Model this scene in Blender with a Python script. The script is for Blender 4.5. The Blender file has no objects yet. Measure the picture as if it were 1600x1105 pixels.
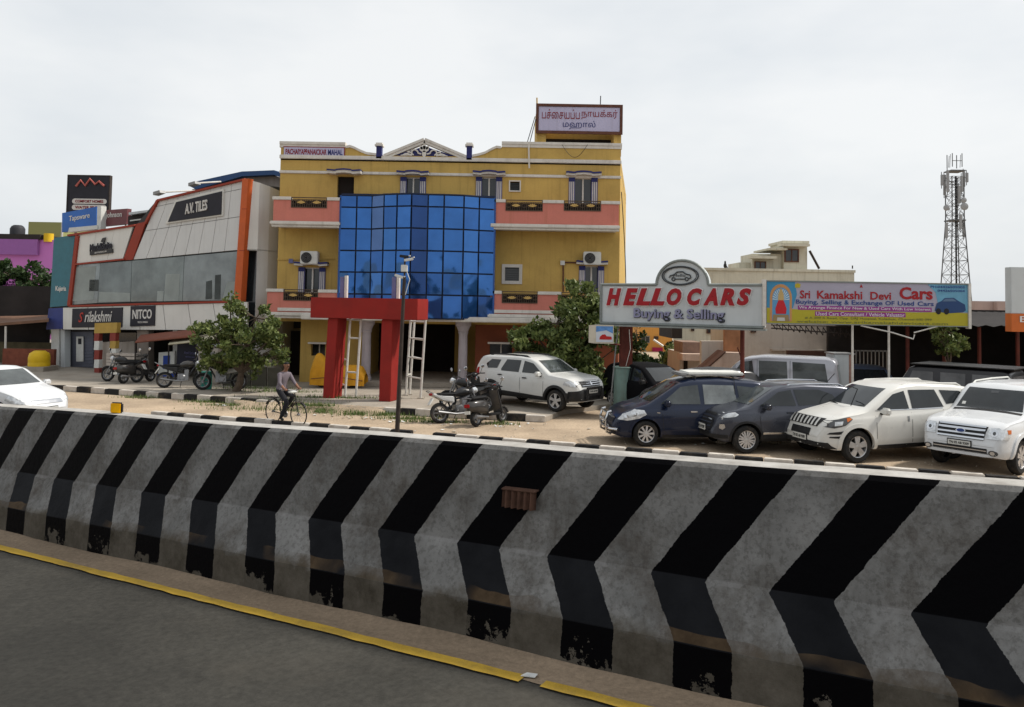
import bpy, bmesh, math, random
from mathutils import Vector, Matrix
from mathutils.bvhtree import BVHTree
R = math.radians
rnd = random.Random(7)
scn = bpy.context.scene
COL = scn.collection

# ------------------------------------------------------------------ camera
FPX, W0, H0 = 1244.0, 1600.0, 1105.0
EYE = Vector((0, 0, 3.5)); PITCH = R(2.5); ROLL = 0.017; PPY = 421.0
cd = bpy.data.cameras.new('camera'); cam = bpy.data.objects.new('camera', cd); COL.objects.link(cam)
cd.sensor_fit = 'HORIZONTAL'; cd.sensor_width = 36.0; cd.lens = 36.0 * FPX / W0
cd.shift_y = (PPY - H0 / 2) / W0; cd.clip_start = 0.1; cd.clip_end = 3000
CR = Matrix.Rotation(R(90) + PITCH, 3, 'X') @ Matrix.Rotation(ROLL, 3, 'Z')
cam.matrix_world = Matrix.Translation(EYE) @ CR.to_4x4()
scn.camera = cam

# ------------------------------------------------------------------ sky, sun, exposure
SUN_EL, SUN_AZ = R(50), R(80)          # azimuth clockwise from +Y (north) towards +X
wd = bpy.data.worlds.new('World'); scn.world = wd; wd.use_nodes = True
nt = wd.node_tree; nt.nodes.clear()
def N(t, **k):
    n = nt.nodes.new(t)
    for a, b in k.items(): setattr(n, a, b)
    return n
out = N('ShaderNodeOutputWorld'); bg = N('ShaderNodeBackground'); sky = N('ShaderNodeTexSky')
sky.sky_type = 'NISHITA'; sky.sun_disc = False; sky.sun_elevation = SUN_EL; sky.sun_rotation = SUN_AZ
sky.air_density = 1.0; sky.dust_density = 4.0; sky.ozone_density = 1.0; sky.altitude = 10
tc = N('ShaderNodeTexCoord'); mp = N('ShaderNodeMapping'); mp.inputs['Scale'].default_value = (1.0, 1.0, 2.6)
nz = N('ShaderNodeTexNoise'); nz.inputs['Scale'].default_value = 1.7; nz.inputs['Detail'].default_value = 5; nz.inputs['Roughness'].default_value = .55
rp = N('ShaderNodeValToRGB'); rp.color_ramp.elements[0].position = .36; rp.color_ramp.elements[1].position = .66
rp.color_ramp.elements[0].color = (5.5, 5.85, 6.15, 1); rp.color_ramp.elements[1].color = (7.1, 7.2, 7.2, 1)
mx = N('ShaderNodeMix', data_type='RGBA'); mx.inputs['Factor'].default_value = .9
L = nt.links.new
L(tc.outputs['Generated'], mp.inputs['Vector']); L(mp.outputs['Vector'], nz.inputs['Vector']); L(nz.outputs['Fac'], rp.inputs['Fac'])
L(sky.outputs['Color'], mx.inputs['A']); L(rp.outputs['Color'], mx.inputs['B']); L(mx.outputs['Result'], bg.inputs['Color'])
bg.inputs['Strength'].default_value = .1
L(bg.outputs['Background'], out.inputs['Surface'])
sd = bpy.data.lights.new('sun', 'SUN'); sun = bpy.data.objects.new('sun', sd); COL.objects.link(sun)
sd.energy = 3.2; sd.angle = R(5); sd.color = (1, .95, .87)
S = Vector((math.sin(SUN_AZ) * math.cos(SUN_EL), math.cos(SUN_AZ) * math.cos(SUN_EL), math.sin(SUN_EL)))
sun.rotation_euler = S.to_track_quat('Z', 'Y').to_euler(); sun.location = S * 60
scn.view_settings.view_transform = 'Standard'; scn.view_settings.look = 'None'
scn.view_settings.exposure = 0.43; scn.view_settings.gamma = 1.0; scn.view_settings.use_curve_mapping = False

# ------------------------------------------------------------------ survey helpers (photo pixel -> place)
def ray(x, y):
    return (CR @ Vector(((x - W0 / 2) / FPX, (PPY - y) / FPX, -1))).normalized()
def gp(x, y, z=0.0):                    # point of the level ground
    d = ray(x, y); return EYE + d * ((z - EYE.z) / d.z)
def at(x, y, Y):                        # point on the plane y = Y
    d = ray(x, y); return EYE + d * (Y / d.y)
def onp(x, y, p0, n):                   # point on any plane
    d = ray(x, y); return EYE + d * ((p0 - EYE).dot(n) / d.dot(n))

# ------------------------------------------------------------------ materials
MATS = {}
def mat(name, col, rough=.7, metal=0, var=.18, scale=3.0, spec=.22, bump=0, dirt=0, dirtcol=(.12, .09, .06), coat=0, streak=0, fine=0):
    """Principled with low-frequency colour variation, optional fine grain, bump, blotchy dirt and vertical rain streaks."""
    if name in MATS: return MATS[name]
    m = bpy.data.materials.new(name); m.use_nodes = True; MATS[name] = m
    t = m.node_tree; b = t.nodes['Principled BSDF']; l = t.links.new
    b.inputs['Roughness'].default_value = rough; b.inputs['Metallic'].default_value = metal
    b.inputs['Specular IOR Level'].default_value = spec; b.inputs['Coat Weight'].default_value = coat
    b.inputs['Coat Roughness'].default_value = .05
    b.inputs['Base Color'].default_value = (*col, 1)
    if var or dirt or bump or streak or fine:
        tc = t.nodes.new('ShaderNodeTexCoord')
        def noise(s, det=5, ro=.6, scl=None):
            n = t.nodes.new('ShaderNodeTexNoise'); n.inputs['Scale'].default_value = s; n.inputs['Detail'].default_value = det; n.inputs['Roughness'].default_value = ro
            src = tc.outputs['Object']
            if scl:
                mp = t.nodes.new('ShaderNodeMapping'); mp.inputs['Scale'].default_value = scl; l(src, mp.inputs['Vector']); src = mp.outputs['Vector']
            l(src, n.inputs['Vector']); return n.outputs['Fac']
        def mixc(fac, a, bcol, typ='MIX'):
            x = t.nodes.new('ShaderNodeMix'); x.data_type = 'RGBA'; x.blend_type = typ
            if hasattr(fac, 'links'): l(fac, x.inputs['Factor'])
            else: x.inputs['Factor'].default_value = fac
            for sl, v in (('A', a), ('B', bcol)):
                if hasattr(v, 'links'): l(v, x.inputs[sl])
                else: x.inputs[sl].default_value = (*v, 1)
            return x.outputs['Result']
        def ramp(fac, a, bb):
            r = t.nodes.new('ShaderNodeMapRange'); r.inputs['From Min'].default_value = a; r.inputs['From Max'].default_value = bb; l(fac, r.inputs['Value']); return r.outputs['Result']
        c = col
        n1 = noise(scale)
        if var: c = mixc(ramp(n1, .3, .7), tuple(v * (1 - var) for v in col), tuple(min(1, v * (1 + var)) for v in col))
        if fine:
            f = ramp(noise(scale * 30, 3, .7), .3, .7)
            c = mixc(f, mixc(fine, c, (0, 0, 0)), c)
        if streak:
            s = ramp(noise(6, 4, .6, (1, 1, .06)), .52, .75); c = mixc(mul(t, l, s, streak), c, dirtcol)
        if dirt:
            d = ramp(noise(scale * .6 + .4, 8, .72), .5, .72); c = mixc(mul(t, l, d, dirt), c, dirtcol)
        l(c, b.inputs['Base Color'])
        if rough > .25 and var:
            r2 = t.nodes.new('ShaderNodeMapRange'); r2.inputs['To Min'].default_value = max(0, rough - .12); r2.inputs['To Max'].default_value = min(1, rough + .12); l(n1, r2.inputs['Value']); l(r2.outputs['Result'], b.inputs['Roughness'])
        if bump:
            bp = t.nodes.new('ShaderNodeBump'); bp.inputs['Strength'].default_value = bump; bp.inputs['Distance'].default_value = .02
            l(noise(scale * 12, 6, .7), bp.inputs['Height']); l(bp.outputs['Normal'], b.inputs['Normal'])
    return m
def mul(t, l, s, k):
    m = t.nodes.new('ShaderNodeMath'); m.operation = 'MULTIPLY'; l(s, m.inputs[0]); m.inputs[1].default_value = k; return m.outputs[0]

# ------------------------------------------------------------------ mesh building
class MB:
    def __init__(s): s.v = []; s.f = []; s.mi = []; s.cur = 0
    def add(s, vs, fs):
        o = len(s.v); s.v += [Vector(v) for v in vs]
        for f in fs: s.f.append([i + o for i in f]); s.mi.append(s.cur)
        return s
    def box(s, lo, hi, M=None):
        (a, b, c), (d, e, f) = lo, hi
        vs = [Vector(p) for p in ((a, b, c), (d, b, c), (d, e, c), (a, e, c), (a, b, f), (d, b, f), (d, e, f), (a, e, f))]
        if M: vs = [M @ p for p in vs]
        return s.add(vs, [(3, 2, 1, 0), (4, 5, 6, 7), (0, 1, 5, 4), (1, 2, 6, 5), (2, 3, 7, 6), (3, 0, 4, 7)])
    def prism(s, pts, off):             # closed polygon (3D points) pushed along off
        n = len(pts); off = Vector(off); vs = [Vector(p) for p in pts] + [Vector(p) + off for p in pts]
        nrm = Vector((0, 0, 0))
        for i in range(n): nrm += vs[i].cross(vs[(i + 1) % n])
        fs = [list(range(n))[::-1], list(range(n, 2 * n))] + [(i, (i + 1) % n, (i + 1) % n + n, i + n) for i in range(n)]
        if nrm.dot(off) < 0: fs = [list(f)[::-1] for f in fs]
        return s.add(vs, fs)
    def tube(s, pts, r, n=8, caps=True):
        pts = [Vector(p) for p in pts]; k = len(pts); rr = r if isinstance(r, (list, tuple)) else [r] * k
        vs = []; up = None
        for i, p in enumerate(pts):
            d = (pts[min(i + 1, k - 1)] - pts[max(i - 1, 0)]).normalized()
            if up is None:
                up = Vector((0, 0, 1)) if abs(d.z) < .9 else Vector((1, 0, 0))
            u = (up - d * up.dot(d)); u = u.normalized() if u.length > 1e-5 else d.orthogonal().normalized(); w = d.cross(u); up = u
            for j in range(n):
                a = 2 * math.pi * j / n; vs.append(p + (u * math.cos(a) + w * math.sin(a)) * rr[i])
        fs = [(i * n + j, i * n + (j + 1) % n, (i + 1) * n + (j + 1) % n, (i + 1) * n + j) for i in range(k - 1) for j in range(n)]
        if caps: fs += [list(range(n))[::-1], list(range((k - 1) * n, k * n))]
        return s.add(vs, fs)
    def lathe(s, prof, c=(0, 0, 0), axis='z', n=20, caps=True):   # prof: (r, h)
        c = Vector(c); vs = []
        for r, h in prof:
            for j in range(n):
                a = 2 * math.pi * j / n; x, y = r * math.cos(a), r * math.sin(a)
                vs.append(c + Vector({'z': (x, y, h), 'y': (x, h, -y), 'x': (h, x, y)}[axis]))
        k = len(prof)
        fs = [(i * n + j, i * n + (j + 1) % n, (i + 1) * n + (j + 1) % n, (i + 1) * n + j) for i in range(k - 1) for j in range(n)]
        if caps and prof[0][0] > 1e-6: fs.append(list(range(n))[::-1])
        if caps and prof[-1][0] > 1e-6: fs.append(list(range((k - 1) * n, k * n)))
        return s.add(vs, fs)
    def build(s, name, m, parent=None, smooth=False, bevel=0, local=False, seg=2, ang=40):
        me = bpy.data.meshes.new(name); me.from_pydata([tuple(v) for v in s.v], [], s.f)
        ms = m if isinstance(m, (list, tuple)) else [m]
        for q in ms: me.materials.append(q)
        if len(ms) > 1: me.polygons.foreach_set('material_index', s.mi)
        if bevel or smooth:
            bm = bmesh.new(); bm.from_mesh(me); bmesh.ops.remove_doubles(bm, verts=bm.verts, dist=1e-5)
            if bevel:
                es = [e for e in bm.edges if len(e.link_faces) == 2 and e.calc_face_angle(0) > R(30)]
                bmesh.ops.bevel(bm, geom=es, offset=bevel, segments=seg, affect='EDGES', clamp_overlap=True)
            if smooth or bevel:
                for f in bm.faces: f.smooth = True
                for e in bm.edges:
                    if len(e.link_faces) == 2 and e.calc_face_angle(0) > R(ang): e.smooth = False
            bm.to_mesh(me); bm.free()
        me.update()
        return link(name, me, parent, local)
def link(name, me, parent=None, local=False):
    o = bpy.data.objects.new(name, me); COL.objects.link(o)
    if parent:
        o.parent = parent
        if not local and parent.parent is None and parent.type == 'EMPTY': o.matrix_parent_inverse = parent.matrix_basis.inverted()
    return o
def thing(name, label, cat, loc=(0, 0, 0), rz=0, group=None):
    o = bpy.data.objects.new(name, None); COL.objects.link(o); o.empty_display_size = .2
    o.location = loc; o.rotation_euler = (0, 0, rz); o['label'] = label; o['category'] = cat
    o.matrix_basis = Matrix.Translation(loc) @ Matrix.Rotation(rz, 4, 'Z')
    if group: o['group'] = group
    return o
def tag(o, label, cat, group=None):
    o['label'] = label; o['category'] = cat
    if group: o['group'] = group
    return o
def struct(o, label, kind='structure'):
    o['kind'] = kind; o['label'] = label
    return o
def bx(name, lo, hi, m, parent=None, bevel=0, local=False):
    return MB().box(lo, hi).build(name, m, parent, bevel=bevel, local=local)
def copy_tree(o, parent=None):
    c = o.copy(); COL.objects.link(c); c.parent = parent
    for ch in o.children: copy_tree(ch, c)
    return c

def fill_apart(o, dg, extrude):
    """Fill every stroke outline of the lettering on its own, so strokes that overlap stay solid."""
    cv = o.to_curve(dg); loops = []
    for sp in cv.splines:
        P = []; bp_ = sp.bezier_points; n = len(bp_)
        for i in range(n):
            a, b = bp_[i], bp_[(i + 1) % n]
            for k in range(5):
                t = k / 5; u = 1 - t; P.append(a.co * u ** 3 + a.handle_right * 3 * u * u * t + b.handle_left * 3 * u * t * t + b.co * t ** 3)
        if len(P) > 2: loops.append(P)
    o.to_curve_clear()
    area = lambda P: sum(P[i].x * P[(i + 1) % len(P)].y - P[(i + 1) % len(P)].x * P[i].y for i in range(len(P))) / 2
    big = max(loops, key=lambda P: abs(area(P))); sg_ = area(big) > 0
    outer = [P for P in loops if (area(P) > 0) == sg_]; inner = [P for P in loops if (area(P) > 0) != sg_]
    def inside(p, P):
        c = False
        for i in range(len(P)):
            a, b = P[i], P[i - 1]
            if (a.y > p.y) != (b.y > p.y) and p.x < (b.x - a.x) * (p.y - a.y) / (b.y - a.y) + a.x: c = not c
        return c
    from mathutils.geometry import tessellate_polygon
    vs, fs = [], []
    for k, P in enumerate(outer):
        hs_ = [Q for Q in inner if inside(Q[0], P)]; flat = [p for L_ in [P] + hs_ for p in L_]; base = len(vs); z = extrude + k * .0006
        tri = tessellate_polygon([[Vector((p.x, p.y, 0)) for p in L_] for L_ in [P] + hs_])
        vs += [Vector((p.x, p.y, z)) for p in flat]
        for t in tri:
            a, b, c = (flat[i] for i in t); f = [base + i for i in t]; fs.append(f if (b - a).xy.cross((c - a).xy) > 0 else f[::-1])
    return vs, fs
def text_mesh(body, size, extrude=.01, offset=0, shear=0, spacing=1.0, align='CENTER', wx=1.0, apart=False):
    """Lettering as a mesh in its own XY plane (x right, y up), centred; returns (mesh verts list, faces)."""
    cu = bpy.data.curves.new('t', 'FONT'); cu.body = body; cu.size = size; cu.extrude = extrude; cu.offset = offset; cu.shear = shear
    cu.space_character = spacing; cu.align_x = align; cu.align_y = 'CENTER'; cu.resolution_u = 3
    o = bpy.data.objects.new('t', cu); COL.objects.link(o)
    dg = bpy.context.evaluated_depsgraph_get(); me = bpy.data.meshes.new_from_object(o.evaluated_get(dg))
    vs = [v.co.copy() for v in me.vertices]; fs = [list(p.vertices) for p in me.polygons]
    if apart: vs, fs = fill_apart(o, dg, extrude)
    bpy.data.objects.remove(o); bpy.data.curves.remove(cu); bpy.data.meshes.remove(me)
    for v in vs: v.x *= wx
    return vs, fs
def text(name, body, m, parent, center, ux, uy, size=None, fit=None, extrude=.01, offset=0, shear=0, spacing=1.0, local=False, apart=False):
    """Lettering on a board. fit=(width, height) stretches it to that size."""
    vs, fs = text_mesh(body, size or 1, extrude if size else .02, offset, shear, spacing, apart=apart)
    ux = Vector(ux).normalized(); uy = Vector(uy).normalized(); un = ux.cross(uy)
    if not vs: return None
    x0, x1 = min(v.x for v in vs), max(v.x for v in vs); y0, y1 = min(v.y for v in vs), max(v.y for v in vs); cx, cy = (x0 + x1) / 2, (y0 + y1) / 2
    sx = sy = 1.0; sz = 1.0
    if fit: sx, sy, sz = fit[0] / (x1 - x0), fit[1] / (y1 - y0), extrude / (.02 if not size else extrude)
    b = MB(); c = Vector(center)
    b.add([c + ux * (v.x - cx) * sx + uy * (v.y - cy) * sy + un * v.z * sz for v in vs], fs)
    return b.build(name, m, parent, local=local)
# ================================================================== ground, road, ramp, kerbs
M_sand = mat('sand', (.44, .34, .24), .95, var=.28, scale=.5, bump=.6, dirt=.75, dirtcol=(.24, .18, .125), fine=.4)
M_asph = mat('asphalt', (.046, .0435, .0375), .9, var=.3, scale=.9, bump=.35, fine=.4, dirt=.35, dirtcol=(.07, .062, .05))
M_asph2 = mat('service_asphalt', (.20, .17, .14), .95, var=.25, scale=.4, bump=.3, dirt=.6, dirtcol=(.33, .25, .17), fine=.25)
M_conc = mat('concrete', (.34, .30, .25), .95, var=.2, scale=.7, bump=.25, dirt=.6, dirtcol=(.22, .17, .12), fine=.2)
M_kblack = mat('kerb_black', (.014, .014, .015), .7, var=.3, scale=4, dirt=.35, dirtcol=(.2, .16, .11))
M_kwhite = mat('kerb_white', (.50, .46, .41), .85, var=.15, scale=4, dirt=.6, dirtcol=(.22, .17, .12))
M_dirt = mat('median_dirt', (.26, .195, .135), .95, var=.25, scale=1.2, bump=.5, fine=.3)
M_yel = mat('yellow_line', (.52, .33, .045), .75, var=.15, scale=5, dirt=.75, dirtcol=(.15, .115, .06), fine=.25)

g = MB(); g.add([(-900, -200, 0), (900, -200, 0), (900, 1600, 0), (-900, 1600, 0)], [(0, 1, 2, 3)])
struct(g.build('ground', M_sand), 'sandy ground of the roadside plots')

# the ramp we drive on: direction and a base point of its barrier
DB = Vector((-.857, .513, -.038)).normalized(); NB = Vector((.513, .857, 0)).normalized()
PB = gp(800, 1019, 1.80); PB.z = 1.80
UB = Vector((0, 0, 1))
def bp(s, n, z):                        # along the barrier, outward, above the ramp
    return PB + DB * s + NB * n + UB * z
RN = DB.cross(NB).normalized()
if RN.z < 0: RN = -RN
def rp_(x, y):                          # a photo pixel on the ramp surface -> (s, n)
    p = onp(x, y, PB, RN) - PB; n = p.dot(NB); s = p.dot(DB); return s, n
S0, S1 = -14, 46
def strip(name, n0, n1, z, m, s0=S0, s1=S1, par=None, thick=0):
    b = MB(); k = max(1, int((s1 - s0) / 3))
    for i in range(k):
        a, c = s0 + (s1 - s0) * i / k, s0 + (s1 - s0) * (i + 1) / k
        b.add([bp(a, n0, z), bp(c, n0, z), bp(c, n1, z), bp(a, n1, z)], [(3, 2, 1, 0)])
    return b.build(name, m, par)
b = MB()
q = [bp(S0, -11, 0), bp(S1, -11, 0), bp(S1, .55, 0), bp(S0, .55, 0)]
lo = [Vector((p.x, p.y, -.3)) for p in q]
b.add(q + lo, [(3, 2, 1, 0), (0, 1, 5, 4), (1, 2, 6, 5), (2, 3, 7, 6), (3, 0, 4, 7)])
road = struct(b.build('ramp_road', M_asph), 'dark asphalt carriageway climbing beside the striped barrier')
yl = [rp_(x, y) for x, y in ((0, 853), (400, 951), (800, 1054))]
yh = [rp_(x, y) for x, y in ((0, 861), (400, 962), (800, 1068))]
n_in = sum(p[1] for p in yl) / 3 - .004; n_out = sum(p[1] for p in yh) / 3 + .002
sA = rp_(815, 1064)[0]; sB = rp_(845, 1074)[0]
# dirt strip along the foot of the barrier with a ragged inner edge
b = MB(); rr = random.Random(3); k = 150; pv = None
for i in range(k + 1):
    s = S0 + (S1 - S0) * i / k; e = n_in - .035 + rr.uniform(-.03, .012)
    cur = (bp(s, e, .004), bp(s, .02, .004))
    if pv: b.add([pv[0], cur[0], cur[1], pv[1]], [(3, 2, 1, 0)])
    pv = cur
struct(b.build('dirt_strip', M_dirt), 'brown dirt strip between yellow line and barrier')
# drift of dust heaped against the barrier foot
b = MB(); k = 260; pv = None
for i in range(k + 1):
    s = S0 + (S1 - S0) * i / k; hh = .012 + .008 * rr.random() + .006 * math.sin(s * 3.1); ww = .09 + .05 * rr.random() + .03 * math.sin(s * 1.7)
    cur = (bp(s, -ww, .0045), bp(s, -ww * .4, .0045 + hh * .35), bp(s, .012, .0045 + hh))
    if pv: b.add([*pv, *cur], [(0, 1, 4, 3), (1, 2, 5, 4)])
    pv = cur
struct(b.build('dust_drift', M_dirt, smooth=True), 'ragged drift of soil along the barrier foot', 'stuff')
def ragged(name, a, c):
    b = MB(); pv = None; k = max(2, int(abs(c - a) / .12))
    for i in range(k + 1):
        s = a + (c - a) * i / k
        cur = (bp(s, n_out + rr.uniform(-.006, .006), .009), bp(s, n_in + rr.uniform(-.006, .006), .009))
        if pv: b.add([pv[0], cur[0], cur[1], pv[1]], [(0, 1, 2, 3)] if c < a else [(3, 2, 1, 0)])
        pv = cur
    return struct(b.build(name, M_yel), 'yellow edge line painted along the carriageway')
ragged('edge_line_marking', sA, S1); ragged('edge_line_marking', S0, sB)
M_litw = mat('litter_white', (.6, .6, .58), .8, var=.2, scale=20)
a = rp_(826, 1060)
tag(MB().prism([bp(a[0] + .03, a[1] - .02, .011), bp(a[0] - .035, a[1] - .005, .011), bp(a[0] - .03, a[1] + .03, .011), bp(a[0] + .02, a[1] + .02, .011)], (0, 0, .004)).build('paper_scrap', M_litw), 'flat white scrap in the gap of the yellow line', 'litter')

# striped crash barrier: one extruded profile, stripes painted on in the material
def stripe_mat():
    m = bpy.data.materials.new('barrier_paint'); m.use_nodes = True; t = m.node_tree; l = t.links.new; P = t.nodes['Principled BSDF']
    P.inputs['Roughness'].default_value = .62; P.inputs['Specular IOR Level'].default_value = .03
    def nd(ty, **k):
        n = t.nodes.new(ty)
        for a, v in k.items(): setattr(n, a, v)
        return n
    def math_(op, a, bb=None, c=None):
        n = nd('ShaderNodeMath', operation=op)
        for i, v in enumerate((a, bb, c)):
            if v is None: continue
            if hasattr(v, 'links'): l(v, n.inputs[i])
            else: n.inputs[i].default_value = v
        return n.outputs[0]
    uv = nd('ShaderNodeUVMap', uv_map='paint'); sp = nd('ShaderNodeSeparateXYZ'); l(uv.outputs['UV'], sp.inputs[0])
    tc = nd('ShaderNodeTexCoord')
    def noise(s, det=5, ro=.6, vec=None, scl=None):
        n = nd('ShaderNodeTexNoise'); n.inputs['Scale'].default_value = s; n.inputs['Detail'].default_value = det; n.inputs['Roughness'].default_value = ro
        src = vec or tc.outputs['Object']
        if scl:
            mp = nd('ShaderNodeMapping'); mp.inputs['Scale'].default_value = scl; l(src, mp.inputs['Vector']); src = mp.outputs['Vector']
        l(src, n.inputs['Vector']); return n.outputs['Fac']
    def rng(v, a, bb, lo=0, hi=1):
        n = nd('ShaderNodeMapRange'); n.inputs[1].default_value = a; n.inputs[2].default_value = bb; n.inputs[3].default_value = lo; n.inputs[4].default_value = hi; l(v, n.inputs[0]); return n.outputs[0]
    def mix(f, a, bb):
        n = nd('ShaderNodeMix', data_type='RGBA')
        for s_, v in (('Factor', f), ('A', a), ('B', bb)):
            if hasattr(v, 'links'): l(v, n.inputs[s_])
            elif s_ == 'Factor': n.inputs[s_].default_value = v
            else: n.inputs[s_].default_value = (*v, 1)
        return n.outputs['Result']
    wob = math_('ADD', math_('MULTIPLY', math_('SUBTRACT', noise(6, 5, .75), .5), .036), math_('MULTIPLY', math_('SUBTRACT', noise(90, 2, .6), .5), .006))
    u = math_('ADD', sp.outputs['X'], wob); h = sp.outputs['Y']
    fr = math_('FRACT', math_('DIVIDE', u, .5464))
    black = math_('MULTIPLY', math_('GREATER_THAN', fr, .0), math_('LESS_THAN', fr, .475))
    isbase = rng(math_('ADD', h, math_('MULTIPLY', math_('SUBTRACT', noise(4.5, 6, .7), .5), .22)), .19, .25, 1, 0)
    # worn-off patches on the black blocks at the foot
    chip = math_('MULTIPLY', math_('GREATER_THAN', noise(3.6, 8, .72), math_('ADD', .5, math_('MULTIPLY', h, .8))), math_('LESS_THAN', h, .14))
    blk = math_('MULTIPLY', black, math_('SUBTRACT', 1, math_('MULTIPLY', chip, .85)))
    white = mix(rng(noise(3, 8, .7), .3, .7), (.115, .112, .107), (.25, .244, .235))
    white = mix(math_('MULTIPLY', rng(noise(2.2, 9, .8), .47, .68), .8), white, (.065, .053, .042))
    white = mix(math_('MULTIPLY', rng(noise(38, 3, .7), .5, .62), .35), white, (.05, .045, .04))
    white = mix(math_('MULTIPLY', rng(noise(14, 5, .7, None, (1, 1, .1)), .55, .72), .35), white, (.06, .05, .042))
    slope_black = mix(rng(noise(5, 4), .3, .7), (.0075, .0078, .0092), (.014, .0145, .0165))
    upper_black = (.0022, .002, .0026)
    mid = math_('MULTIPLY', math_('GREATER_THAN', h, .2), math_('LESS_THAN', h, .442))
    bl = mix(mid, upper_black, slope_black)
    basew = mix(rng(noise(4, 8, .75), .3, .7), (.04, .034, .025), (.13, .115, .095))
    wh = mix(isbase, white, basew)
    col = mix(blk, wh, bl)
    # tide line of brown silt at the lower corner of the slope
    edge = math_('ADD', .255, math_('MULTIPLY', math_('SUBTRACT', noise(3.2, 2, .45), .5), .10))
    silt = math_('MULTIPLY', math_('LESS_THAN', h, edge), math_('GREATER_THAN', h, .206))
    siltc = mix(rng(noise(11, 5), .3, .7), (.05, .032, .018), (.10, .068, .04))
    silt = math_('MULTIPLY', silt, rng(noise(2.1, 3, .5), .46, .58))
    col = mix(math_('MULTIPLY', silt, math_('ADD', .35, math_('MULTIPLY', blk, .5))), col, siltc)
    # thin broken paler line along the crease of the white stripes
    cre = math_('MULTIPLY', math_('MULTIPLY', math_('GREATER_THAN', h, .428), math_('LESS_THAN', h, .452)), math_('GREATER_THAN', noise(3, 2), .52))
    col = mix(math_('MULTIPLY', cre, math_('SUBTRACT', .28, math_('MULTIPLY', blk, .28))), col, (.25, .24, .235))
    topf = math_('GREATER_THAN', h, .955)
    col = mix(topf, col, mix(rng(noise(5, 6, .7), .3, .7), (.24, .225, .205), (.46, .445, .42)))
    l(col, P.inputs['Base Color'])
    bpn = nd('ShaderNodeBump'); bpn.inputs['Strength'].default_value = .35; bpn.inputs['Distance'].default_value = .012
    hgt = math_('ADD', noise(22, 7, .72), math_('MULTIPLY', blk, -.25)); l(hgt, bpn.inputs['Height']); l(bpn.outputs['Normal'], P.inputs['Normal'])
    l(rng(blk, 0, 1, .85, .5), P.inputs['Roughness'])
    return m
#        setback, height, stripe shift, paint height
prof = [(0, -.4, 0, -.4), (0, .0, 0, 0), (.012, .205, 0, .205), (.022, .222, .01, .222), (.155, .43, .165, .43), (.165, .445, .16, .445), (.222, .93, -.205, .93), (.238, .95, -.22, .95),
        (.245, .952, -.22, .96), (.375, .952, -.22, 1.1), (.40, .93, -.22, 1.1), (.50, .40, -.2, 1.1), (.55, -.4, -.2, 1.1)]
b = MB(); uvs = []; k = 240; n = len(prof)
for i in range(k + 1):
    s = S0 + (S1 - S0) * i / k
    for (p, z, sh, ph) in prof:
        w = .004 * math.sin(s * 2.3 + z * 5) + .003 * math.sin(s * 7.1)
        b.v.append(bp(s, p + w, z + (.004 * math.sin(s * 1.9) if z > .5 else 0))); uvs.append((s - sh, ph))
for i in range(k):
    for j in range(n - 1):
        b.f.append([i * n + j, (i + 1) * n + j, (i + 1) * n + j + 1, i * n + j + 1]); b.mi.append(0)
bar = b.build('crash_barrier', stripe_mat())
uvl = bar.data.uv_layers.new(name='paint')
# black starts at s = 6.63 - .5464 k and runs to smaller s: put the black block at fract 0..0.475
SHIFT = 6.63 - .26 - 1.98
for lp in bar.data.loops: uvl.data[lp.index].uv = (uvs[lp.vertex_index][0] - SHIFT + 0.0, uvs[lp.vertex_index][1])
for p in bar.data.polygons: p.use_smooth = False
tag(bar, 'long concrete crash barrier painted with slanted black and white stripes', 'barrier')

# amber reflector on top, rusty corrugated scrap hung on the face
M_amber = mat('amber', (.85, .42, .0), .3, var=.1, scale=30); M_dark = mat('dark_plastic', (.02, .02, .022), .5, var=0)
s, n = 0, 0
def top_s(x, y):                        # photo pixel of the top edge -> s
    d = ray(x, y); best = min(((bp(q * .02, .25, .95) - EYE).normalized().cross(d).length, q * .02) for q in range(-300, 900)); return best[1]
s = top_s(172, 648)
t = thing('road_reflector', 'small amber reflector box standing on top of the barrier', 'reflector', bp(s, .31, .952))
Mx = Matrix.Translation(bp(s, .31, .952)) @ Matrix.Rotation(R(-12), 4, 'Z')
MB().box((-.05, -.02, 0), (.05, .02, .085), Mx).build('housing', M_dark, t, bevel=.012)
MB().box((-.036, -.026, .008), (.05, -.0205, .079), Mx).build('lens', M_amber, t, bevel=.002)
M_rust = mat('rust', (.105, .055, .038), .85, metal=.2, var=.35, scale=14, dirt=.5, dirtcol=(.08, .04, .03), bump=.3)
d0 = onp(781, 768, bp(0, .19, .7), NB); d1 = onp(834, 790, bp(0, .19, .7), NB)
s0, s1 = (d0 - PB).dot(DB), (d1 - PB).dot(DB)
zc = .5 * ((d0 - bp(s0, 0, 0)).z + (d1 - bp(s1, 0, 0)).z)
t = thing('rusty_bracket', 'rusty corrugated metal scrap fixed on a black stripe of the barrier', 'metal scrap', bp((s0 + s1) / 2, .19, zc - .045))
b = MB(); k = 40; pts = []
for i in range(k + 1):
    s = s0 + (s1 - s0) * i / k; w = .012 * math.sin(i / k * 2 * math.pi * 5.5)
    pts.append((bp(s, .165 + w, zc - .045), bp(s, .172 + w, zc + .045)))
for i in range(k): b.add([pts[i][0], pts[i + 1][0], pts[i + 1][1], pts[i][1]], [(0, 1, 2, 3)])
b.build('corrugated_plate', M_rust, t, smooth=True)
MB().prism([bp(s0, .16, zc + .046), bp(s1, .16, zc + .046), bp(s1, .21, zc + .05), bp(s0, .21, zc + .05)], (0, 0, .006)).build('flange', M_rust, t)

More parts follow.
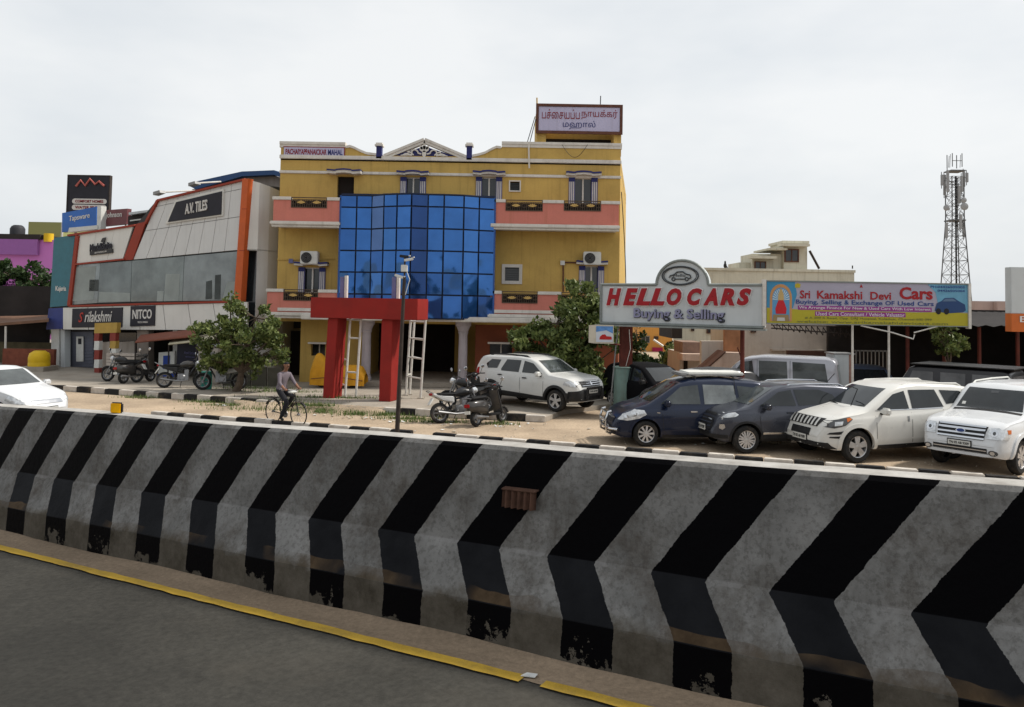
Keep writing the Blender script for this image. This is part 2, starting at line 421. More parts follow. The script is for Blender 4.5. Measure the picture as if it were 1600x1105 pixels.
# service road and its painted kerb
KD = (gp(1600, 758) - gp(237, 650)).normalized(); K0 = gp(800, 694)
KN = Vector((-KD.y, KD.x, 0))
if KN.y < 0: KN = -KN
def kp(s, n, z=0): return K0 + KD * s + KN * n + Vector((0, 0, z))
b = MB(); b.add([kp(-90, -9, .004), kp(60, -9, .004), kp(60, 0, .004), kp(-90, 0, .004)], [(0, 1, 2, 3)])
struct(b.build('service_road', M_asph2), 'dusty asphalt service road behind the barrier')
kb = thing('kerb', 'low kerb of black and white painted stones along the service road', 'kerb', kp(0, 0)); del kb['category']; kb['kind'] = 'structure'
s = -19.0; i = 0; rk = random.Random(5)
while s < 16:
    ln = .62 + rk.uniform(-.03, .03)
    wornaway = s < -11.7
    if not wornaway and not (8.55 < s < 8.9) and not (-3.35 < s < -2.75):
        h = .13 + rk.uniform(-.015, .012); o = rk.uniform(-.02, .02)
        MB().prism([kp(s + .008, o, -.05), kp(s + ln - .008, o + rk.uniform(-.01, .01), -.05), kp(s + ln - .008, .2 + o, -.05), kp(s + .008, .2 + o, -.05)], (0, 0, .05 + h)).build('kerb_stone', M_kblack if i % 2 else M_kwhite, kb, bevel=.018)
    s += ln; i += 1

# raised footpath in front of the buildings with its own painted kerb
fp = [gp(*p) for p in ((-60, 607), (100, 611), (210, 619), (330, 628), (450, 637), (600, 646), (700, 653), (852, 660))]
fp_end = [gp(880, 648), Vector((5.5, 29.5, 0)), Vector((6.5, 33, 0))]
poly = fp + fp_end + [Vector((6.5, 62, 0)), Vector((-60, 62, 0))]
struct(MB().prism([Vector((p.x, p.y, 0.002)) for p in poly], (0, 0, .15)).build('pavement', M_conc), 'concrete footpath and forecourt in front of the buildings')
kb2 = thing('pavement_kerb', 'black and white kerb stones along the footpath edge', 'kerb', fp[3]); del kb2['category']; kb2['kind'] = 'structure'
i = 0
def run_kerb(pts, skip):
    global i
    for a, c in zip(pts, pts[1:]):
        d = (c - a); ln = d.length; d.normalize(); nn = Vector((-d.y, d.x, 0)); k = max(1, round(ln / .62))
        for j in range(k):
            p, q_ = a + d * (ln * j / k + .006), a + d * (ln * (j + 1) / k - .006)
            if not skip(p):
                h = .2 + rk.uniform(-.012, .012); o = nn * rk.uniform(-.012, .012)
                MB().prism([p - nn * .06 + o, q_ - nn * .06 + o, q_ + nn * .14 + o, p + nn * .14 + o], (0, 0, h)).build('kerb_stone', M_kblack if i % 2 else M_kwhite, kb2, bevel=.015)
            i += 1
run_kerb(fp, lambda p: p.x < -24 or -8.4 < p.x < -4.2)

# earth bank where the kerb stones are gone
b = MB(); k = 40; pv = None; a_, c_ = gp(365, 632), gp(602, 647)
for i in range(k + 1):
    p = a_.lerp(c_, i / k); w = .5 + .25 * math.sin(i * .7) + rr.uniform(-.1, .1); w *= min(1, i / 4, (k - i) / 4) + .05
    cur = (p + Vector((0, .25, .165 + rr.uniform(0, .015))), p + Vector((0, -w * .3, .10 + rr.uniform(-.02, .02))), p + Vector((0, -w * .7, .04 + rr.uniform(-.015, .015))), p + Vector((0, -w * 1.2, -.01)))
    if pv: b.add([*pv, *cur], [(j, j + 1, j + 5, j + 4) for j in range(3)])
    pv = cur
struct(b.build('earth_bank', M_sand, smooth=True), 'sloping earth bank against the footpath', 'structure')
# ================================================================== the yellow hall
M_yw = mat('yellow_wall', (.53, .355, .105), .85, var=.08, scale=.6, dirt=.45, dirtcol=(.30, .20, .06), streak=.55, fine=.08)
M_pink = mat('pink_wall', (.58, .20, .155), .8, var=.07, scale=.8, dirt=.2, dirtcol=(.42, .15, .1), streak=.5, fine=.08)
M_wtrim = mat('white_trim', (.62, .59, .54), .75, var=.08, scale=2, dirt=.4, dirtcol=(.33, .29, .24), streak=.4)
M_navy = mat('navy_paint', (.025, .03, .13), .6, var=.15, scale=4)
M_lav = mat('lavender_paint', (.14, .14, .27), .7, var=.1, scale=4)
M_brown = mat('brown_frame', (.11, .045, .03), .65, var=.2, scale=4)
M_bronze = mat('bronze_grille', (.085, .058, .04), .55, var=.3, scale=12)
M_gold = mat('gold_paint', (.55, .36, .12), .5, var=.15, scale=10)
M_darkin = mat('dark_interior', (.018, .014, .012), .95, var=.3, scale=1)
M_glassd = mat('window_glass', (.022, .025, .028), .08, var=.3, scale=2, spec=.6)
M_redwall = mat('red_brown_wall', (.20, .06, .03), .85, var=.15, scale=1)
M_board = mat('lavender_board', (.46, .44, .60), .6, var=.05, scale=1, streak=.15)
M_col = mat('column_paint', (.44, .40, .43), .7, var=.1, scale=2, streak=.3)
M_maroon = mat('maroon_letter', (.22, .02, .025), .6, var=.1, scale=9)
M_navyl = mat('navy_letter', (.03, .04, .16), .6, var=.1, scale=9)
M_grey = mat('grey_metal', (.25, .25, .25), .5, metal=.6, var=.2, scale=5)
M_wplas = mat('white_plastic', (.6, .6, .57), .5, var=.06, scale=5, dirt=.2)
WY, BY = 33.0, 31.9
def rc(x0, x1, y0, y1, Y):              # pixel rectangle -> X0, X1, Z0, Z1 on the plane y = Y
    xm, ym = (x0 + x1) / 2, (y0 + y1) / 2
    return at(x0, ym, Y).x, at(x1, ym, Y).x, at(xm, y1, Y).z, at(xm, y0, Y).z
Bd = thing('yellow_hall', 'three storey yellow hall with pink balconies and a blue glass bay', 'building', (-2.5, WY, .15))
XL, XR = at(437, 300, WY).x, at(969, 300, WY).x
ZT = at(700, 250, WY).z                 # parapet cornice line
def holes_wall(b, X0, X1, Z0, Z1, holes, Y, depth):
    xs = sorted({X0, X1, *[h[0] for h in holes], *[h[1] for h in holes]}); zs = sorted({Z0, Z1, *[h[2] for h in holes], *[h[3] for h in holes]})
    xs = [x for x in xs if X0 <= x <= X1]; zs = [z for z in zs if Z0 <= z <= Z1]
    for x0, x1 in zip(xs, xs[1:]):
        for z0, z1 in zip(zs, zs[1:]):
            cx, cz = (x0 + x1) / 2, (z0 + z1) / 2
            if any(h[0] < cx < h[1] and h[2] < cz < h[3] for h in holes): continue
            b.add([(x0, Y, z0), (x1, Y, z0), (x1, Y, z1), (x0, Y, z1)], [(0, 1, 2, 3)])
    for (x0, x1, z0, z1) in holes:
        b.add([(x0, Y, z0), (x1, Y, z0), (x1, Y, z1), (x0, Y, z1), (x0, Y + depth, z0), (x1, Y + depth, z0), (x1, Y + depth, z1), (x0, Y + depth, z1)],
              [(0, 4, 5, 1), (1, 5, 6, 2), (2, 6, 7, 3), (3, 7, 4, 0)])
wins = {'door3': rc(527, 553, 276, 309, WY), 'w3a': rc(626, 665, 277, 312, WY), 'w3b': rc(744, 784, 277, 318, WY), 'sq3': rc(797, 812, 284, 298, WY), 'w3c': rc(889, 933, 278, 320, WY),
        'w2a': rc(467, 508, 418, 458, WY), 'sq2': rc(789, 811, 418, 439, WY), 'w2b': rc(905, 943, 416, 458, WY)}
ZF = at(700, 497, WY).z                 # underside of the upper floors
XG = at(469, 550, WY).x
b = MB(); holes_wall(b, XL, XR, ZF, ZT, list(wins.values()), WY, .22)
XR2, YB = XR + 2.1, 46.0
b.add([(XR, WY, ZF), (XR2, YB, ZF), (XR2, YB, ZT), (XR, WY, ZT)], [(0, 1, 2, 3)])          # splayed side wall
b.add([(XL, WY, ZF), (XL, YB, ZF), (XL, YB, ZT), (XL, WY, ZT)], [(3, 2, 1, 0)])
b.add([(XL, YB, ZF), (XR2, YB, ZF), (XR2, YB, ZT), (XL, YB, ZT)], [(3, 2, 1, 0)])
b.add([(XL, WY, ZF), (XR, WY, ZF), (XR2, YB, ZF), (XL, YB, ZF)], [(3, 2, 1, 0)])
b.build('wall', M_yw, Bd)
MB().prism([(XL, WY, ZT - .12), (XR, WY, ZT - .12), (XR2, YB, ZT - .12), (XL, YB, ZT - .12)], (0, 0, .1)).build('roof_slab', M_conc, Bd)
# ground floor: left block, recessed portico, right block
X1, X2 = at(566, 560, WY).x, at(742, 560, WY).x
b = MB(); holes_wall(b, XG, X1, .15, ZF, [rc(486, 508, 538, 556, WY)], WY, .2)
b.add([(XG, WY, .15), (XG, YB, .15), (XG, YB, ZF), (XG, WY, ZF)], [(3, 2, 1, 0)])
b.add([(X1, WY, .15), (X1, 37, .15), (X1, 37, ZF), (X1, WY, ZF)], [(0, 1, 2, 3)])
b.build('ground_floor_wall', M_yw, Bd)
b = MB(); holes_wall(b, X2, XR, .15, ZF, [rc(765, 800, 538, 575, WY)], WY + .1, .2)
b.add([(X2, WY + .1, .15), (X2, 37, .15), (X2, 37, ZF), (X2, WY + .1, ZF)], [(3, 2, 1, 0)])
b.add([(XR, WY + .1, .15), (XR2, YB, .15), (XR2, YB, ZF), (XR, WY + .1, ZF)], [(0, 1, 2, 3)])
b.build('ground_floor_wall', M_redwall, Bd)
xa, xb = at(590, 560, 37).x, at(710, 560, 37).x
b = MB(); holes_wall(b, X1, X2, .15, ZF, [(xa, xb, .15, 2.5)], 37, .3); b.build('portico_wall', M_yw, Bd)
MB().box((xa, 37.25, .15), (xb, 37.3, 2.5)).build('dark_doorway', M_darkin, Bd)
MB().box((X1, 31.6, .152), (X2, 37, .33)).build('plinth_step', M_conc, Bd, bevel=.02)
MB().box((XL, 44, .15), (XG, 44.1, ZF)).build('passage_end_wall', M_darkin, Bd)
for nm in ((486, 508, 538, 556), (765, 800, 538, 575)):
    x0, x1, z0, z1 = rc(*nm, WY); w = MB().box((x0, WY + .26, z0), (x1, WY + .29, z1)).build('window', M_glassd, Bd)
    MB().box((x0 - .08, WY - .25, z1 + .02), (x1 + .08, WY - .004, z1 + .09)).build('canopy', M_wtrim, w)
    MB().box(((x0 + x1) / 2 - .02, WY + .22, z0), ((x0 + x1) / 2 + .02, WY + .26, z1)).build('mullion', M_wtrim, w)
# parapet with raised ends, scroll ramps and coping
def px(x, y, Y=WY): p = at(x, y, Y); return Vector((p.x, Y, p.z))
zt_l = at(490, 229, WY).z; top = [(441, 229), (538, 229), (541, 231), (550, 231), (562, 236), (572, 241), (584, 243), (590, 243), (735, 245), (748, 243), (758, 240), (770, 234), (778, 231), (782, 232), (785, 229), (970, 231)]
pts = [px(*p) for p in top]; pts[0].x, pts[-1].x = XL, XR
poly = pts + [Vector((XR, WY, ZT)), Vector((XL, WY, ZT))]
MB().prism(poly, (0, .22, 0)).build('parapet', M_yw, Bd)
MB().prism([(XR, WY + .22, ZT), (XR2, YB, ZT), (XR2, YB, zt_l), (XR, WY + .22, zt_l)], (-.2, 0, 0)).build('side_parapet', M_yw, Bd)
def coping(p0, p1, h, proj, name='coping'):
    a, c = Vector(p0), Vector(p1)
    for k_, (hh, pr) in enumerate(((h * .55, proj * .5), (h, proj))):
        pass
    MB().prism([a + Vector((0, -proj * .5, -h)), c + Vector((0, -proj * .5, -h)), c + Vector((0, -proj * .5, -h * .45)), a + Vector((0, -proj * .5, -h * .45))], (0, .22 + proj, 0)).build(name, M_wtrim, Bd)
    MB().prism([a + Vector((0, -proj, -h * .45)), c + Vector((0, -proj, -h * .45)), c + Vector((0, -proj, 0)), a + Vector((0, -proj, 0))], (0, .22 + 2 * proj, 0)).build(name, M_wtrim, Bd)
zc1 = at(490, 222, WY).z; zc2 = at(880, 223, WY).z
coping((XL - .05, WY, zc1), (px(540, 226).x, WY, zc1), zc1 - zt_l + .06, .07)
coping((px(784, 226).x, WY, zc2), (XR + .05, WY, zc2), zc2 - pts[-1].z + .06, .07)
for lst in ([(541, 229), (547, 228), (553, 230), (563, 235), (573, 239), (588, 241)], [(738, 243), (748, 241), (758, 238), (769, 232), (776, 229), (783, 230)]):
    q = [px(*p) for p in lst]; b = MB()
    for a_, c_ in zip(q, q[1:]): b.prism([a_ + Vector((0, -.05, -.07)), c_ + Vector((0, -.05, -.07)), c_ + Vector((0, -.05, .03)), a_ + Vector((0, -.05, .03))], (0, .32, 0))
    b.build('scroll_coping', M_wtrim, Bd)
def band(y, h, proj, x0=XL - .03, x1=XR + .03, name='cornice'):
    z = at(700, y, WY).z; MB().box((x0, WY - proj, z - h / 2), (x1, WY - .003, z + h / 2)).build(name, M_wtrim, Bd, bevel=.02)
band(249.5, .16, .10); band(273, .12, .06)
# pediment with a scroll ornament, its two blue posts
zb = at(663, 249, WY).z + .08; apex = px(663, 219, WY - .06); Lf, Rt = px(600, 246, WY - .06), px(729, 248, WY - .06)
Lf.z = Rt.z = zb
b = MB(); th = .20
cc = Vector((apex.x, 0, 0))
MB().prism([Lf + Vector((.22, .1, 0)), Rt + Vector((-.22, .1, 0)), apex + Vector((0, .1, -.24))], (0, .15, 0)).build('pediment_field', M_navy, Bd)
for a_, c_ in ((Lf, apex), (apex, Rt)):
    d = (c_ - a_).normalized(); nn = Vector((-d.z, 0, d.x))
    MB().prism([a_, c_, c_ + nn * .1, a_ + nn * .1], (0, .4, 0)).build('pediment_moulding', M_wtrim, Bd)
    MB().prism([a_ - nn * .11 + Vector((0, .04, 0)), c_ - nn * .11 + Vector((0, .04, 0)), c_ - nn * .001 + Vector((0, .04, 0)), a_ - nn * .001 + Vector((0, .04, 0))], (0, .3, 0)).build('pediment_moulding', M_wtrim, Bd)
o_ = MB(); cx, z0 = apex.x, zb + .03
def blob(b, x, z, rx, rz, rot=0, n=12):
    p = []
    for i in range(n):
        a_ = 2 * math.pi * i / n; u, v = rx * math.cos(a_), rz * math.sin(a_); p.append((x + u * math.cos(rot) - v * math.sin(rot), WY - .02, z + u * math.sin(rot) + v * math.cos(rot)))
    b.prism(p, (0, .09, 0))
blob(o_, cx, z0 + .32, .20, .13); blob(o_, cx, z0 + .42, .06, .13); blob(o_, cx, z0 + .12, .09, .14); blob(o_, cx - .13, z0 + .38, .05, .1, .6); blob(o_, cx + .13, z0 + .38, .05, .1, -.6)
for sg in (-1, 1):
    pts_ = [Vector((cx + sg * (.12 + .0), WY - .02, z0 + .1))]
    for i in range(16):
        a_ = i / 15 * 4.6; r_ = .17 - .022 * a_; pts_.append(Vector((cx + sg * (.42 - r_ * math.cos(a_ * 1.0)), WY - .02, z0 + .14 + r_ * math.sin(a_))))
    o_.tube(pts_, .034, 6); blob(o_, cx + sg * .72, z0 + .08, .19, .065, sg * -.18); blob(o_, cx + sg * .62, z0 + .17, .09, .05, sg * .5)
    o_.tube([(cx + sg * .5, WY - .02, z0 + .05), (cx + sg * .75, WY - .02, z0 + .07), (cx + sg * .98, WY - .02, z0 + .03)], [.045, .04, .02], 6)
o_.build('scroll_ornament', M_wtrim, Bd)
for x in (592, 733):
    p = px(x, 246, WY - .06); zt_ = at(x, 229, WY).z
    q = MB().box((p.x - .11, WY - .1, ZT), (p.x + .11, WY + .2, zt_)).build('parapet_post', M_navy, Bd)
    MB().box((p.x - .17, WY - .16, zt_), (p.x + .17, WY + .26, zt_ + .07)).build('post_cap', M_wtrim, q); MB().box((p.x - .13, WY - .12, zt_ + .07), (p.x + .13, WY + .22, zt_ + .14)).build('post_cap', M_wtrim, q)
# painted name board on the parapet
x0, x1, z0, z1 = rc(444, 538, 231, 245, WY)
nb = MB().box((x0, WY - .05, z0), (x1, WY - .004, z1)).build('name_board', M_board, Bd)
MB().box((x0 - .03, WY - .06, z0 - .03), (x1 + .03, WY - .03, z0)).build('board_frame', M_maroon, nb); MB().box((x1, WY - .06, z0), (x1 + .03, WY - .03, z1)).build('board_frame', M_maroon, nb); MB().box((x0 - .03, WY - .06, z1), (x1 + .03, WY - .03, z1 + .03)).build('board_frame', M_maroon, nb)
text('lettering', 'PACHAIYAPPANAICKAR', M_maroon, nb, (x0 + (x1 - x0) * .37, WY - .056, (z0 + z1) / 2), (1, 0, 0), (0, 0, 1), fit=((x1 - x0) * .68, (z1 - z0) * .62), extrude=.006, offset=.02)
text('lettering', 'MAHAL', M_navyl, nb, (x0 + (x1 - x0) * .855, WY - .056, (z0 + z1) / 2), (1, 0, 0), (0, 0, 1), fit=((x1 - x0) * .24, (z1 - z0) * .62), extrude=.006, offset=.02)
# windows
def window(key, canopy=True, strips=True):
    x0, x1, z0, z1 = wins[key]; w = x1 - x0
    gl = MB().box((x0, WY + .16, z0), (x1, WY + .18, z1)).build('window', M_glassd, Bd)
    f = MB(); fw = .045
    f.box((x0, WY + .08, z0), (x0 + fw, WY + .157, z1)).box((x1 - fw, WY + .08, z0), (x1, WY + .157, z1)).box((x0 + fw, WY + .08, z1 - fw), (x1 - fw, WY + .157, z1)).box((x0 + fw, WY + .08, z0), (x1 - fw, WY + .157, z0 + fw))
    if strips: f.box(((x0 + x1) / 2 - .03, WY + .07, z0 + fw), ((x0 + x1) / 2 + .03, WY + .157, z1 - fw))
    f.build('frame', M_wtrim, gl)
    if strips:
        for sg, xa in ((0, x0), (1, x1)):                       # blue pilasters with raised white flutes
            xa0, xa1 = (xa - .015, xa + .24) if sg == 0 else (xa - .24, xa + .015)
            pl = MB().box((xa0, WY - .05, z0), (xa1, WY + .07, z1)).build('pilaster', M_lav, gl)
            q = MB()
            for i in range(3): q.box((xa0 + .03 + i * .075, WY - .075, z0), (xa0 + .065 + i * .075, WY - .05, z1 - .18))
            q.build('flute', M_wtrim, gl); MB().box((xa0, WY - .07, z1 - .17), (xa1, WY - .051, z1)).build('pilaster_head', M_navy, gl)
    if canopy:
        p = []; n_ = 24
        for i in range(n_ + 1):
            u = i / n_; xx = x0 - .14 + (w + .28) * u; p.append((xx, .012 * math.cos(u * 4 * math.pi) + (.03 if .25 < u < .75 else 0)))
        zc_ = z1 + .06
        MB().prism([(xx, WY - .32, zc_ + dz) for xx, dz in p] + [(xx, WY - .32, zc_ + .08 + dz) for xx, dz in reversed(p)], (0, .316, 0)).build('canopy', M_wtrim, gl)
        MB().prism([(xx, WY - .37, zc_ + .08 + dz) for xx, dz in p] + [(xx, WY - .37, zc_ + .15 + dz) for xx, dz in reversed(p)], (0, .36, 0)).build('canopy_top', M_navy, gl)
    return gl
for k_ in ('w3a', 'w3b', 'w3c', 'w2a', 'w2b'): window(k_)
x0, x1, z0, z1 = wins['door3']; dr = MB().box((x0, WY + .17, z0), (x1, WY + .19, z1)).build('balcony_door', M_darkin, Bd)
p = [(x0 - .35 + (x1 - x0 + .7) * i / 24, .012 * math.cos(i / 24 * 4 * math.pi) + (.03 if 6 < i < 18 else 0)) for i in range(25)]
MB().prism([(xx, WY - .45, z1 + .06 + dz) for xx, dz in p] + [(xx, WY - .45, z1 + .17 + dz) for xx, dz in reversed(p)], (0, .446, 0)).build('canopy', M_wtrim, dr)
MB().prism([(xx, WY - .5, z1 + .17 + dz) for xx, dz in p] + [(xx, WY - .5, z1 + .225 + dz) for xx, dz in reversed(p)], (0, .49, 0)).build('canopy_top', M_navy, dr)
for k_, fw in (('sq3', .05), ('sq2', .13)):
    x0, x1, z0, z1 = wins[k_]; gl = MB().box((x0, WY + .16, z0), (x1, WY + .18, z1)).build('vent_window', M_glassd, Bd)
    f = MB().box((x0 - fw, WY - .05, z0 - fw), (x0, WY - .003, z1 + fw)).box((x1, WY - .05, z0 - fw), (x1 + fw, WY - .003, z1 + fw)).box((x0, WY - .05, z1), (x1, WY - .003, z1 + fw)).box((x0, WY - .05, z0 - fw), (x1, WY - .003, z0)); f.build('frame', M_wtrim, gl)
    b = MB()
    for i in range(6): zz = z0 + (z1 - z0) * (i + .5) / 6; b.box((x0, WY + .1, zz - .012), (x1, WY + .13, zz + .012))
    b.build('louvre', M_dark, gl)
# balconies with bronze lotus grilles
def balcony(x0p, x1p, ytop, ybot, panels, ycap, xl=None, xr=None):
    X0, X1_, Z0, Z1 = rc(x0p, x1p, ytop, ybot, BY)
    ph = [rc(a_, c_, ytop + 4 if False else ycap[0], ycap[1], BY) for a_, c_ in panels]
    ph = [(a_, c_, z0, Z1 + .02) for a_, c_, z0, z1 in ph]
    xs = [X0] + [v for h in ph for v in (h[0], h[1])] + [X1_]
    bal = MB()
    for i in range(0, len(xs), 2): bal.box((xs[i], BY, Z0), (xs[i + 1], BY + .15, Z1))
    for h in ph: bal.box((h[0], BY, Z0), (h[1], BY + .15, h[2]))
    bal.box((X0, BY + .15, Z0), (X0 + .15, WY, Z1)); bal.box((X1_ - .15, BY + .15, Z0), (X1_, WY, Z1))
    o = bal.build('balcony_parapet', M_pink, Bd)
    for i in range(0, len(xs), 2): MB().box((xs[i] - (.05 if i == 0 else 0), BY - .05, Z1), (xs[i + 1] + (.05 if i + 2 == len(xs) else 0), BY + .2, Z1 + .13)).build('parapet_cap', M_wtrim, o, bevel=.015)
    MB().box((X0, BY, Z0 - .16), (X1_, WY, Z0 - .002)).build('balcony_slab', M_wtrim, o)
    MB().box((X0 - .1, BY - .14, Z0 - .13), (X1_ + .04, BY - .003, Z0 + .02)).build('balcony_cornice', M_wtrim, o, bevel=.03); MB().box((X0 - .05, BY - .07, Z0 - .22), (X1_ + .02, BY - .003, Z0 - .132)).build('balcony_cornice', M_wtrim, o, bevel=.02)
    for (a_, c_, z0, z1) in ph:
        g_ = MB(); z1 += .1; t_ = .035; y_ = BY - .03
        g_.box((a_, y_, z0), (c_, y_ + .05, z0 + t_)).box((a_, y_, z1 - t_), (c_, y_ + .05, z1)).box((a_, y_, z0 + t_), (a_ + t_, y_ + .05, z1 - t_)).box((c_ - t_, y_, z0 + t_), (c_, y_ + .05, z1 - t_)).box((a_ + t_, y_, z1 - .11), (c_ - t_, y_ + .04, z1 - .085))
        n_ = 16
        for i in range(1, n_):
            xx = a_ + (c_ - a_) * i / n_; g_.box((xx - .012, y_ + .012, z0 + t_), (xx + .012, y_ + .035, z1 - .11))
        nn = 7
        for i in range(nn):
            xx = a_ + (c_ - a_) * (i + .5) / nn; pts_ = [(xx + .085 * math.cos(q * .7), y_ + .01, z0 + .22 + .085 * math.sin(q * .7)) for q in range(10)]; g_.tube(pts_, .013, 5)
        gr = g_.build('balcony_grille', M_bronze, o)
        MB().box((a_, BY + .06, z0), (c_, BY + .07, z1 - .12)).build('grille_backing', M_darkin, o)
        for u in (.28, .72):
            xx = a_ + (c_ - a_) * u; zz = z0 + .16; l_ = MB()
            for q in range(-2, 3): ang = q * .5; l_.prism([(xx, y_ - .015, zz), (xx + .15 * math.sin(ang - .22), y_ - .015, zz + .11 * math.cos(ang - .22)), (xx + .21 * math.sin(ang), y_ - .015, zz + .17 * math.cos(ang) * .8), (xx + .15 * math.sin(ang + .22), y_ - .015, zz + .11 * math.cos(ang + .22))], (0, .02, 0))
            l_.build('lotus', M_gold, o)
    return o
balcony(427, 531, 313, 347, [(455, 511)], (309, 325))
balcony(770, 967, 318, 352, [(790, 848), (881, 939)], (314, 330))
balcony(417, 527, 457, 489, [(443, 497)], (456, 470))
balcony(765, 967, 461, 493, [(784, 840), (877, 935)], (457, 474))
for x0p, x1p, yy in ((434, 527, 484), (766, 967, 488)):
    x0, x1, z0, z1 = rc(x0p, x1p, yy - 2.5, yy + 2.5, BY); MB().box((x0, BY - .04, z0), (x1, BY - .003, z1)).build('string_course', M_wtrim, Bd)
# canopy gutter over the ground floor
x0, x1, z0, z1 = rc(470, 930, 493, 501, 31.5)
MB().box((x0, 31.45, z0 - .05), (x1, 31.74, z1 - .05)).build('canopy_gutter', M_wtrim, Bd, bevel=.03); MB().box((x0, 31.75, z0 + .02), (x1, WY, z0 + .15)).build('canopy_slab', M_wtrim, Bd)
MB().box((XL, WY + .02, ZF - .25), (XR, 37, ZF - .02)).build('portico_beam', M_yw, Bd)
# columns
for xpx in (572, 723):
    xx = at(xpx, 560, 32.3).x; zt_ = ZF - .26
    c_ = MB().lathe([(.23, .33), (.23, .45), (.19, .48), (.175, zt_ - .4), (.185, zt_ - .36)], (xx, 32.3, 0), n=18).build('column', M_col, Bd, smooth=True)
    MB().lathe([(.185, zt_ - .358), (.21, zt_ - .32), (.21, zt_ - .29), (.19, zt_ - .27), (.28, zt_ - .06), (.32, zt_ - .04), (.32, zt_ + .2)], (xx, 32.3, 0), n=18).build('capital', M_col, c_, smooth=True)
# blue curtain glazing: every pane its own piece in a dark grid
def blue_mat(nm, c):
    return mat(nm, c, .06, metal=.6, var=.12, scale=1.2, spec=.6)
M_bl = [blue_mat('blue_glass_%d' % i, c) for i, c in enumerate([(.034, .14, .42), (.028, .115, .36), (.044, .165, .46), (.018, .075, .26)])]
M_blpale = blue_mat('blue_glass_pale', (.07, .14, .32)); M_bldark = blue_mat('blue_glass_dark', (.015, .055, .19)); M_mull = mat('mullion', (.012, .02, .05), .4, var=.2)
cols = [(530.5, 0), (556, 0), (580, 0), (598.5, -.42), (619, -.62), (641.5, -.78), (667.5, -.62), (692.5, -.62), (723.5, -.50), (747.5, -.2), (772, 0)]
rows = [306.5, 325, 358.5, 392.5, 426, 460, 496.5]
zr = [at(650, y + 1, BY).z for y in rows]
cp = [Vector((at(x, 400, BY + o).x, BY - .05 + o, 0)) for x, o in cols]
bay = MB().prism([(p.x, p.y + .05, 0) for p in cp] + [(cp[-1].x, WY, 0), (cp[0].x, WY, 0)], (0, 0, .05))
for v in bay.v: v.z += zr[-1] - .02 if v.z < .01 else zr[-1] - .02
bay = bay.build('glazing_soffit', M_mull, Bd)
b = MB().prism([(p.x, p.y + .04, zr[0]) for p in cp] + [(cp[-1].x, WY, zr[0]), (cp[0].x, WY, zr[0])], (0, 0, .05)); b.build('glazing_cap', M_mull, Bd)
b = MB()
for (a_, c_) in zip(cp, cp[1:]): b.add([(a_.x, a_.y + .09, zr[-1]), (c_.x, c_.y + .09, zr[-1]), (c_.x, c_.y + .09, zr[0]), (a_.x, a_.y + .09, zr[0])], [(0, 1, 2, 3)])
b.build('glazing_backing', M_mull, Bd)
for p in (cp[0], cp[-1]): MB().box((p.x - .04, p.y, zr[-1]), (p.x + .04, WY, zr[0])).build('glazing_side', M_bldark, Bd)
rg = random.Random(11); gl_root = MB().box((cp[0].x, BY + .09, zr[0] + .051), (cp[-1].x, BY + .2, zr[0] + .1)).build('curtain_glazing', M_mull, Bd)
for j in range(6):
    for i in range(10):
        a_, c_ = cp[i], cp[i + 1]; d = (c_ - a_).normalized(); nn = Vector((d.y, -d.x, 0)); ln = (c_ - a_).length; g0 = .03
        z1, z0 = zr[j] - g0, zr[j + 1] + g0; ny = 5; nx = 4; b = MB(); tl, tt = rg.uniform(-.018, .018), rg.uniform(-.018, .018)
        ph1, ph2, am = rg.uniform(0, 6), rg.uniform(0, 6), rg.uniform(.003, .009) * (2.2 if j > 2 else 1)
        gv = []
        for v in range(ny + 1):
            for u in range(nx + 1):
                fu, fv = u / nx, v / ny; zz = z0 + (z1 - z0) * fv
                off = (fu - .5) * tl * ln + (fv - .5) * tt * (z1 - z0) + am * math.sin(fu * 3.1 + ph1) * math.sin(fv * 3.4 + ph2)
                p = a_ + d * (g0 + (ln - 2 * g0) * fu) + nn * (off + .01); gv.append((p.x, p.y, zz))
        b.add(gv, [(v * (nx + 1) + u, v * (nx + 1) + u + 1, (v + 1) * (nx + 1) + u + 1, (v + 1) * (nx + 1) + u) for v in range(ny) for u in range(nx)])
        m_ = M_bldark if i == 5 else (M_blpale if i == 2 and j < 3 else M_bl[rg.choice((0, 0, 0, 1, 1, 2)) if j < 5 else rg.choice((1, 1, 3))])  # pale and dark facets and bottom row: reflections put into the glass colour
        b.build('glass_pane', m_, gl_root, smooth=True)
# roof sign room with the Tamil board
Y3 = WY + .15
x0, x1, z0, z1 = rc(838, 972, 164, 209, Y3)
zr0 = at(900, 224, Y3).z
rm = MB().box((x0 + .02, Y3 + .12, zr0 - .5), (x0 + .42, Y3 + 3.2, z1 - .02)).box((x1 - .32, Y3 + .12, zr0 - .5), (x1 - .01, Y3 + 3.2, z1 - .02)).box((x0 + .42, Y3 + 1.2, zr0 - .5), (x1 - .32, Y3 + 3.2, z1 - .02)).build('stair_room', M_yw, Bd)
MB().box((x0 + .42, Y3 + 1.15, zr0 - .5), (x1 - .32, Y3 + 1.19, z0)).build('room_opening', M_darkin, rm)
MB().box((x0, Y3, z0), (x1, Y3 + .1, z1)).build('sign_frame', M_brown, rm)
pn = MB().box((x0 + .1, Y3 - .02, z0 + .1), (x1 - .1, Y3 - .003, z1 - .1)).build('sign_panel', M_board, rm)
